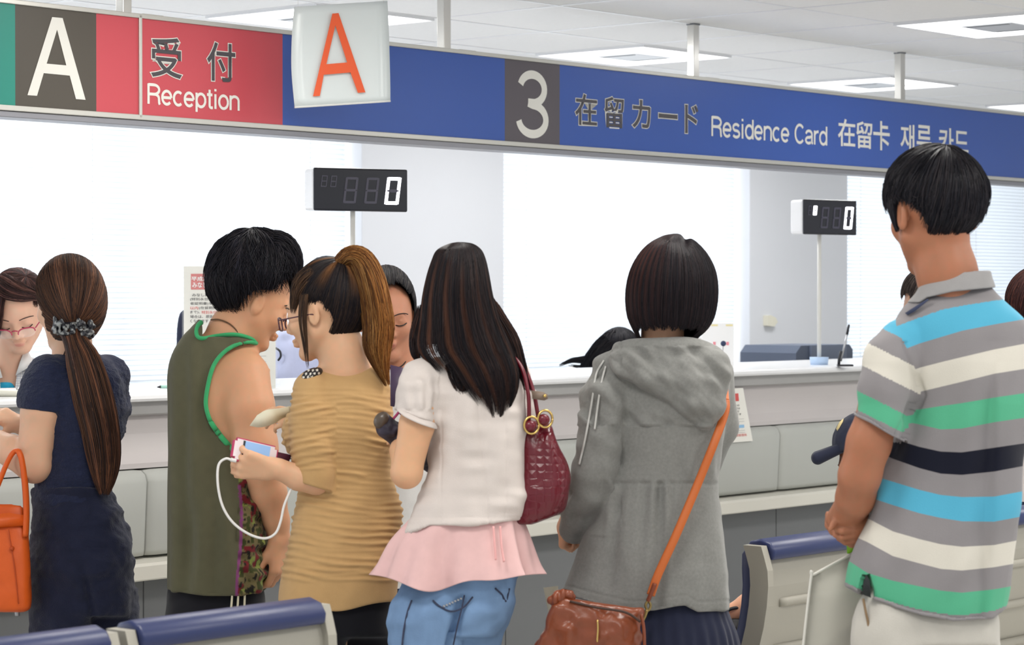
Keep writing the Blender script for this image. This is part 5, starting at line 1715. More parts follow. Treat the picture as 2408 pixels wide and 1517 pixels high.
# edging bands, following the cut edges on the near surface
pts = vo_tank.on([(u - 2, v - 1) for u, v in ah[3:66]], 1.5, (vo_tkb,))
ftube('arm_edging', F3, pts, 6.5, m_grn, tk, 10, 90, 5)
npts = vo_tank.on([(600, 806), (590, 797), (565, 789), (540, 787), (505, 791), (480, 796), (466, 793), (462, 780), (466, 766), (474, 758)], 0.5, (vo_tkb,))
ftube('neck_edging', F3, npts, 6.5, m_grn, tk, 10, 70, 5)
ftube('necklace_cord', F3, [(496, 752, -30), (515, 752, -50), (540, 762, -62), (558, 780, -62), (566, 800, -54)], 1.8, mat('brown cord', rgb(96, 66, 40), 0.6), tk)
m_bpt = fabric('black track cloth', rgb(24, 24, 30), 0.15)
legs3 = [[(462, 1420, -14, 62), (455, 1600, -25, 66), (460, 1850, -30, 52), (460, fl - 60, -30, 46)], [(552, 1420, 22, 64), (560, 1600, 30, 66), (560, 1850, 40, 52), (560, fl - 60, 40, 46)]]
trousers('track_trousers', F3, tk, [(1340, 410, 608, 0, 86), (1400, 398, 620, 0, 92), (1480, 396, 622, 0, 98)], legs3, m_bpt, lambda V: 3 * noise3(V / np.array([40, 60, 40]), 18))
m_str = fabric('cream stripe tape', rgb(222, 216, 190), 0.1)
for u0, u1, w0 in ((547, 543, -92), (561, 558, -88), (576, 574, -80)):
    ftube('side_stripe', F3, [(u0, 1390, w0 - 16), (u1, 1440, w0 - 20), (u1 - 2, 1500, w0 - 12)], 3.6, m_str, tk, 8, 12, 2.5)
shoes(F3, tk, feet3, M_shoe_w)
# ================================================================== the ponytailed woman in the tan dress
F4 = Fig(5.5)
ta = person(F4, 800, 'person in a ribbed tan dress with a golden ponytail, glasses and a phone')
fl = F4.floor_v()
R4 = rot_frame(66, 10, 0)
HC4 = np.array([758, 736, 0.0])
vo = Vol((540, 600, -200), (960, fl, 210), 4)
vo.head(HC4, 212, R4, 12, True, 0.9)
vo.chain([(790, 770, 0, 50), (806, 830, -2, 50), (812, 870, 0, 58)], 24)
vo.cap((752, 892, -14), (872, 884, 14), 20, 20, 30)
vo.stack([(868, 735, 885, 0, 34), (900, 718, 895, 0, 56), (960, 715, 900, 0, 72), (1100, 720, 895, 0, 70), (1250, 715, 905, 0, 80), (1410, 710, 905, 0, 82)], 10)
feet4 = [(760, -40, 60), (855, 50, 60)]
legs_body(vo, F4, [(768, 1400, -30), (858, 1400, 40)], feet4, (52, 44, 36))
# left arm: elbow tucked, forearm to the left with the phone
vo.chain([(742, 930, -52, 30), (735, 1050, -74, 36), (742, 1122, -78, 38)], 10)
vo.chain([(748, 1132, -76, 34), (700, 1122, -92, 31), (655, 1103, -104, 24), (640, 1098, -106, 23)], 8)
vo.hand((646, 1104, -108), (-0.92, -0.16, -0.05), (-0.05, -0.50, 0.86), 158, thumb=1, curls=[(0.55, 0.75, 0.5), (0.6, 0.8, 0.6), (0.7, 0.8, 0.6), (0.8, 0.9, 0.6)], k=3, wr=22, thumb_dir=(0.75, 0.45, 0.35), thumb_curl=0.15)
# right hand, raised in front of her chest, fingers holding the slip
vo.chain([(880, 920, 60, 38), (885, 1040, 120, 36), (860, 1090, 150, 34)], 10)
vo.chain([(860, 1090, 150, 32), (770, 1035, 120, 28), (712, 985, 80, 21)], 10)
vo.hand((712, 985, 80), (-0.96, -0.08, -0.25), (0.05, 0.5, 0.85), 118, thumb=-1, spread=0.0, curls=[(0.4, 0.5, 0.3), (0.45, 0.55, 0.3), (0.6, 0.7, 0.4), (0.8, 0.8, 0.5)], k=3, wr=20, thumb_dir=(0.8, 0.4, 0.3))
body_obj(F4, vo, ta, rgb(228, 180, 144), 41)
brow(F4, ta, HC4, 212, R4, -1, m_brow)
gl = bpy.data.objects.new('glasses', None); COL.objects.link(gl); gl.parent = ta
glasses(F4, gl, HC4, 212, R4, mat('purple glasses rim', rgb(74, 34, 52), 0.3), m_len, full=True)
rng = np.random.default_rng(21)
c_h = np.array([778, 706, 2.0]); r_h = np.array([82, 100, 98])
tie = np.array([800, 622, -18.0])
pole = R4 @ (tie - c_h)
S, _ = cap_surface(c_h, r_h, R4, pole / r_h, lambda a: np.full(len(a), 2.6))
ff = R4.T @ np.array([0, -0.30, 1.0])
ear_d = [R4.T @ np.array([sx * 1.0, -0.50, 0.12]) for sx in (-1, 1)]
nape = np.array([0.12, 1.0, -0.1])
t4 = hairline(S, c_h, ff, ear_d, 0.55, nape=nape, nape_c=0.965, ear_c=0.88)
mid4 = lambda t: np.repeat(c_h[None], len(t), 0)
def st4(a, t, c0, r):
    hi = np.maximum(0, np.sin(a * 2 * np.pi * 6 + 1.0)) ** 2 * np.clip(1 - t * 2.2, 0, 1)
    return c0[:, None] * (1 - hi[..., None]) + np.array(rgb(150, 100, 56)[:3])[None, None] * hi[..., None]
DK = [rgb(28, 24, 28), rgb(40, 32, 32), rgb(22, 20, 26), rgb(54, 42, 36)]
parts = [surf_base(F4, S, 60, 26, t4, 0.985, DK[2], mid4),
         strands(F4, S, 3600, 14, ANY, lambda a, r: r.uniform(0, 0.05, len(a)), lambda a, r: t4(a) * r.uniform(0.8, 1.05, len(a)), 0.9, DK, rng, 0.02, 0.006, st4, 0, 0.5, mid4)]
# fringe and side lock along the face
for path, nn in (([(742, 640, -30, 20, 16), (714, 668, -30, 22, 20), (698, 700, -28, 14, 18), (690, 738, -24, 6, 10)], 420),
                 ([(716, 690, -70, 8, 8), (712, 750, -66, 8, 8), (718, 810, -54, 5, 6), (724, 868, -46, 2, 3)], 70)):
    Sp, Cp = path_surface(path)
    parts.append(strands(F4, Sp, nn, 12, ANY, Z0, T1(0.75, 1.0), 0.8, [rgb(70, 52, 42), rgb(92, 68, 50), rgb(50, 40, 36)], rng, 0.2, 0.03, None, 0, 0.3, Cp))
    if nn > 100: parts.append(surf_base(F4, Sp, 14, 12, lambda a: np.full(len(a), 0.9), 0.8, DK[3], Cp))
pt = [(796, 622, -18, 14, 14), (822, 604, -26, 20, 24), (848, 612, -34, 25, 30), (868, 652, -44, 29, 32), (882, 710, -50, 30, 32), (890, 768, -52, 31, 30), (888, 815, -52, 28, 26), (896, 858, -52, 17, 18), (912, 908, -52, 5, 5)]
Sp, Cp = path_surface(pt)
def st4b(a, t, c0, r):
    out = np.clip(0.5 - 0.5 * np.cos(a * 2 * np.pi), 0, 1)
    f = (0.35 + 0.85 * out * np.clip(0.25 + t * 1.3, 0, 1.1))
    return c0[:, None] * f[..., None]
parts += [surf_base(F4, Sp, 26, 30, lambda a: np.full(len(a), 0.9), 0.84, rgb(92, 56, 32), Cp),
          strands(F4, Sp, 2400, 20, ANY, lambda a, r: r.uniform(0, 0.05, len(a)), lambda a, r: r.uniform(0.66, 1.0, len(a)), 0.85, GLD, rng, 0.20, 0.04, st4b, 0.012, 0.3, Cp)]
hair_obj('hair', parts, ta)
vo = Vol((760, 590, -60), (850, 660, 30), 2)
for k in range(16):
    a = k / 16 * 6.283
    vo.ell((800 + 17 * math.cos(a) * 0.75, 622 - 15 * math.cos(a) * 0.7 + 3, -20 + 17 * math.sin(a)), (6, 6, 6), 3)
vol_obj('hair_tie', F4, vo, mat('black beads', rgb(22, 22, 26), 0.25), ta)
fpoly('hair_clip', F4, [(803, 634, -40), (812, 630, -42), (822, 638, -42), (812, 640, -42)], 3, mat('silver clip', rgb(225, 225, 228), 0.2, metal=0.5), ta)
# the ruched dress
m_tan = fabric('tan ribbed jersey', rgb(196, 158, 108), 0.2, 700, 0.9, 0.04, 40)
vo = Vol((635, 845, -200), (975, 1450, 220), 3)
vo.stack([(862, 752, 888, 0, 18), (872, 722, 902, 0, 40), (892, 704, 912, 0, 62), (930, 698, 918, 0, 84), (980, 688, 922, 0, 98), (1020, 676, 924, 0, 102), (1060, 690, 920, 0, 96), (1110, 702, 920, 0, 90), (1150, 700, 930, 0, 94), (1210, 688, 945, 0, 104), (1280, 676, 942, 0, 112), (1340, 662, 938, 0, 116), (1400, 656, 935, 0, 116), (1442, 655, 932, 0, 112)], 8, 2.4, 3)
vo.ell((688, 1018, -10), (26, 48, 52), 14)
vo.part(lambda v: v.chain([(730, 914, -48, 42), (728, 985, -72, 46), (732, 1060, -80, 46), (738, 1115, -84, 44), (744, 1175, -84, 42)], 14), lambda U, V, W: V - (1132 + 0.30 * (U - 695)) + 0 * W)
vo.field_cut(lambda U, V, W: V - (1414 + 24 * np.exp(-((U - 790) / 75) ** 2)) + 0 * W, 2)
vo.ell((808, 846, 0), (84, 27, 70), 4, op='cut')
def tandisp(V):
    u, v, w = V.T
    slv = (u < 790) & (v > 930) & (v < 1160) & (w < -40)
    wob = 5 * noise3(V / np.array([70, 60, 70]), 31) + 7 * np.sin(u / 60 + v / 130)
    ph = (v + wob + np.where(slv, 0.20 * (u - 730), -0.10 * (u - 800))) / 17.5
    fr = ph - np.floor(ph)
    rib = np.clip(1.5 * (1 - np.abs(fr * 2 - 1)) - 0.4, 0, 1) ** 0.8
    msk = np.clip(0.15 + 1.2 * np.clip(noise3(V / np.array([55, 26, 55]), 32) + 0.35, 0, 1), 0, 1)
    edge = np.clip((v - 905) / 30, 0, 1) * np.clip((1372 - v) / 10, 0, 1)
    edge = np.where(slv, np.clip((1108 - v) / 8, 0, 1) * np.clip((v - 915) / 30, 0, 1), edge)
    fine = np.sin((v + wob) / 5.6 * 6.283 / 2) * 0.5 * edge
    return 5.6 * rib * msk * edge + fine + 4 * noise3(V / np.array([60, 70, 60]), 33)
vol_obj('dress', F4, vo, m_tan, ta, 1, tandisp)
m_stud = attr_mat('studded black cloth', 'col', None, 0.5, 0.4)
def epaulette(name, c, ru, rv, rw, n, seed):
    vo = Vol((c[0] - 60, c[1] - 40, c[2] - 60), (c[0] + 60, c[1] + 50, c[2] + 60), 2)
    Rr = rot_frame(0, 0, 22)
    vo.ell(c, (ru, rv, rw), 2, R=np.array([[0.88, -0.47, 0], [0.47, 0.88, 0], [0, 0, 1.0]]))
    def col(V):
        d = (V - np.array(c)) @ np.array([[0.88, -0.47, 0], [0.47, 0.88, 0], [0, 0, 1.0]]).T
        k = (np.abs(((d[:, 0] / 9.0) % 1) - 0.5) < 0.26) & (np.abs(((d[:, 1] / 9.0 + np.floor(d[:, 0] / 9.0) * 0.5) % 1) - 0.5) < 0.26)
        k &= np.abs(d[:, 0]) < ru * 0.86
        return np.concatenate([np.where(k[:, None], np.array([[lin(232), lin(228), lin(216)]]), np.array([[lin(30), lin(28), lin(32)]])), np.ones((len(V), 1))], 1)
    vol_obj(name, F4, vo, m_stud, ta, 0, None, 'black shoulder tab with pale studs', {'col': ('FLOAT_COLOR', col)})
epaulette('shoulder_tab', (728, 885, -36), 34, 16, 44, 14, 1)
epaulette('shoulder_tab', (893, 868, 12), 24, 13, 34, 10, 2)
m_blk2 = fabric('black leggings', rgb(20, 20, 26), 0.1)
trousers('leggings', F4, ta, [(1370, 668, 920, 0, 98), (1430, 672, 922, 0, 100), (1500, 690, 920, 0, 92)], [[(742, 1440, -36, 62), (752, 1640, -40, 54), (760, 1880, -40, 42), (760, fl - 60, -40, 40)], [(860, 1440, 44, 64), (858, 1640, 48, 54), (855, 1880, 50, 42), (855, fl - 60, 50, 40)]], m_blk2)
shoes(F4, ta, feet4, M_shoe_b, 220)

# phone, booklet, slip and cord in her hands
m_pink = mat('pink phone case', rgb(196, 44, 96), 0.35)
m_phw = mat('white phone face', rgb(240, 226, 228), 0.2)
m_scr2 = mat('phone screen', rgb(120, 150, 190), 0.15, emit=rgb(150, 185, 225), estr=0.5)
ph = P(580, 1085, 5.5 - 0.11)
def slab_uvw(name, O, ex, ey, en, x0, y0, x1, y1, z0, z1, m, parent, fig, bev=0.0):
    b = bmesh.new(); off = wloc(parent)
    def q(x, y, z): return Vector(fig.W(np.array(O) + np.array(ex) * x + np.array(ey) * y + np.array(en) * z)) - off
    r = bmesh.ops.create_cube(b, size=1.0)
    for v in r['verts']: v.co = Vector(((x0 + x1) / 2 + v.co.x * (x1 - x0), (y0 + y1) / 2 + v.co.y * (y1 - y0), (z0 + z1) / 2 + v.co.z * (z1 - z0)))
    if bev:
        es = [e for e in b.edges if abs(e.verts[0].co.z - e.verts[1].co.z) > abs(z1 - z0) * 0.5]
        bmesh.ops.bevel(b, geom=es, offset=bev, segments=4, affect='EDGES')
    for v in b.verts: v.co = q(*v.co)
    bmesh.ops.recalc_face_normals(b, faces=b.faces[:])
    me = bpy.data.meshes.new(name); b.to_mesh(me); b.free()
    return link(name, me, m, parent)
def unit(v): v = np.array(v, float); return v / np.linalg.norm(v)
phone = empty('phone', ph, 'pink cased white phone in the hand of the person in tan', 'phone')
O = np.array([543, 1080, -122.0]); ex = unit((0.93, 0.22, 0.30)); ey = unit((0.42, -0.72, 0.30)); ey = unit(ey - ex * ey.dot(ex)); en = np.cross(ex, ey); en = en if en[2] < 0 else -en
slab_uvw('case', O, ex, ey, en, 0, 0, 112, 56, -10, 0, m_pink, phone, F4, 8)
slab_uvw('face', O, ex, ey, en, 3, 3, 109, 53, 0, 1.5, m_phw, phone, F4, 6)
slab_uvw('screen', O, ex, ey, en, 26, 5, 92, 51, 1.5, 2.2, m_scr2, phone, F4)
slab_uvw('screen_band', O, ex, ey, en, 24, 5, 29, 51, 1.5, 2.5, M_blk, phone, F4)
bk = P(650, 1076, 5.5 - 0.08)
book = empty('booklet', bk, 'dark maroon passport sized booklet held behind the pink phone', 'booklet')
fpoly('cover', F4, [(600, 1058, -86), (622, 1056, -84), (686, 1070, -62), (676, 1096, -62), (655, 1100, -70), (604, 1082, -88)], 5, mat('maroon cover', rgb(92, 46, 62), 0.5), book)
fpoly('page_edge', F4, [(604, 1083, -90), (655, 1101, -72), (655, 1104, -72), (604, 1087, -90)], 4, M_paper, book)
sl_ = P(635, 980, 5.5)
slip = empty('paper_slip', sl_, 'curled cream paper slip held in the raised hand of the person in tan', 'paper')
pu = cr([(605, 976, -10), (624, 965, -16), (640, 962, -14), (658, 960, 0), (682, 955, 16)], 16)
pv = cr([(587, 1001, 0), (612, 1005, -4), (642, 997, -2), (664, 984, 10), (686, 976, 26)], 16)
V = np.concatenate([F4.W(pu), F4.W(pv)]); n = 16
o = np_mesh('slip_sheet', V, np.array([[i, i + 1, n + i + 1, n + i] for i in range(n - 1)]), mat('cream slip', rgb(244, 238, 212), 0.6), slip)
md = o.modifiers.new('thick', 'SOLIDIFY'); md.thickness = 0.0008
ec = empty('earphone_cord', P(600, 1200, 5.4), 'thin white cord looping down from the pink phone', 'cord')
ftube('cord', F4, [(545, 1082, -124), (530, 1079, -126), (514, 1094, -128), (512, 1135, -130), (520, 1180, -130), (536, 1214, -130), (560, 1240, -128), (594, 1260, -126), (625, 1266, -122), (648, 1254, -118), (660, 1226, -112), (668, 1190, -108), (680, 1160, -100), (690, 1140, -96)], 3.0, mat('white cord', rgb(236, 234, 230), 0.45), ec, 8, 120)
ftube('plug', F4, [(556, 1084, -122), (542, 1081, -124)], 4.5, mat('white cord', rgb(236, 234, 230), 0.45), ec, 8, 6)

# ================================================================== the person facing the queue behind the ponytail
F5 = Fig(6.45)
fp = person(F5, 925, 'person with dark hair pulled back, facing the queue behind the golden ponytail')
fl = F5.floor_v()
R5 = rot_frame(184, 8, -4)
HC5 = np.array([910, 752, 0.0])
vo = Vol((780, 610, -160), (1080, fl, 200), 5)
vo.head(HC5, 188, R5, 12, True, 0.9)
vo.chain([(926, 800, 14, 44), (936, 870, 20, 44)], 16)
vo.stack([(870, 880, 1000, 20, 40), (930, 855, 1020, 20, 66), (1100, 860, 1015, 20, 70), (1400, 860, 1010, 20, 76)], 12)
legs_body(vo, F5, [(895, 1400, 20), (985, 1400, 20)], [(895, 10, 160), (985, 20, 160)], (56, 46, 38))
body_obj(F5, vo, fp, rgb(190, 132, 104), 51, lips(R5, HC5, 188, rgb(150, 80, 74)))
m_eye = mat('dark eye', rgb(30, 22, 22), 0.2)
for sx in (-1, 1):
    brow(F5, fp, HC5, 188, R5, sx, m_brow)
    lash(F5, fp, HC5, 188, R5, sx, m_eye)
rng = np.random.default_rng(31)
c_h = HC5 + np.array([2, -38, 12]); r_h = np.array([66, 90, 84])
S, _ = cap_surface(c_h, r_h, R5, np.array([0, 0.25, -1.0]), lambda a: np.full(len(a), 2.2))
t5 = hairline(S, c_h, R5.T @ np.array([0, -0.34, 1.0]), [], 0.40)
mid5 = lambda t: np.repeat(c_h[None], len(t), 0)
DG = [rgb(36, 34, 38), rgb(54, 52, 54), rgb(28, 28, 34), rgb(76, 72, 70)]
hair_obj('hair', [surf_base(F5, S, 50, 24, t5, 0.985, DG[2], mid5), strands(F5, S, 2400, 12, ANY, Z0, lambda a, r: t5(a) * r.uniform(0.94, 1.03, len(a)), 0.9, DG, rng, 0.02, 0.004, None, 0, 0.5, mid5)], fp)
m_whc = fabric('white cotton', rgb(232, 232, 230), 0.15)
vo = Vol((800, 850, -120), (1080, 1440, 160), 5)
vo.stack([(862, 890, 984, 20, 30), (880, 866, 1006, 20, 58), (930, 842, 1030, 20, 80), (1100, 846, 1028, 20, 86), (1420, 846, 1026, 20, 92)], 8)
vo.chain([(1010, 910, 20, 44), (1030, 1020, 10, 42), (1020, 1120, -20, 38)], 16)
vo.chain([(862, 910, 20, 44), (848, 1020, 10, 42), (852, 1120, -20, 38)], 16)
vo.ell((934, 852, 10), (34, 26, 40), 3, op='cut')
vol_obj('white_shirt', F5, vo, m_whc, fp, 1, lambda V: 3 * noise3(V / 45.0, 5))
ftube('necklace_cord', F5, [(905, 855, -18), (925, 868, -30), (948, 858, -26), (960, 838, -8)], 1.5, mat('dark cord', rgb(40, 28, 26), 0.7), fp)
trousers('trousers', F5, fp, [(1380, 850, 1022, 20, 94), (1460, 852, 1020, 20, 92)], [[(895, 1450, 20, 64), (895, 1700, 20, 54), (895, fl - 60, 10, 42)], [(985, 1450, 20, 64), (985, 1700, 20, 54), (985, fl - 60, 20, 42)]], M_ofc, None, 26, 8)
shoes(F5, fp, [(895, 10, 160), (985, 20, 160)], M_shoe_b, 210)

# ================================================================== the officer behind the notice
F6 = Fig(8.9)
of = person(F6, 705, 'person in a pale blue uniform shirt with a badge behind the counter notice')
fl = F6.floor_v()
R6 = rot_frame(200, 14, 0)
HC6 = np.array([768, 688, 0.0])
vo = Vol((590, 600, -150), (860, fl, 150), 6)
vo.head(HC6, 150, R6, 10, True)
vo.chain([(758, 730, 10, 30), (742, 790, 10, 34)], 14)
vo.stack([(780, 690, 790, 0, 26), (840, 672, 800, 0, 44), (1100, 670, 785, 0, 50)], 10)
legs_body(vo, F6, [(690, 1090, 0), (765, 1090, 0)], [(690, 0, 180), (765, 0, 180)], (42, 34, 28))
body_obj(F6, vo, of, SK_B, 61, lips(R6, HC6, 150, rgb(176, 104, 92)))
rng = np.random.default_rng(41)
c_h = HC6 + np.array([0, -16, 8]); r_h = np.array([58, 66, 66])
S, _ = cap_surface(c_h, r_h, R6, np.array([0.1, 0.8, -0.5]), lambda a: np.full(len(a), 2.0))
t6 = hairline(S, c_h, R6.T @ np.array([0, -0.3, 1.0]), [], 0.40)
mid6 = lambda t: np.repeat(c_h[None], len(t), 0)
hair_obj('hair', [surf_base(F6, S, 40, 20, t6, 0.985, BLK[2], mid6), strands(F6, S, 1200, 10, ANY, Z0, lambda a, r: t6(a) * r.uniform(0.9, 1.03, len(a)), 0.9, BLK, rng, 0.05, 0.02, None, 0, 0.5, mid6)], of)
m_lav = fabric('pale blue uniform cloth', rgb(204, 210, 240), 0.12)
vo = Vol((600, 740, -110), (860, 1130, 110), 4)
vo.stack([(762, 712, 780, 0, 22), (776, 684, 800, 0, 44), (820, 652, 812, 0, 64), (900, 656, 800, 0, 66), (1000, 660, 792, 0, 62), (1110, 660, 790, 0, 62)], 8)
vo.chain([(676, 800, -10, 34), (672, 880, -30, 34), (700, 940, -50, 30)], 14)
vo.chain([(794, 800, -10, 34), (806, 880, -30, 34), (790, 940, -50, 30)], 14)
vo.ell((752, 756, 0), (28, 18, 30), 3, op='cut')
vol_obj('uniform_shirt', F6, vo, m_lav, of, 1, lambda V: 3.5 * noise3(V / np.array([26, 50, 30]), 6))
fpoly('badge', F6, [(640, 764, -62), (666, 760, -66), (658, 777, -66), (644, 781, -64)], 4, mat('gold badge', rgb(196, 182, 120), 0.35, metal=0.4), of)
fpoly('badge_bar', F6, [(646, 768, -67), (657, 766, -69), (655, 773, -69), (648, 775, -67)], 2, mat('badge enamel', rgb(120, 120, 110), 0.4), of)
ftube('radio_cord', F6, [(648, 818, -64), (658, 826, -68), (660, 838, -68), (654, 848, -66)], 2.6, M_blk, of)
trousers('trousers', F6, of, [(1070, 662, 790, 0, 62), (1130, 664, 788, 0, 62)], [[(690, 1120, 0, 46), (690, 1300, 0, 40), (690, fl - 40, 0, 32)], [(765, 1120, 0, 46), (765, 1300, 0, 40), (765, fl - 40, 0, 32)]], M_ofc, None, 20, 8)
shoes(F6, of, [(690, 0, 180), (765, 0, 180)], M_shoe_b, 160)
# ================================================================== the woman in the white blouse
F7 = Fig(5.25)
wb_ = person(F7, 1090, 'person with long dark hair in a white blouse over a pink tunic and jeans')
fl = F7.floor_v()
R7 = rot_frame(28, 4, 0)
HC7 = np.array([1072, 690, -4.0])
vo = Vol((850, 560, -200), (1290, fl, 230), 5)
vo.head(HC7, 190, R7, 12, True)
vo.chain([(1082, 740, -6, 48), (1090, 830, -8, 48)], 20)
vo.stack([(850, 1010, 1200, 0, 30), (900, 990, 1215, 0, 56), (1000, 1010, 1210, 0, 66), (1100, 1015, 1205, 0, 62), (1250, 990, 1215, 0, 74), (1400, 980, 1200, 0, 76)], 10)
feet7 = [(1020, -40, 30), (1130, 40, 30)]
legs_body(vo, F7, [(1010, 1420, -30), (1105, 1420, 26)], feet7, (48, 42, 36))
vo.chain([(995, 910, -56, 34), (980, 1000, -70, 41), (955, 1112, -66, 36)], 10)
vo.chain([(957, 1112, -62, 36), (950, 1060, 30, 32), (948, 1034, 92, 25)], 12)
vo.hand((950, 1030, 96), (0.7, -0.3, 0.6), (-0.6, 0, -0.8), 120, thumb=1, curl=(0.6, 0.7, 0.5))
vo.chain([(1205, 900, 40, 34), (1222, 1010, 80, 38), (1190, 1090, 140, 36)], 10)
vo.chain([(1190, 1090, 140, 34), (1100, 1060, 190, 28), (1040, 1040, 200, 24)], 10)
vo.hand((1040, 1040, 200), (-0.9, -0.2, 0.1), (0, 0.9, -0.3), 140, thumb=1)
body_obj(F7, vo, wb_, rgb(224, 174, 136), 71, lips(R7, HC7, 208, rgb(190, 108, 98)))
# long layered hair
rng = np.random.default_rng(51)
rings = [(570, 1076, 1090, 2, 6), (574, 1056, 1112, 0, 30), (588, 1030, 1130, -2, 58), (612, 1018, 1140, -4, 80), (650, 1006, 1148, -6, 94), (700, 996, 1157, -10, 98), (760, 990, 1174, -18, 92), (820, 985, 1200, -30, 84), (870, 1020, 1216, -44, 74), (915, 1058, 1216, -56, 60), (950, 1096, 1206, -62, 42), (985, 1128, 1192, -64, 24)]
Sl7, Cl7 = loft_surface(rings)
def end7(a):
    u = np.cos(a * 2 * np.pi); w = np.sin(a * 2 * np.pi)
    e = 0.86 + 0.10 * np.exp(-((a - 0.82) / 0.10) ** 2) + 0.04 * np.sin(a * 2 * np.pi * 11)
    e = np.where(u < -0.45, 0.70, e)                       # shorter on the left
    face = (a > 0.20) & (a < 0.42)                         # open towards the face
    return np.where(face, 0.36, e)
def st7(a, t, c0, r):
    h = np.maximum(0, np.sin(a * 2 * np.pi * 13 + 1.5 * np.sin(t * 4))) ** 2 * np.clip((t - 0.25) * 2.2, 0, 1) * np.clip(1.15 - t, 0, 1)
    left = np.clip(-np.cos(a * 2 * np.pi) * 0.8 + 0.5, 0, 1)
    return c0[:, None] + (np.array(rgb(120, 72, 44)[:3])[None, None] - c0[:, None]) * (h * (0.35 + 0.65 * left))[..., None]
D7 = [rgb(24, 20, 24), rgb(34, 26, 28), rgb(18, 16, 22), rgb(46, 32, 30)]
parts = [surf_base(F7, Sl7, 70, 50, lambda a: np.clip(end7(a) - 0.08, 0.2, 0.92), 0.955, D7[2], Cl7),
         strands(F7, Sl7, 5200, 24, ANY, lambda a, r: r.uniform(0, 0.05, len(a)), lambda a, r: np.clip(end7(a) * r.uniform(0.82, 1.05, len(a)), 0, 1), 0.85, D7, rng, 0.035, 0.008, st7, 0.004, 0.3, Cl7)]
lockp = [(1000, 720, -10, 14, 12), (982, 790, -14, 15, 12), (978, 830, -16, 10, 9), (986, 850, -18, 5, 5)]
for pth, nn in ((lockp, 260), ([(1150, 700, -6, 8, 8), (1180, 750, -12, 10, 8), (1205, 795, -16, 12, 10), (1222, 850, -24, 12, 10), (1238, 905, -30, 8, 8), (1246, 925, -30, 3, 3)], 170),
                ([(1070, 850, -70, 22, 14), (1085, 900, -84, 18, 12), (1092, 935, -86, 7, 6)], 200), ([(1180, 880, -70, 26, 14), (1196, 915, -74, 18, 10), (1190, 945, -74, 8, 6)], 220)):
    Sp, Cp = path_surface(pth)
    parts.append(surf_base(F7, Sp, 14, 14, lambda a: np.full(len(a), 0.9), 0.8, D7[2], Cp))
    parts.append(strands(F7, Sp, nn, 14, ANY, Z0, T1(0.7, 1.0), 0.8, D7 + [rgb(70, 44, 34)], rng, 0.25, 0.04, None, 0, 0.25, Cp))
hair_obj('hair', parts, wb_)
# pink tunic (flared, sheer)
def flare(name, fig, rings, material, parent, folds, seed, sheer=False, open_ends=True, hem=None, n_a=160, n_t=44, thick=0.0012):
    f = cr(rings, n_t)
    a = np.linspace(0, 2 * np.pi, n_a, endpoint=False)
    A, I = np.meshgrid(a, np.arange(n_t), indexing='xy')
    t = I / (n_t - 1.0)
    cs, sn = np.cos(A), np.sin(A)
    q = (np.abs(cs) ** 2.3 + np.abs(sn) ** 2.3) ** (1 / 2.3)
    fo = np.zeros_like(A)
    for (fr, amp, ph) in folds: fo += amp * np.sin(fr * A + ph + 0.5 * np.sin(2 * A + ph))
    ru = (f[I, 2] - f[I, 1]) / 2 * (1 + fo * t ** 1.2); rw = f[I, 4] * (1 + fo * t ** 1.2)
    u = (f[I, 1] + f[I, 2]) / 2 + ru * cs / q; w = f[I, 3] + rw * sn / q
    v = f[I, 0] + 0.0
    if hem is not None: v = v + hem(A, u) * t ** 1.5
    V = fig.W(np.stack([u, v, w], -1).reshape(-1, 3))
    idx = np.arange(n_t * n_a).reshape(n_t, n_a)
    Q = np.stack([idx[:-1], idx[1:], np.roll(idx, -1, 1)[1:], np.roll(idx, -1, 1)[:-1]], -1).reshape(-1, 4)
    o = np_mesh(name, V, Q, material, parent)
    md = o.modifiers.new('thick', 'SOLIDIFY'); md.thickness = thick; md.offset = 0
    return o
m_pnk = fabric('sheer pink cloth', rgb(240, 198, 196), 0.12, 900, 0.8)
p = m_pnk.node_tree.nodes['Principled BSDF']
p.inputs['Alpha'].default_value = 0.86
tun = flare('pink_tunic', F7, [(1190, 992, 1212, 0, 80), (1220, 962, 1226, 0, 94), (1270, 922, 1238, 0, 108), (1330, 897, 1250, 0, 124), (1360, 888, 1256, 0, 130)], m_pnk, wb_, [(5, 0.08, 0.8), (9, 0.09, 2.0), (15, 0.06, 0.3)], 3,
            hem=lambda A, u: 42 * np.exp(-((u - 1010) / 80) ** 2) + 14 * np.exp(-((u - 1160) / 60) ** 2) - 10)
for uu in ((1160, 1238, 1166, 1317), (1176, 1238, 1185, 1322)):
    ftube('draw_string', F7, [(uu[0], uu[1], -112), (uu[0] + 3, (uu[1] + uu[3]) / 2, -120), (uu[2], uu[3], -126)], 2.6, fabric('pink string', rgb(238, 178, 176), 0.1), wb_, 8, 16)
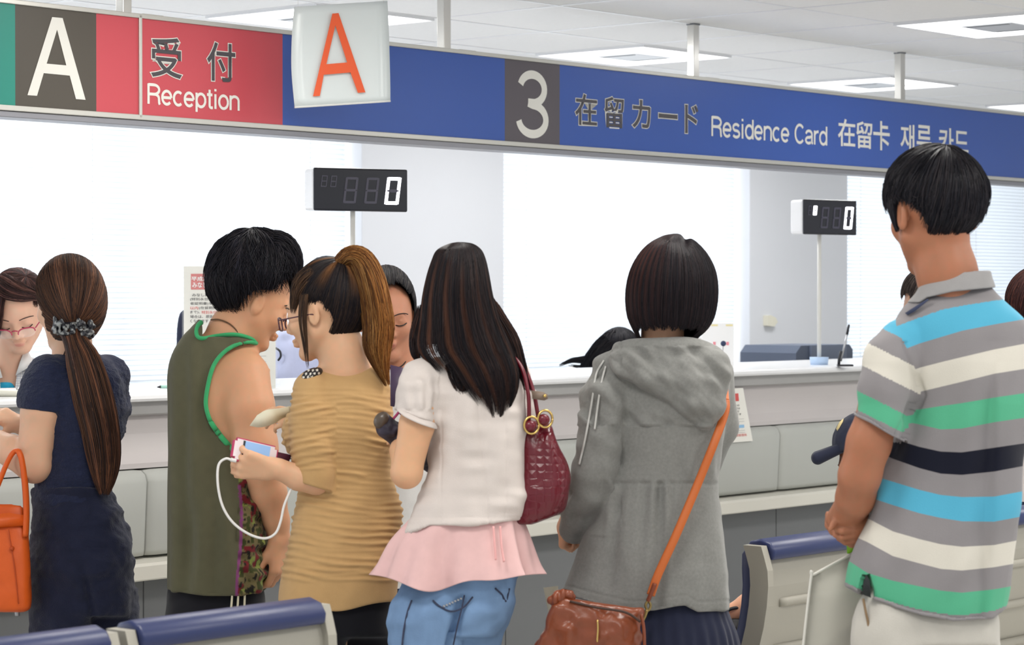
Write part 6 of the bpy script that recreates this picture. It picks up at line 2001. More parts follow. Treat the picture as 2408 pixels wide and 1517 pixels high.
# white blouse with puffed sleeves
m_blo = fabric('white linen', rgb(216, 206, 200), 0.22, 500, 0.9, 0.02, 40)
vo = Vol((915, 820, -190), (1290, 1290, 230), 3.5)
vo.stack([(838, 1030, 1150, 0, 22), (852, 1000, 1196, 0, 46), (880, 975, 1226, 0, 72), (930, 988, 1238, 0, 92), (1000, 1006, 1238, 0, 98), (1060, 1010, 1238, 0, 96), (1120, 1000, 1245, 0, 96), (1180, 976, 1243, 0, 102), (1236, 955, 1226, 0, 108), (1256, 950, 1218, 0, 108)], 8, 2.5, 3)
vo.part(lambda v: (v.ell((988, 910, -44), (46, 56, 58), 10), v.chain([(996, 880, -40, 38), (980, 930, -60, 50), (978, 968, -70, 46), (976, 1010, -74, 42)], 16)), lambda U, V, W: (V - 968) - 0.36 * (U - 945) + 0 * W, 16)
vo.part(lambda v: v.chain([(1205, 890, 40, 44), (1216, 960, 66, 48), (1218, 1010, 80, 44)], 16), None, 16)
vo.field_cut(lambda U, V, W: V - (1236 + 22 * np.clip((1010 - U) / 55, 0, 1) - 12 * np.clip((U - 1100) / 120, 0, 1)) + 0 * W, 2)
vo.ell((1090, 824, 0), (60, 26, 50), 4, op='cut')
vo_blo = vo
def blodisp(V):
    u, v, w = V.T
    puff = np.where((u < 1030) & (v < 965), 3.0 * np.sin((u + 0.4 * w) / 4.8) * np.clip((v - 860) / 90, 0, 1), 0)
    seam = -2.2 * np.exp(-((u - (1118 + 0.10 * (v - 900))) / 3.0) ** 2) - 1.5 * np.exp(-((u - 1035) / 3.0) ** 2) - 1.5 * np.exp(-((u - 1190) / 3.0) ** 2)
    return puff + np.where(w < 0, seam, 0) + 8 * noise3(V / np.array([38, 90, 60]), 61) + 6 * noise3(V / np.array([70, 22, 60]), 62) - np.where(v > 1215, 1.2 * (v < 1219), 0)
vol_obj('blouse', F7, vo, m_blo, wb_, 1, blodisp)
cuff = [(944, 960, -70), (958, 976, -112), (985, 992, -124), (1014, 998, -108), (1022, 998, -76)]
ftube('sleeve_cuff', F7, [(942, 957, -66), (946, 966, -96), (962, 978, -114), (988, 990, -120), (1012, 998, -108), (1022, 1000, -78)], 11, m_blo, wb_, 10, 40, 4)
# jeans
m_den = mat('blue denim', rgb(122, 152, 190), 0.85, 0.2, bump=0.3, bscale=900, var=0.22, vscale=12, stretch=(1, 1, 0.5))
legs7 = [[(1000, 1436, -24, 74), (1000, 1520, -34, 78), (1010, 1780, -40, 54), (1018, fl - 60, -40, 44)], [(1128, 1400, 30, 76), (1104, 1520, 36, 66), (1125, 1780, 40, 54), (1128, fl - 60, 40, 44)]]
trousers('jeans', F7, wb_, [(1330, 950, 1222, 0, 92), (1390, 940, 1212, 0, 92), (1440, 922, 1202, 0, 104), (1500, 918, 1172, 0, 96)], legs7, m_den, lambda V: 4 * noise3(V / np.array([60, 24, 60]), 66) + 1.5 * noise3(V / 18.0, 67) - 34 * np.exp(-((V[:, 0] - (1084 - 0.20 * (V[:, 1] - 1410))) / 10.0) ** 2) * np.clip((V[:, 1] - 1395) / 40, 0, 1) * (V[:, 2] < 0), 22, 5)
m_st = fabric('dark denim seam', rgb(60, 66, 88), 0.1)
JN = lambda pts, n=24: F7.pants.on(cr(pts, n), 3.0)
ftube('jeans_seam', F7, JN([(968, 1412), (958, 1440), (950, 1480), (946, 1515), (944, 1560)]), 2.4, m_st, wb_, 6, 40, 2)
ftube('pocket_edge', F7, JN([(1018, 1412), (1034, 1426), (1062, 1438), (1090, 1428), (1112, 1404)]), 2.4, m_st, wb_, 6, 40, 2)
ftube('pocket_edge', F7, JN([(1165, 1384), (1180, 1398), (1190, 1414), (1198, 1384)]), 2.4, m_st, wb_, 6, 30, 2)
ftube('back_seam', F7, JN([(1092, 1400), (1086, 1430), (1076, 1470), (1066, 1517)]), 2.0, m_st, wb_, 6, 30, 2)
for k in range(7):
    f = k / 6; q = F7.W(F7.pants.on([(1044 + 40 * f, 1426 - 18 * f)], 3.0)[0])
    bb = bmesh.new(); bmesh.ops.create_uvsphere(bb, u_segments=8, v_segments=6, radius=0.0028, matrix=Matrix.Translation(Vector(q) - wloc(wb_))); me = bpy.data.meshes.new('rivet'); bb.to_mesh(me); bb.free(); link('rivet', me, M_sil, wb_)
shoes(F7, wb_, feet7, M_shoe_w, 220)

# maroon shoulder bag
FM = Fig(5.25)
m_mar = mat('maroon embossed leather', rgb(96, 18, 32), 0.28, 0.5)
nt = m_mar.node_tree; tc = nt.nodes.new('ShaderNodeTexCoord'); vr = nt.nodes.new('ShaderNodeTexVoronoi'); vr.distance = 'CHEBYCHEV'; vr.inputs['Scale'].default_value = 62; vr.inputs['Randomness'].default_value = 0.35
nt.links.new(tc.outputs['Object'], vr.inputs['Vector'])
bm_ = nt.nodes.new('ShaderNodeBump'); bm_.inputs['Strength'].default_value = 0.8; bm_.inputs['Distance'].default_value = 0.004; bm_.invert = True
nt.links.new(vr.outputs['Distance'], bm_.inputs['Height']); nt.links.new(bm_.outputs[0], nt.nodes['Principled BSDF'].inputs['Normal'])
m_mars = mat('maroon strap leather', rgb(104, 20, 36), 0.3, 0.5)
m_brs = mat('brass', rgb(214, 182, 110), 0.25, metal=0.9)
bp = P(1285, 1240, 5.25)
mb = empty('shoulder_bag', bp, 'maroon crocodile embossed bag on the shoulder of the person in the white blouse', 'bag')
vo = Vol((1180, 960, -120), (1370, 1260, 120), 3.5)
vo.stack([(990, 1236, 1282, 10, 22), (1010, 1230, 1300, 8, 36), (1050, 1224, 1322, 6, 52), (1110, 1220, 1342, 4, 62), (1160, 1216, 1340, 2, 66), (1205, 1210, 1322, 0, 62), (1236, 1206, 1270, 0, 48)], 8, 2.6, 10)
vo.field_cut(lambda U, V, W: V - (1236 - 0.42 * np.clip(U - 1250, 0, 100)) + 0 * W, 8)
vol_obj('bag_body', FM, vo, m_mar, mb, 1, lambda V: 6.5 * np.sin((V[:, 0] - 1280) / (6 + 0.045 * (V[:, 1] - 980))) * np.exp(-((V[:, 1] - 990) / 120.0)) + 3 * noise3(V / 40.0, 3))
ftube('strap', FM, [(1268, 1000, -30), (1262, 960, -40), (1254, 920, -36), (1236, 870, -20), (1212, 836, 0), (1215, 840, 60), (1240, 900, 80), (1262, 990, 60)], 9, m_mars, mb, 10, 60, 5)
ftube('strap', FM, [(1243, 1000, -44), (1244, 960, -58), (1241, 920, -58), (1228, 868, -44), (1202, 832, -10), (1204, 838, 50), (1226, 900, 70), (1240, 990, 60)], 9, m_mars, mb, 10, 60, 5)
for (u, v, w) in ((1250, 1000, -60), (1282, 985, -50)):
    ftube('ring', FM, [(u + 17 * math.cos(a), v + 20 * math.sin(a), w + 5 * math.cos(a)) for a in np.linspace(0, 2 * math.pi, 17)], 3, m_brs, mb, 8, 40)
    vo = Vol((u - 30, v - 30, w - 30), (u + 30, v + 30, w + 30), 2.5); vo.ell((u - 4, v + 2, w + 2), (15, 14, 13), 3)
    vol_obj('strap_knot', FM, vo, m_mars, mb)
fpoly('tag_tab', FM, [(1250, 918, -64), (1278, 922, -66), (1288, 928, -66), (1288, 938, -66), (1280, 942, -66), (1252, 938, -64)], 4, mat('taupe leather', rgb(124, 106, 92), 0.5), mb)
ftube('tab_stud', FM, [(1281, 931, -70), (1281, 931, -66)], 4, m_brs, mb, 10, 4)
# folded dark umbrella with a pink strap, and the brochure, held in front of her
m_umb = mat('dark patterned cloth', rgb(52, 46, 60), 0.6, 0.4, bump=0.3, bscale=120, var=0.5, vscale=50)
um = empty('folded_umbrella', P(930, 1040, 5.3), 'dark patterned folded cloth bundle with a pink strap held by the person in white', 'umbrella')
FU = Fig(5.3)
vo = Vol((860, 930, -90), (1040, 1140, 130), 3)
vo.chain([(900, 988, -30, 18), (915, 1010, -20, 24), (945, 1030, 0, 30), (985, 1070, 40, 26), (1012, 1100, 70, 14)], 10)
vol_obj('folded_cloth', FU, vo, m_umb, um, 1, lambda V: 5 * noise3(V / 12.0, 5))
vo = Vol((860, 940, -80), (940, 1030, 20), 2.5)
vo.ell((897, 988, -36), (17, 22, 16), 3, R=np.array([[0.8, 0.6, 0], [-0.6, 0.8, 0], [0, 0, 1.0]]))
vol_obj('handle_end', FU, vo, mat('bronze plastic', rgb(88, 76, 66), 0.3, 0.5), um)
ftube('wrist_strap', FU, [(925, 985, -40), (940, 965, -36), (950, 935, -20), (944, 920, -6)], 6, mat('magenta strap', rgb(168, 52, 104), 0.6), um, 8, 20, 3)
ftube('wrist_strap', FU, [(940, 970, -36), (952, 985, -34), (950, 1015, -30), (960, 1030, -20)], 4, mat('magenta strap', rgb(168, 52, 104), 0.6), um, 8, 20, 3)
br = empty('brochure', P(945, 955, 5.3), 'dark purple and white brochure held between the tan dress and the white blouse', 'brochure')
fpoly('cover', FU, [(918, 858, 60), (962, 868, 66), (958, 930, 60), (940, 960, 56), (918, 955, 56)], 3, mat('purple print', rgb(74, 56, 84), 0.5), br)
fpoly('white_panel', FU, [(942, 880, 60), (960, 890, 62), (952, 928, 58), (936, 920, 57)], 3, mat('white print', rgb(226, 222, 226), 0.5), br)

# ================================================================== the woman in the grey hooded jacket
F8 = Fig(5.4)
gh = person(F8, 1560, 'person with a short dark bob in a grey hooded jacket and navy skirt')
fl = F8.floor_v()
R8 = rot_frame(24, 5, 0)
HC8 = np.array([1566, 682, 0.0])
vo = Vol((1270, 540, -200), (1770, fl, 260), 5)
vo.head(HC8, 212, R8, 12, True)
vo.chain([(1560, 740, -4, 50), (1556, 830, -6, 52)], 20)
vo.stack([(850, 1430, 1690, 0, 36), (900, 1410, 1690, 0, 60), (1000, 1440, 1680, 0, 70), (1150, 1450, 1670, 0, 70), (1300, 1430, 1680, 0, 84), (1420, 1420, 1680, 0, 88)], 10)
feet8 = [(1520, -40, 25), (1620, 40, 25)]
legs_body(vo, F8, [(1510, 1420, -20), (1630, 1420, 30)], feet8, (52, 46, 36))
vo.chain([(1446, 910, -20, 30), (1404, 1060, -58, 34), (1390, 1130, -46, 34)], 10)
vo.chain([(1392, 1130, -50, 34), (1352, 1210, 30, 30), (1332, 1240, 80, 24)], 10)
vo.hand((1338, 1228, 62), (-0.22, 0.75, 0.55), (0.85, 0.35, 0.1), 128, thumb=-1, curls=[(1.1, 1.3, 0.8), (1.2, 1.4, 0.8), (1.2, 1.4, 0.8), (1.2, 1.4, 0.8)], k=4, wr=24, thumb_dir=(0.75, 0.35, 0.5), thumb_curl=0.4)
vo.chain([(1650, 900, 40, 36), (1650, 1040, 100, 34), (1610, 1160, 140, 30)], 10)
vo.chain([(1610, 1160, 140, 30), (1560, 1230, 150, 26)], 10)
vo.hand((1560, 1230, 150), (-0.9, 0.2, 0), (0, 0.9, -0.3), 140, thumb=1)
body_obj(F8, vo, gh, rgb(226, 174, 140), 81, lips(R8, HC8, 212, rgb(190, 108, 98)))
rng = np.random.default_rng(61)
rings = [(550, 1584, 1604, -6, 8), (555, 1560, 1616, -6, 34), (572, 1528, 1640, -6, 64), (600, 1502, 1664, -6, 86), (640, 1482, 1682, -4, 102), (690, 1473, 1687, -4, 106), (740, 1476, 1680, -6, 100), (772, 1488, 1664, -12, 86), (795, 1500, 1640, -20, 62), (806, 1508, 1630, -24, 50)]
Sb, Cb = loft_surface(rings)
def end8(a):
    u = np.cos(a * 2 * np.pi)
    e = np.where((a > 0.56) & (a < 0.90), 0.785 + 0.012 * np.sin(a * 150), 0.93)
    e = np.where((a >= 0.90) | (a < 0.05), 0.985, e)
    e = np.where((a > 0.50) & (a <= 0.58), 0.93, e)
    face = (a > 0.24) & (a < 0.46)
    return np.where(face, 0.40, e)
st8 = lambda a, t, c0, r: c0[:, None] + (np.array(rgb(72, 40, 34)[:3])[None, None] - c0[:, None]) * (np.clip(-np.cos(a * 2 * np.pi) * 1.2, 0, 1) * np.clip(1 - np.abs(t - 0.35) * 2.2, 0, 1) * (0.5 + 0.5 * np.sin(a * 2 * np.pi * 40)))[..., None]
def S8(a, t):
    q = Sb(a, t)
    part_ = np.exp(-((q[:, 0] - 1612) / 9.0) ** 2) * np.clip((600 - q[:, 1]) / 50, 0, 1) * (q[:, 2] < 60)
    q[:, 1] += 12 * part_
    return q
D8 = [rgb(22, 19, 24), rgb(30, 25, 30), rgb(17, 16, 22), rgb(40, 30, 32)]
hair_obj('hair', [surf_base(F8, S8, 70, 44, lambda a: np.clip(end8(a) - 0.04, 0.2, 1), 0.975, D8[2], Cb),
                  strands(F8, S8, 5200, 20, ANY, lambda a, r: r.uniform(0, 0.05, len(a)), lambda a, r: np.clip(end8(a) * r.uniform(0.94, 1.015, len(a)), 0, 1), 0.85, D8, rng, 0.018, 0.004, st8, 0, 0.4, Cb)], gh)
# jacket
m_gry = mat('grey marl jersey', rgb(128, 128, 125), 0.95, 0.15, bump=0.2, bscale=600, var=0.10, vscale=160, sheen=0.2)
vo = Vol((1280, 780, -200), (1760, 1470, 240), 3.5)
vo.stack([(812, 1470, 1660, 0, 40), (830, 1430, 1690, 0, 62), (870, 1402, 1708, 0, 84), (920, 1420, 1714, 0, 98), (1000, 1438, 1706, 0, 104), (1080, 1445, 1696, 0, 100), (1140, 1424, 1690, 0, 100), (1190, 1404, 1694, 0, 106), (1270, 1368, 1704, 0, 116), (1350, 1340, 1712, 0, 126), (1410, 1315, 1716, 0, 130), (1440, 1310, 1716, 0, 130)], 8, 2.4, 3)
vo.part(lambda v: (v.chain([(1440, 872, -26, 46), (1424, 940, -46, 54), (1406, 1030, -62, 52), (1396, 1110, -58, 50), (1386, 1150, -40, 47)], 22), v.chain([(1386, 1150, -40, 47), (1364, 1205, 10, 41), (1350, 1245, 44, 35)], 16)), None, 12)
vo.part(lambda v: v.chain([(1680, 880, 30, 46), (1684, 1000, 80, 50), (1640, 1120, 130, 44)], 20), None, 16)
def ghem(U, V, W):
    h = np.interp(U, [1290, 1303, 1345, 1420, 1480, 1540, 1590, 1612, 1640, 1716, 1740], [1396, 1400, 1404, 1424, 1438, 1436, 1426, 1424, 1440, 1436, 1436])
    return V - h + 0 * W
vo.field_cut(ghem, 2)
# hood lying on the back: a thick roll round the neck and a hanging pouch
def hood(v):
    v.curve([(1470, 834, 40, 20), (1462, 832, -10, 22), (1490, 825, -60, 24), (1560, 822, -84, 24), (1625, 824, -76, 26), (1672, 842, -40, 26), (1684, 854, 20, 24)], 24, 14)
    v.stack([(806, 1500, 1640, -66, 22), (830, 1440, 1700, -72, 40), (865, 1440, 1716, -84, 46), (910, 1500, 1716, -94, 44), (950, 1570, 1712, -100, 38), (985, 1620, 1694, -100, 28), (1010, 1646, 1672, -98, 14)], 8, 2.2, 6)
vo.part(hood, None, 9)
vo.ell((1556, 790, -6), (64, 40, 64), 6, op='cut')
def gdisp(V):
    u, v, w = V.T
    back = np.clip(-w / 60, 0, 1)
    xs = (u - 1560) / (1 + np.clip(v - 1140, 0, 400) / 420.0)
    ga = np.clip((v - 1128) / 20, 0, 1) * np.clip((1440 - v) / 300, 0.25, 1)
    gather = 11 * np.sin(xs / 6.5 + 1.3 * np.sin(xs / 31)) * ga * np.clip(0.35 + 0.8 * noise3(np.stack([u / 40, v / 400, w / 90], -1), 5), 0, 1)
    big = 20 * noise3(np.stack([u / 55, v / 260, w / 80], -1), 71) * np.clip((v - 1150) / 200, 0, 1)
    up = 6.0 * np.sin(u / 8.0) * np.clip((v - 1040) / 60, 0, 1) * np.clip((1140 - v) / 30, 0, 1) * np.clip((u - 1560) / 60, 0, 1)
    seam = -4 * np.exp(-((v - 1137) / 4.5) ** 2) * (u > 1440)
    hemband = -1.6 * np.exp(-((v - (ghem_line(u) - 24)) / 2.2) ** 2)
    arm = 10 * noise3(np.stack([u / 50, v / 34, w / 50], -1), 73) * ((u < 1460) & (v < 1260))
    hd = 11 * noise3(np.stack([(u + v) / 60, (u - v) / 26, w / 60], -1), 74) * ((w < -70) & (v < 1000) & (v > 815))
    return (gather + big + up + seam) * back + hemband + arm + hd + 1.5 * noise3(V / 30.0, 75)
def ghem_line(u): return np.interp(u, [1290, 1303, 1345, 1420, 1480, 1540, 1590, 1612, 1640, 1716, 1740], [1396, 1400, 1404, 1424, 1438, 1436, 1426, 1424, 1440, 1436, 1436])
vo_jkt = vo
vol_obj('hooded_jacket', F8, vo, m_gry, gh, 1, gdisp)
for pp in ([(1420, 848), (1402, 880), (1394, 930), (1384, 990), (1372, 1050), (1362, 1092)], [(1424, 862), (1414, 900), (1406, 950), (1398, 1010)]):
    pts = vo_jkt.on(cr(pp, 24), 5.0)
    ftube('draw_cord', F8, pts, 2.4, mat('pale cord', rgb(184, 184, 180), 0.7), gh, 8, 60)
m_ski = fabric('navy pleated cloth', rgb(34, 38, 58), 0.2)
flare('pleated_skirt', F8, [(1380, 1440, 1690, 0, 92), (1450, 1425, 1716, 0, 108), (1520, 1410, 1738, 0, 122), (1700, 1390, 1765, 0, 140), (1850, 1385, 1775, 0, 146)], m_ski, gh, [(34, 0.035, 0.0), (17, 0.02, 1.0)], 4, n_a=300)
shoes(F8, gh, feet8, M_shoe_b, 220)
# brown crossbody bag with an orange strap
m_brn = mat('brown glazed leather', rgb(126, 62, 34), 0.32, 0.5, bump=0.25, bscale=60, var=0.12, vscale=25)
m_stp = mat('tan strap leather', rgb(190, 98, 42), 0.45, 0.4, bump=0.1, bscale=300)
FK = Fig(5.2)
bp = P(1390, 1620, 5.2)
kb = empty('crossbody_bag', bp, 'brown leather bag on an orange strap behind the grey hooded jacket', 'bag')
vo = Vol((1210, 1370, -130), (1560, 1660, 110), 4)
vo.stack([(1404, 1316, 1332, -10, 14), (1416, 1308, 1400, -10, 30), (1430, 1302, 1488, -10, 40), (1450, 1292, 1506, -10, 50), (1490, 1278, 1512, -10, 60), (1530, 1262, 1514, -10, 66), (1590, 1256, 1510, -10, 66), (1625, 1270, 1490, -10, 52)], 8, 2.5, 12)
vol_obj('bag_body', FK, vo, m_brn, kb, 1, lambda V: 10 * np.sin((V[:, 0] - 1310 + 0.5 * (V[:, 1] - 1410)) / 11.0) * np.exp(-((V[:, 0] - 1318 + 0.35 * (V[:, 1] - 1410)) / 38.0) ** 2) + 14 * noise3(np.stack([V[:, 0] / 60, V[:, 1] / 40, V[:, 2] / 40], -1), 9) + 6 * noise3(V / 20.0, 10))
vo = Vol((1285, 1385, -120), (1360, 1450, 60), 3)
vo.chain([(1304, 1412, -40, 16), (1322, 1400, -30, 15), (1340, 1404, -20, 16)], 8)
vol_obj('gathered_end', FK, vo, m_brn, kb, 1, lambda V: 3 * np.sin(V[:, 0] / 3.0))
ftube('zip_edge', FK, [(1340, 1414, -54), (1400, 1428, -62), (1470, 1440, -62), (1506, 1462, -58)], 3, mat('dark zip', rgb(60, 36, 26), 0.6), kb, 8, 30)
ftube('zip_pull', FK, [(1405, 1458, -76), (1406, 1480, -78), (1404, 1510, -80)], 2.2, m_brs, kb, 8, 10)
ftube('side_strap', FK, [(1508, 1445, -50), (1514, 1480, -56), (1516, 1530, -60)], 7, m_brn, kb, 8, 16, 4)
stp = [(1706, 942, -66), (1704, 972, -86), (1680, 1040, -112), (1640, 1140, -122), (1590, 1258, -140), (1548, 1350, -146), (1530, 1400, -146)]
FKs = F8
ftube('strap', FKs, stp, 10, m_stp, kb, 10, 70, 4)
ftube('strap', FKs, [(1706, 942, -66), (1704, 920, -30), (1700, 890, 40), (1640, 960, 128), (1500, 1180, 150), (1400, 1330, 140), (1330, 1420, 60), (1318, 1440, -20), (1330, 1452, -100)], 9, m_stp, kb, 10, 70, 4)
ftube('strap_end', FKs, [(1540, 1372, -152), (1530, 1398, -152), (1524, 1412, -150)], 13, mat('brown strap end', rgb(122, 56, 30), 0.45), kb, 8, 14, 5)
ftube('clasp', FKs, [(1524, 1412, -152), (1530, 1424, -152), (1524, 1436, -152), (1518, 1424, -152), (1524, 1412, -152)], 3, mat('aged brass', rgb(150, 130, 84), 0.35, metal=0.8), kb, 8, 30)
ftube('clasp_hook', FKs, [(1522, 1434, -152), (1516, 1450, -152), (1510, 1462, -150)], 4, mat('aged brass', rgb(150, 130, 84), 0.35, metal=0.8), kb, 8, 12)
# pale sleeve of papers hanging beside the bag
dp = empty('document_sleeve', P(1300, 1460, 5.5), 'pale cream document sleeve showing left of the brown bag', 'folder')
fpoly('sleeve', Fig(5.5), [(1278, 1382, 0), (1312, 1378, 4), (1322, 1480, 0), (1296, 1476, -4)], 3, mat('cream plastic sleeve', rgb(196, 194, 176), 0.4), dp)
# ================================================================== the man in the striped polo shirt
F9 = Fig(4.75)
sm = person(F9, 2190, 'person in a grey polo with blue, white, green and black stripes')
fl = F9.floor_v()
R9 = rot_frame(30, 6, 0)
HC9 = np.array([2198, 500, 0.0])
vo = Vol((1900, 335, -230), (2470, fl, 300), 4)
vo.head(HC9, 286, R9, 14, True, 1.0)
vo.chain([(2212, 570, -6, 66), (2226, 640, -8, 68), (2238, 690, -6, 72)], 26)
vo.stack([(700, 2180, 2320, 0, 50), (770, 2130, 2390, 0, 84), (900, 2120, 2400, 0, 104), (1100, 2110, 2385, 0, 100), (1300, 2080, 2350, 0, 108), (1450, 2080, 2340, 0, 106)], 14)
feet9 = [(2120, -50, 40), (2260, 50, 40)]
legs_body(vo, F9, [(2110, 1450, -40), (2260, 1450, 40)], feet9, (72, 60, 52))
# left arm: upper arm down, forearm forward, hands clasped in front
vo.chain([(2104, 860, -80, 40), (2070, 950, -108, 48), (2044, 1040, -106, 52), (2022, 1118, -92, 50)], 14)
vo.chain([(2022, 1118, -92, 50), (2012, 1170, -40, 46), (1996, 1208, 30, 40), (1976, 1222, 78, 34)], 12)
vo.hand((1992, 1176, 40), (-0.42, 0.86, 0.02), (0.75, 0.30, 0.55), 138, thumb=1, curls=[(0.7, 1.0, 0.7), (0.8, 1.1, 0.7), (0.9, 1.1, 0.7), (1.0, 1.1, 0.7)], k=2.5, wr=30, thumb_dir=(0.85, 0.3, -0.45), thumb_curl=0.15, fat=1.08)
vo.chain([(2330, 860, 100, 58), (2320, 1000, 170, 54), (2260, 1130, 210, 50)], 14)
vo.chain([(2260, 1130, 210, 48), (2140, 1200, 190, 40), (2050, 1240, 130, 34)], 12)
vo.hand((2056, 1236, 128), (-0.82, 0.12, -0.55), (0.1, -0.75, 0.6), 150, thumb=1, curls=[(0.5, 0.8, 0.6), (0.5, 0.8, 0.6), (0.5, 0.9, 0.6), (0.6, 0.9, 0.6)], k=5, wr=32, fat=1.1)
vo.hand((2070, 1236, 40), (-0.84, 0.42, -0.30), (-0.25, -0.55, 0.75), 140, thumb=-1, curls=[(0.35, 0.8, 0.6), (0.4, 0.85, 0.6), (0.5, 0.9, 0.6), (0.6, 0.9, 0.6)], k=2.5, wr=30, fat=1.12)
body_obj(F9, vo, sm, rgb(164, 108, 80), 91, lips(R9, HC9, 286, rgb(140, 84, 70)))
rng = np.random.default_rng(71)
c_h = np.array([2201, 462, 2.0]); r_h = np.array([117, 114, 126])
S, _ = cap_surface(c_h, r_h, R9, np.array([0.05, 0.9, -0.35]), lambda a: np.full(len(a), 2.7))
ear_d = [R9.T @ np.array([sx * 1.0, -0.62, -0.02]) for sx in (-1, 1)]
t9 = hairline(S, c_h, R9.T @ np.array([0, -0.50, 1.0]), ear_d, 0.52, ear_c=0.80, nape=np.array([0.12, 1.0, 0.30]), nape_c=0.93)
mid9 = lambda t: np.repeat(c_h[None], len(t), 0)
def S9(a, t):
    q = S(a, t) - c_h
    v = q[:, 1]
    sq = 1 + 0.03 * np.clip(-v / 100, 0, 1) + 0.03 * noise3(np.stack([a * 40, t * 4, a * 0], -1), 5) - 0.06 * np.clip((v - 50) / 60, 0, 1)
    return c_h + q * sq[:, None]
sbS, sbC = path_surface([(2104, 440, -20, 22, 30), (2101, 480, -26, 14, 24), (2105, 515, -32, 9, 16), (2110, 545, -36, 4, 8)])
hair_obj('hair', [surf_base(F9, S9, 70, 30, t9, 0.97, BLK[2], mid9),
                  strands(F9, sbS, 420, 10, ANY, Z0, T1(0.7, 1.02), 1.0, BLK, rng, 0.12, 0.02, None, 0, 0.3, sbC), surf_base(F9, sbS, 14, 12, lambda a: np.full(len(a), 0.92), 0.85, BLK[2], sbC),
                  strands(F9, S9, 5600, 12, ANY, lambda a, r: r.uniform(0, 0.65, len(a)), lambda a, r: t9(a) * r.uniform(0.8, 1.04, len(a)), 1.1, BLK, rng, 0.05, 0.012, None, 0.004, 0.35, mid9)], sm)
# polo shirt
US = np.array([1960, 2040, 2100, 2162, 2212, 2262, 2338, 2407, 2470.0])
ROWS = [  # edges of the stripes down the back, at those columns
    [830, 800, 770, 746, 728, 718, 706, 699, 694],
    [880, 855, 832, 808, 793, 778, 763, 751, 742],
    [940, 910, 888, 865, 852, 840, 822, 809, 800],
    [985, 962, 940, 922, 910, 898, 879, 868, 860],
    [1020, 1005, 985, 963, 955, 948, 935, 925, 917],
    [975, 985, 975, 1000, 1010, 1006, 993, 983, 976],
    [985, 1008, 1032, 1051, 1062, 1064, 1053, 1043, 1034],
    [1025, 1052, 1079, 1101, 1114, 1117, 1109, 1096, 1086],
    [1090, 1115, 1133, 1152, 1164, 1169, 1168, 1155, 1146],
    [1140, 1168, 1188, 1207, 1218, 1226, 1227, 1214, 1204],
    [1190, 1219, 1250, 1268, 1280, 1286, 1282, 1268, 1258],
    [1240, 1275, 1308, 1325, 1338, 1342, 1334, 1322, 1312],
    [1296, 1348, 1366, 1379, 1389, 1394, 1386, 1374, 1364],
    [1356, 1398, 1419, 1435, 1445, 1449, 1438, 1410, 1400]]
for r_ in range(5): ROWS[r_][0] = ROWS[r_][1] + 20
ROWS[5] = [1010, 1000, 985, 998, 1010, 1008, 993, 983, 976]
ROWS = np.array(ROWS, float)
ROWS[4, :3] = [965, 968, 966]; ROWS[3, :3] = [930, 928, 926]
def polo_pat(V):
    u, v, w = V.T
    e = np.stack([np.interp(u, US, r) for r in ROWS], 0)           # (14, n)
    e = np.maximum.accumulate(e, 0)
    s = np.zeros(len(u))
    for i in range(len(ROWS) - 1):
        f = np.clip((v - e[i]) / np.maximum(e[i + 1] - e[i], 1), 0, 1)
        s = np.where(v >= e[i], i + f, s)
    s = np.where(v < e[0], -0.5, s)
    s = np.where(v >= e[-1], 13.5, s)
    # sleeve: its own stripes across the arm
    seam = np.interp(v, [760, 800, 850, 930, 1030], [2106, 2122, 2146, 2166, 2120])
    slv = (u < seam) & (v < 1040) & (w < 10)
    t = v - 0.5 * (u - 2050)
    ed = [811, 871, 936, 981, 1100]
    ss = np.where(t < 760, 0.5, np.where(t < ed[0], 1.5, np.where(t < ed[1], 2.5, np.where(t < ed[2], 3.5, np.where(t < ed[3], 4.5, 5.5)))))
    s = np.where(slv, ss, s)
    return (s + 1) / 16.0
GP = rgb(136, 132, 134); BL = rgb(84, 168, 198); WH = rgb(208, 203, 192); GR = rgb(86, 170, 134); BK = rgb(22, 24, 38)
seq = [GP, BL, GP, WH, GP, GR, GP, BK, GP, BL, GP, WH, GP, GR, GP]
ramp = [((0.0 if i == 0 else i / 16.0), c) for i, c in enumerate(seq)]
m_polo = attr_mat('striped jersey', 'pat', ramp, 0.92, 0.15, 0.18, 600, 0.12)
vo = Vol((1950, 640, -230), (2470, 1490, 250), 3.5)
vo.stack([(668, 2190, 2326, 0, 50), (690, 2165, 2345, 0, 70), (716, 2130, 2372, 0, 92), (750, 2108, 2410, 0, 110), (800, 2104, 2436, 0, 126), (880, 2112, 2444, 0, 136), (980, 2108, 2436, 0, 134), (1060, 2078, 2412, 0, 130), (1120, 2056, 2402, 0, 128), (1200, 2036, 2394, 0, 130), (1280, 2008, 2382, 0, 134), (1340, 1990, 2374, 0, 136), (1400, 1984, 2368, 0, 136), (1466, 1984, 2362, 0, 134)], 8, 2.5, 3)
vo.part(lambda v: v.chain([(2126, 806, -60, 58), (2098, 850, -88, 62), (2076, 930, -108, 68), (2066, 1000, -114, 66), (2060, 1050, -114, 64)], 20), lambda U, V, W: (V - 0.5 * (U - 2050)) - 1003 + 0 * W, 10)
vo.part(lambda v: v.chain([(2390, 806, 60, 56), (2404, 900, 110, 62), (2396, 980, 150, 60)], 20), None, 14)
def phem(u): return np.interp(u, [1980, 2000, 2039, 2100, 2162, 2239, 2331, 2368, 2400], [1376, 1386, 1407, 1430, 1447, 1461, 1455, 1425, 1420])
vo.field_cut(lambda U, V, W: V - phem(U) + 0 * W, 2)
vo.field_cut(lambda U, V, W: np.minimum(np.minimum((11 - 0.0 * V) * np.clip((V - 1348) / 40, 0, 1) - np.abs(U - 2036), V - 1350), -W + 20), 2)
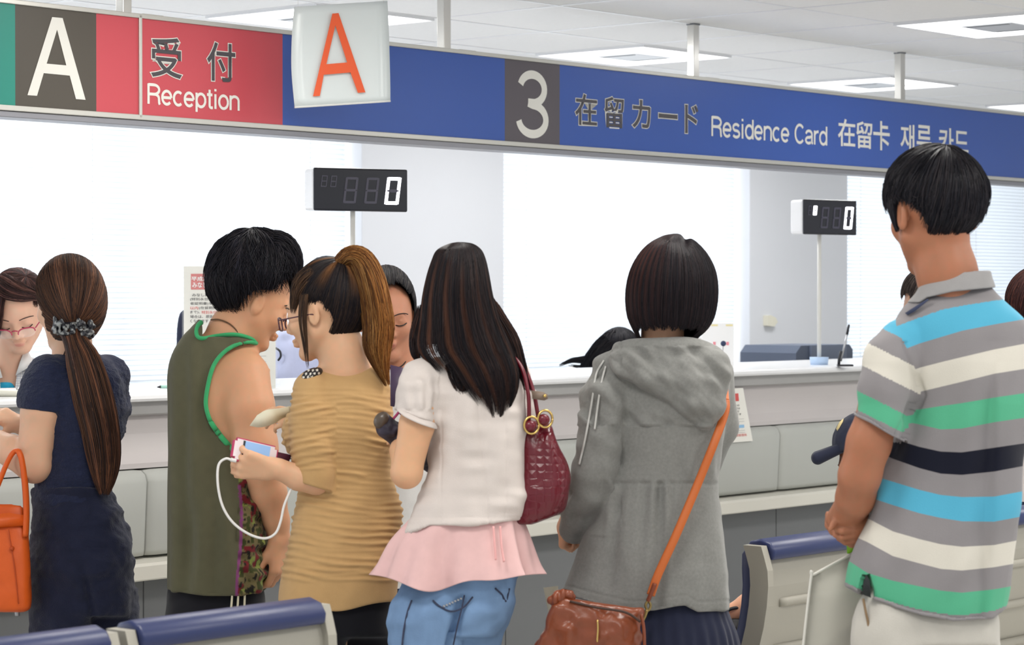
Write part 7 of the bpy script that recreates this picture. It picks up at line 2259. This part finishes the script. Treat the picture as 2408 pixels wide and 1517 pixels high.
vo.ell((2232, 664, 0), (74, 30, 70), 4, op='cut')
def polodisp(V):
    u, v, w = V.T
    back = np.clip(-w / 60, 0, 1)
    f1 = 12 * np.tanh((u - (2336 - 0.04 * (v - 1000))) / 7.0) * np.clip((v - 850) / 100, 0, 1) * back
    f2 = 9 * noise3(np.stack([u / 60, v / 200, w / 80], -1), 81) + 8 * noise3(np.stack([(u + 0.6 * v) / 60, v / 90, w / 80], -1), 82)
    arm = -7 * np.exp(-((u - np.interp(v, [800, 930, 1030], [2128, 2166, 2110])) / 7.0) ** 2) * ((v > 800) & (v < 1030)) * back
    return f1 + f2 * np.clip((v - 720) / 80, 0, 1) + arm
vol_obj('polo_shirt', F9, vo, m_polo, sm, 1, polodisp, None, {'pat': ('FLOAT', polo_pat)})
m_col9 = fabric('grey rib collar', rgb(150, 148, 148), 0.25, 500)
vo = Vol((2090, 615, -150), (2380, 770, 150), 2.5)
vo.stack([(636, 2184, 2330, -6, 62), (652, 2176, 2334, -8, 72), (676, 2160, 2342, -10, 82), (690, 2152, 2346, -10, 86), (712, 2132, 2330, -10, 86)], 5, 2.4, 4)
vo.field_cut(lambda U, V, W: V - np.interp(U, [2110, 2132, 2160, 2180, 2240, 2340], [742, 738, 714, 700, 686, 676]) + 0 * W, 3)
vo.stack([(600, 2180, 2318, -4, 66), (650, 2178, 2320, -4, 66), (720, 2172, 2326, -4, 70)], 4, 2.3, 4, op='cut')
vol_obj('collar', F9, vo, m_col9, sm, 1)
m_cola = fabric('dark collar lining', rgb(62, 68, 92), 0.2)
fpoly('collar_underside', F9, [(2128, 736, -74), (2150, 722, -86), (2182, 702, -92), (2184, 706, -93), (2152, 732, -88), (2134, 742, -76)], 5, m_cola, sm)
fpoly('side_vent', F9, [(2037, 1350, -108), (2046, 1366, -110), (2048, 1406, -112), (2028, 1398, -106), (2030, 1370, -106)], 6, mat('dark vent', rgb(34, 38, 40), 0.9), sm)
m_khk = fabric('pale cotton trousers', rgb(188, 184, 176), 0.2, 400, 0.9, 0.05, 20)
legs9 = [[(2100, 1450, -30, 82), (2098, 1560, -40, 86), (2112, 1900, -50, 68), (2120, fl - 60, -50, 56)], [(2252, 1450, 34, 82), (2254, 1560, 46, 86), (2260, 1900, 50, 68), (2260, fl - 60, 50, 56)]]
trousers('trousers', F9, sm, [(1370, 2050, 2316, 0, 92), (1430, 2024, 2336, 0, 98), (1462, 2010, 2346, 0, 112), (1520, 2006, 2346, 0, 118)], legs9, m_khk, lambda V: 4 * noise3(V / np.array([40, 50, 40]), 86), 26, 6)
ftube('pocket_zip', F9, [(2030, 1408, -100), (2036, 1440, -106), (2042, 1470, -108), (2042, 1505, -108)], 4, mat('brown zip tape', rgb(128, 104, 76), 0.7), sm, 8, 20, 3)
shoes(F9, sm, feet9, M_shoe_b, 300)
# clear folder with a green clip held at his side
m_clr = mat('clear plastic folder', rgb(196, 194, 184), 0.75, 0.2, alpha=0.66)
ff_ = empty('clear_folder', P(1945, 1640, 4.85), 'translucent document folder hanging beside the striped shirt, over the seat back', 'folder')
FC = Fig(4.85)
fpoly('folder_sheet', FC, [(1908, 1356, 0), (2010, 1300, 20), (2040, 1300, 30), (2040, 1640, 20), (1880, 1640, -10), (1886, 1540, -6)], 3, m_clr, ff_)
ftube('fold_edge', FC, [(1880, 1640, -14), (1888, 1530, -12), (1908, 1356, -6), (1916, 1350, -4), (2010, 1299, 14)], 3.5, mat('folder edge', rgb(214, 212, 204), 0.3), ff_, 8, 40)
fpoly('inner_sheet', FC, [(1960, 1640, 8), (1940, 1517, 8), (1980, 1480, 14), (2036, 1462, 22), (2036, 1640, 22)], 1.5, mat('inner sheet', rgb(168, 166, 162), 0.5), ff_)
fpoly('green_clip', FC, [(1990, 1272, 16), (2022, 1268, 24), (2022, 1302, 24), (1992, 1302, 16)], 8, mat('lime plastic', rgb(132, 196, 24), 0.4), ff_)

# ================================================================== the other people behind the queue
def simple_person(fig, u, label, head_c, H, R, skin, seed, hair_fn, torso, neck, cloth, legs, trous, arms=(), shoe=M_shoe_b, step=6, extra=None, neck_cut=None):
    pr = person(fig, u, label)
    fl = fig.floor_v()
    arr = np.array(torso)
    if not arms:                                            # relaxed arms at the sides
        arms = []
        for sx, col_ in ((-1, 1), (1, 2)):
            u0, v0, w0 = arr[2][col_] - sx * 0.06 * H, arr[1][0] + 0.18 * H, arr[1][3]
            e = (u0 + sx * 0.16 * H, v0 + 1.22 * H, w0); wr_ = (u0 + sx * 0.14 * H, v0 + 2.2 * H, w0 + 0.18 * H)
            arms.append({'skin': [(u0, v0, w0, 0.15 * H), (*e, 0.17 * H), (*wr_, 0.115 * H)], 'sleeve': [(u0, v0, w0, 0.22 * H), (u0 + sx * 0.11 * H, v0 + 0.6 * H, w0, 0.22 * H), (u0 + sx * 0.14 * H, v0 + 0.95 * H, w0, 0.21 * H)],
                         'hand': ((wr_, (0.0, 1.0, 0.1), (-sx * 1.0, 0, 0.2), 0.72 * H), {'thumb': -sx, 'curl': (0.3, 0.4, 0.3)})})
    lo = (min(arr[:, 1].min(), head_c[0] - H) - 90, head_c[1] - H * 0.8, -190)
    hi = (max(arr[:, 2].max(), head_c[0] + H) + 90, fl, 230)
    vo = Vol(lo, hi, step)
    vo.head(np.array(head_c, float), H, R, 10, True)
    vo.chain(neck, 16)
    t = arr.copy(); t[:, 1] += 16; t[:, 2] -= 16; t[:, 4] -= 16
    vo.stack(t, 10)
    for L in legs: vo.chain([(p[0], p[1], p[2], p[3] * 0.75) for p in L], 20)
    for A in arms: vo.chain(A['skin'], 10); 
    for A in arms:
        if 'hand' in A: vo.hand(*A['hand'][0], **A['hand'][1])
    body_obj(fig, vo, pr, skin, seed, lips(R, np.array(head_c, float), H, tuple(c * 0.6 for c in skin[:3])))
    hair_fn(pr)
    vo = Vol((lo[0], arr[:, 0].min() - 30, -190), (hi[0], arr[:, 0].max() + 20, 230), step * 0.8)
    vo.stack(torso, 8)
    for A in arms: vo.chain(A['sleeve'], 16)
    if neck_cut: vo.ell(neck_cut[0], neck_cut[1], 3, op='cut')
    vol_obj('top', fig, vo, cloth, pr, 1, lambda V: 3 * noise3(V / 40.0, seed))
    hip = arr[-1]
    trousers('trousers', fig, pr, [(hip[0] - 40, hip[1], hip[2], hip[3], hip[4] + 2), (hip[0] + 50, hip[1] + 4, hip[2] - 4, hip[3], hip[4])], legs, trous, None, 24, 8)
    shoes(fig, pr, [(L[-1][0], L[-1][2], 0) for L in legs], shoe, 180)
    return pr
def cap_hair(fig, c, r, R, pole, face, cut, pal, seed, n=1500, ears=(), nape=None, tmax=2.2, rad=0.9, nape_c=0.86):
    def f(pr):
        rg = np.random.default_rng(seed)
        c_ = np.array(c, float)
        S, _ = cap_surface(c_, np.array(r, float), R, np.array(pole, float), lambda a: np.full(len(a), tmax))
        tf = hairline(S, c_, R.T @ np.array(face), [R.T @ np.array(e) for e in ears], cut, ear_c=0.88, nape=nape, nape_c=nape_c)
        md = lambda t: np.repeat(c_[None], len(t), 0)
        hair_obj('hair', [surf_base(fig, S, 50, 22, tf, 0.985, pal[2], md), strands(fig, S, n, 12, ANY, Z0, lambda a, r_: tf(a) * r_.uniform(0.9, 1.03, len(a)), rad, pal, rg, 0.03, 0.01, None, 0, 0.45, md)], pr)
    return f
def leg_pair(fig, u0, u1, v0, w=0, r=60):
    fl = fig.floor_v()
    return [[(u0, v0, w, r), (u0, (v0 + fl) / 2, w, r * 0.82), (u0, fl - 50, w, r * 0.62)], [(u1, v0, w, r), (u1, (v0 + fl) / 2, w, r * 0.82), (u1, fl - 50, w, r * 0.62)]]

# bent over the desk behind the counter, black hair falling forward
FA = Fig(10.45)
RA = rot_frame(5, 40, 0)
pa = person(FA, 1450, 'person with loose black hair bending over the desk behind the counter')
fl = FA.floor_v()
vo = Vol((1290, 760, -110), (1600, fl, 170), 5)
HA = np.array([1452, 838, 0.0])
vo.head(HA, 132, RA, 8, True)
vo.chain([(1470, 860, 20, 26), (1490, 900, 40, 30)], 14)
vo.stack([(900, 1420, 1540, 40, 30), (960, 1410, 1550, 40, 40), (1060, 1430, 1540, 40, 40)], 10)
vo.chain([(1425, 905, 20, 22), (1370, 900, -10, 18)], 10)
for L in leg_pair(FA, 1455, 1515, 1050, 40, 38): vo.chain([(p[0], p[1], p[2], p[3] * 0.75) for p in L], 16)
body_obj(FA, vo, pa, SK_F, 101)
rng = np.random.default_rng(81)
cA = HA + np.array([4, -6, 4]); rA = np.array([54, 60, 62])
SA, _ = cap_surface(cA, rA, RA, np.array([0.0, 0.75, -0.6]), lambda a: np.full(len(a), 2.9))
mdA = lambda t: np.repeat(cA[None], len(t), 0)
parts = [surf_base(FA, SA, 50, 22, lambda a: np.full(len(a), 0.92), 0.985, BLK[2], mdA), strands(FA, SA, 1700, 12, ANY, Z0, T1(0.85, 1.0), 0.8, BLK, rng, 0.03, 0.01, None, 0, 0.45, mdA)]
for pth, nn in (([(1440, 806, -40, 26, 22), (1412, 836, -46, 26, 22), (1392, 872, -44, 26, 18), (1388, 905, -40, 18, 12)], 520), ([(1420, 838, -40, 14, 10), (1380, 846, -44, 9, 8), (1345, 848, -46, 5, 5), (1314, 860, -46, 2, 2)], 120), ([(1405, 852, -40, 8, 8), (1370, 862, -44, 4, 4), (1336, 858, -46, 2, 2)], 40)):
    Sp, Cp = path_surface(pth)
    parts.append(strands(FA, Sp, nn, 14, ANY, Z0, T1(0.75, 1.0), 0.75, BLK, rng, 0.15, 0.03, None, 0, 0.3, Cp))
    if nn > 300: parts.append(surf_base(FA, Sp, 16, 14, lambda a: np.full(len(a), 0.9), 0.8, BLK[2], Cp))
hair_obj('hair', parts, pa)
vo = Vol((1280, 840, -110), (1590, 1090, 150), 5)
vo.stack([(884, 1430, 1530, 40, 26), (900, 1404, 1552, 40, 44), (960, 1398, 1560, 40, 52), (1075, 1418, 1552, 40, 50)], 8)
vo.chain([(1430, 900, 20, 30), (1380, 888, -6, 30), (1345, 892, -16, 28), (1318, 900, -20, 22)], 12)
vol_obj('white_blouse', FA, vo, m_whc, pa, 1, lambda V: 2.5 * noise3(V / 26.0, 7))
trousers('trousers', FA, pa, [(1040, 1420, 1550, 40, 50), (1100, 1424, 1546, 40, 50)], leg_pair(FA, 1455, 1515, 1090, 40, 38), M_ofc, None, 20, 8)
shoes(FA, pa, [(1455, 40, 120), (1515, 40, 120)], M_shoe_b, 140)

# in white, almost hidden behind the bob
FBk = Fig(11.0)
RB = rot_frame(185, 10, 0)
simple_person(FBk, 1612, 'person in a white shirt almost hidden behind the dark bob haircut', (1606, 720, 0), 128, RB, SK_F, 111,
              cap_hair(FBk, (1606, 706, 8), (50, 56, 56), RB, (0, 0.9, -0.3), (0, -0.3, 1.0), 0.42, BLK, 91, 900),
              [(790, 1585, 1640, 6, 22), (806, 1556, 1664, 6, 36), (850, 1544, 1672, 6, 46), (1040, 1548, 1668, 6, 48)], [(1608, 760, 4, 24), (1610, 810, 4, 26)], m_whc,
              leg_pair(FBk, 1585, 1632, 1060, 6, 36), M_ofc)
# grey-haired, in front of the counter beyond the striped shirt
FD = Fig(8.3)
RD = rot_frame(30, 4, 0)
simple_person(FD, 2190, 'person with cropped grey brown hair showing past the collar of the striped shirt', (2180, 706, 0), 156, RD, SK_B, 121,
              cap_hair(FD, (2186, 694, 4), (64, 68, 74), RD, (0.05, 0.9, -0.4), (0, -0.35, 1.0), 0.45, [rgb(88, 78, 74), rgb(110, 98, 92), rgb(70, 62, 60), rgb(60, 52, 52)], 92, 1500, ears=((-1, -0.4, 0.1), (1, -0.4, 0.1)), nape=np.array([0, 1.0, 0.1])),
              [(800, 2140, 2240, 0, 26), (830, 2110, 2270, 0, 48), (900, 2104, 2276, 0, 62), (1130, 2110, 2268, 0, 62)], [(2184, 760, 0, 34), (2188, 830, 0, 36)], m_whc,
              leg_pair(FD, 2150, 2228, 1170, 0, 48), M_ofc)
# brown-haired, at the right edge
FE = Fig(7.2)
RE = rot_frame(20, 4, 0)
m_jkt = fabric('pale pinkish jacket', rgb(222, 214, 212), 0.15)
simple_person(FE, 2445, 'person with dark reddish brown hair and pale jacket cut off by the right edge', (2440, 712, 0), 172, RE, SK_F, 131,
              cap_hair(FE, (2442, 706, 0), (76, 78, 84), RE, (0, 0.9, -0.3), (0, -0.35, 1.0), 0.40, [rgb(74, 44, 42), rgb(92, 56, 50), rgb(52, 34, 36), rgb(60, 38, 38)], 93, 1900, tmax=2.35),
              [(806, 2400, 2490, 0, 30), (830, 2372, 2520, 0, 52), (900, 2362, 2530, 0, 68), (1040, 2370, 2525, 0, 66), (1196, 2386, 2530, 0, 76)], [(2444, 770, 0, 38), (2446, 830, 0, 40)], m_jkt,
              leg_pair(FE, 2420, 2490, 1220, 0, 52), M_blk if False else M_ofc)
# cap wearer between the shirt sleeve and the counter
FG = Fig(7.4)
RG = rot_frame(78, 18, 0)
capw = simple_person(FG, 2030, 'person in a dark navy baseball cap behind the arm of the striped shirt', (2030, 1058, 0), 150, RG, rgb(112, 70, 52), 141,
              cap_hair(FG, (2036, 1046, 2), (58, 62, 68), RG, (0, 0.8, -0.5), (0, -0.25, 1.0), 0.30, BLK, 94, 900, tmax=2.2),
              [(1140, 2046, 2116, 0, 26), (1165, 2030, 2146, 0, 44), (1230, 2026, 2150, 0, 54), (1420, 2030, 2146, 0, 56)], [(2042, 1105, 0, 30), (2076, 1170, 0, 32)], fabric('dark tee', rgb(44, 46, 58), 0.1),
              leg_pair(FG, 2058, 2118, 1450, 0, 44), M_ofc)
m_cap = fabric('dark navy cap cloth', rgb(44, 48, 66), 0.2)
cpo = bpy.data.objects.new('cap', None); COL.objects.link(cpo); cpo.parent = capw
vo = Vol((1940, 950, -100), (2130, 1120, 100), 2.5)
vo.ell((2030, 1042, 2), (66, 74, 74), 4, R=RG)
vo.ell((2030, 1042, 2), (59, 67, 67), 2, R=RG, op='cut')
vo.field_cut(lambda U, V, W: (V - 1046 + 0.30 * (U - 2030)) + 0 * W, 3)
vol_obj('crown', FG, vo, m_cap, cpo, 1, lambda V: 1.2 * noise3(V / 14.0, 4))
vo = Vol((1890, 1010, -80), (2030, 1120, 80), 2)
vo.cap((1978, 1054, -26), (1923, 1078, -18), 12, 15, 12)
vo.cap((1978, 1054, 26), (1923, 1078, 18), 12, 15, 12)
vo.cap((1990, 1048, 0), (1923, 1076, 0), 12, 15, 12)
vol_obj('brim', FG, vo, m_cap, cpo, 1)
fpoly('front_patch', FG, [(1966, 1008, -14), (1974, 992, -14), (1984, 984, -14), (1982, 992, -22), (1974, 1006, -24), (1969, 1014, -22)], 4, mat('yellow patch', rgb(226, 206, 150), 0.6), cpo)
# seated, forearm along the seat at the striped shirt's left
FS = Fig(6.1)
RS = rot_frame(50, 40, 0)
ps = person(FS, 1850, 'person sitting in the pale backed seat with a bare forearm and dark bag')
vo = Vol((1640, 1230, -60), (2010, 1700, 330), 5)
vo.head(np.array([1896, 1352, 130.0]), 150, RS, 10, True)
vo.chain([(1890, 1400, 120, 36), (1870, 1450, 100, 40)], 14)
vo.stack([(1430, 1836, 1910, 96, 24), (1490, 1812, 1920, 84, 44), (1600, 1812, 1920, 78, 50)], 12)
vo.chain([(1830, 1440, 100, 40), (1800, 1442, 150, 36), (1762, 1424, 170, 30), (1720, 1442, 180, 22)], 10)
vo.hand((1714, 1444, 180), (-0.8, 0.35, 0.2), (0, 0.9, 0.3), 120, thumb=1)
body_obj(FS, vo, ps, rgb(226, 170, 138), 151)
cap_hair(FS, (1900, 1338, 130), (64, 68, 72), RS, (0, 0.8, -0.5), (0, -0.3, 1.0), 0.4, BLK, 95, 900)(ps)
fl = FS.floor_v()
vo = Vol((1740, 1225, -20), (2020, 1720, 290), 5)
vo.stack([(1412, 1846, 1906, 100, 34), (1440, 1806, 1930, 94, 50), (1500, 1792, 1940, 84, 64), (1620, 1792, 1940, 78, 70)], 10)
vo.chain([(1836, 1440, 96, 48), (1815, 1462, 130, 44)], 14)
vol_obj('white_top', FS, vo, m_whc, ps, 1, lambda V: 3 * noise3(V / 30.0, 8))
vo = Vol((1570, 1510, -30), (2020, fl, 400), 8)
vo.chain([(1830, 1610, 80, 74), (1670, 1600, 230, 62), (1660, fl - 60, 230, 46)], 18)
vo.chain([(1915, 1610, 90, 74), (1770, 1600, 280, 62), (1760, fl - 60, 290, 46)], 18)
vol_obj('trousers', FS, vo, M_ofc, ps)
shoes(FS, ps, [(1660, 230, 45), (1760, 290, 45)], M_shoe_b, 200)
lb = empty('lap_bag', P(1730, 1500, 6.15), 'black bag on the lap of the seated person beside the grey jacket', 'bag')
vo = Vol((1660, 1440, 80), (1800, 1600, 330), 4)
vo.stack([(1452, 1700, 1772, 200, 30), (1466, 1692, 1784, 200, 50), (1560, 1684, 1790, 200, 60), (1580, 1690, 1784, 200, 54)], 8, 3)
vol_obj('bag_body', FS, vo, mat('black bag cloth', rgb(24, 24, 28), 0.6, bump=0.2), lb, 1, lambda V: 5 * noise3(V / 18.0, 8))
ftube('handle', FS, [(1704, 1462, 150), (1712, 1436, 150), (1740, 1430, 152), (1762, 1446, 152), (1768, 1466, 150)], 4, mat('black bag cloth', rgb(24, 24, 28), 0.6), lb, 8, 30)
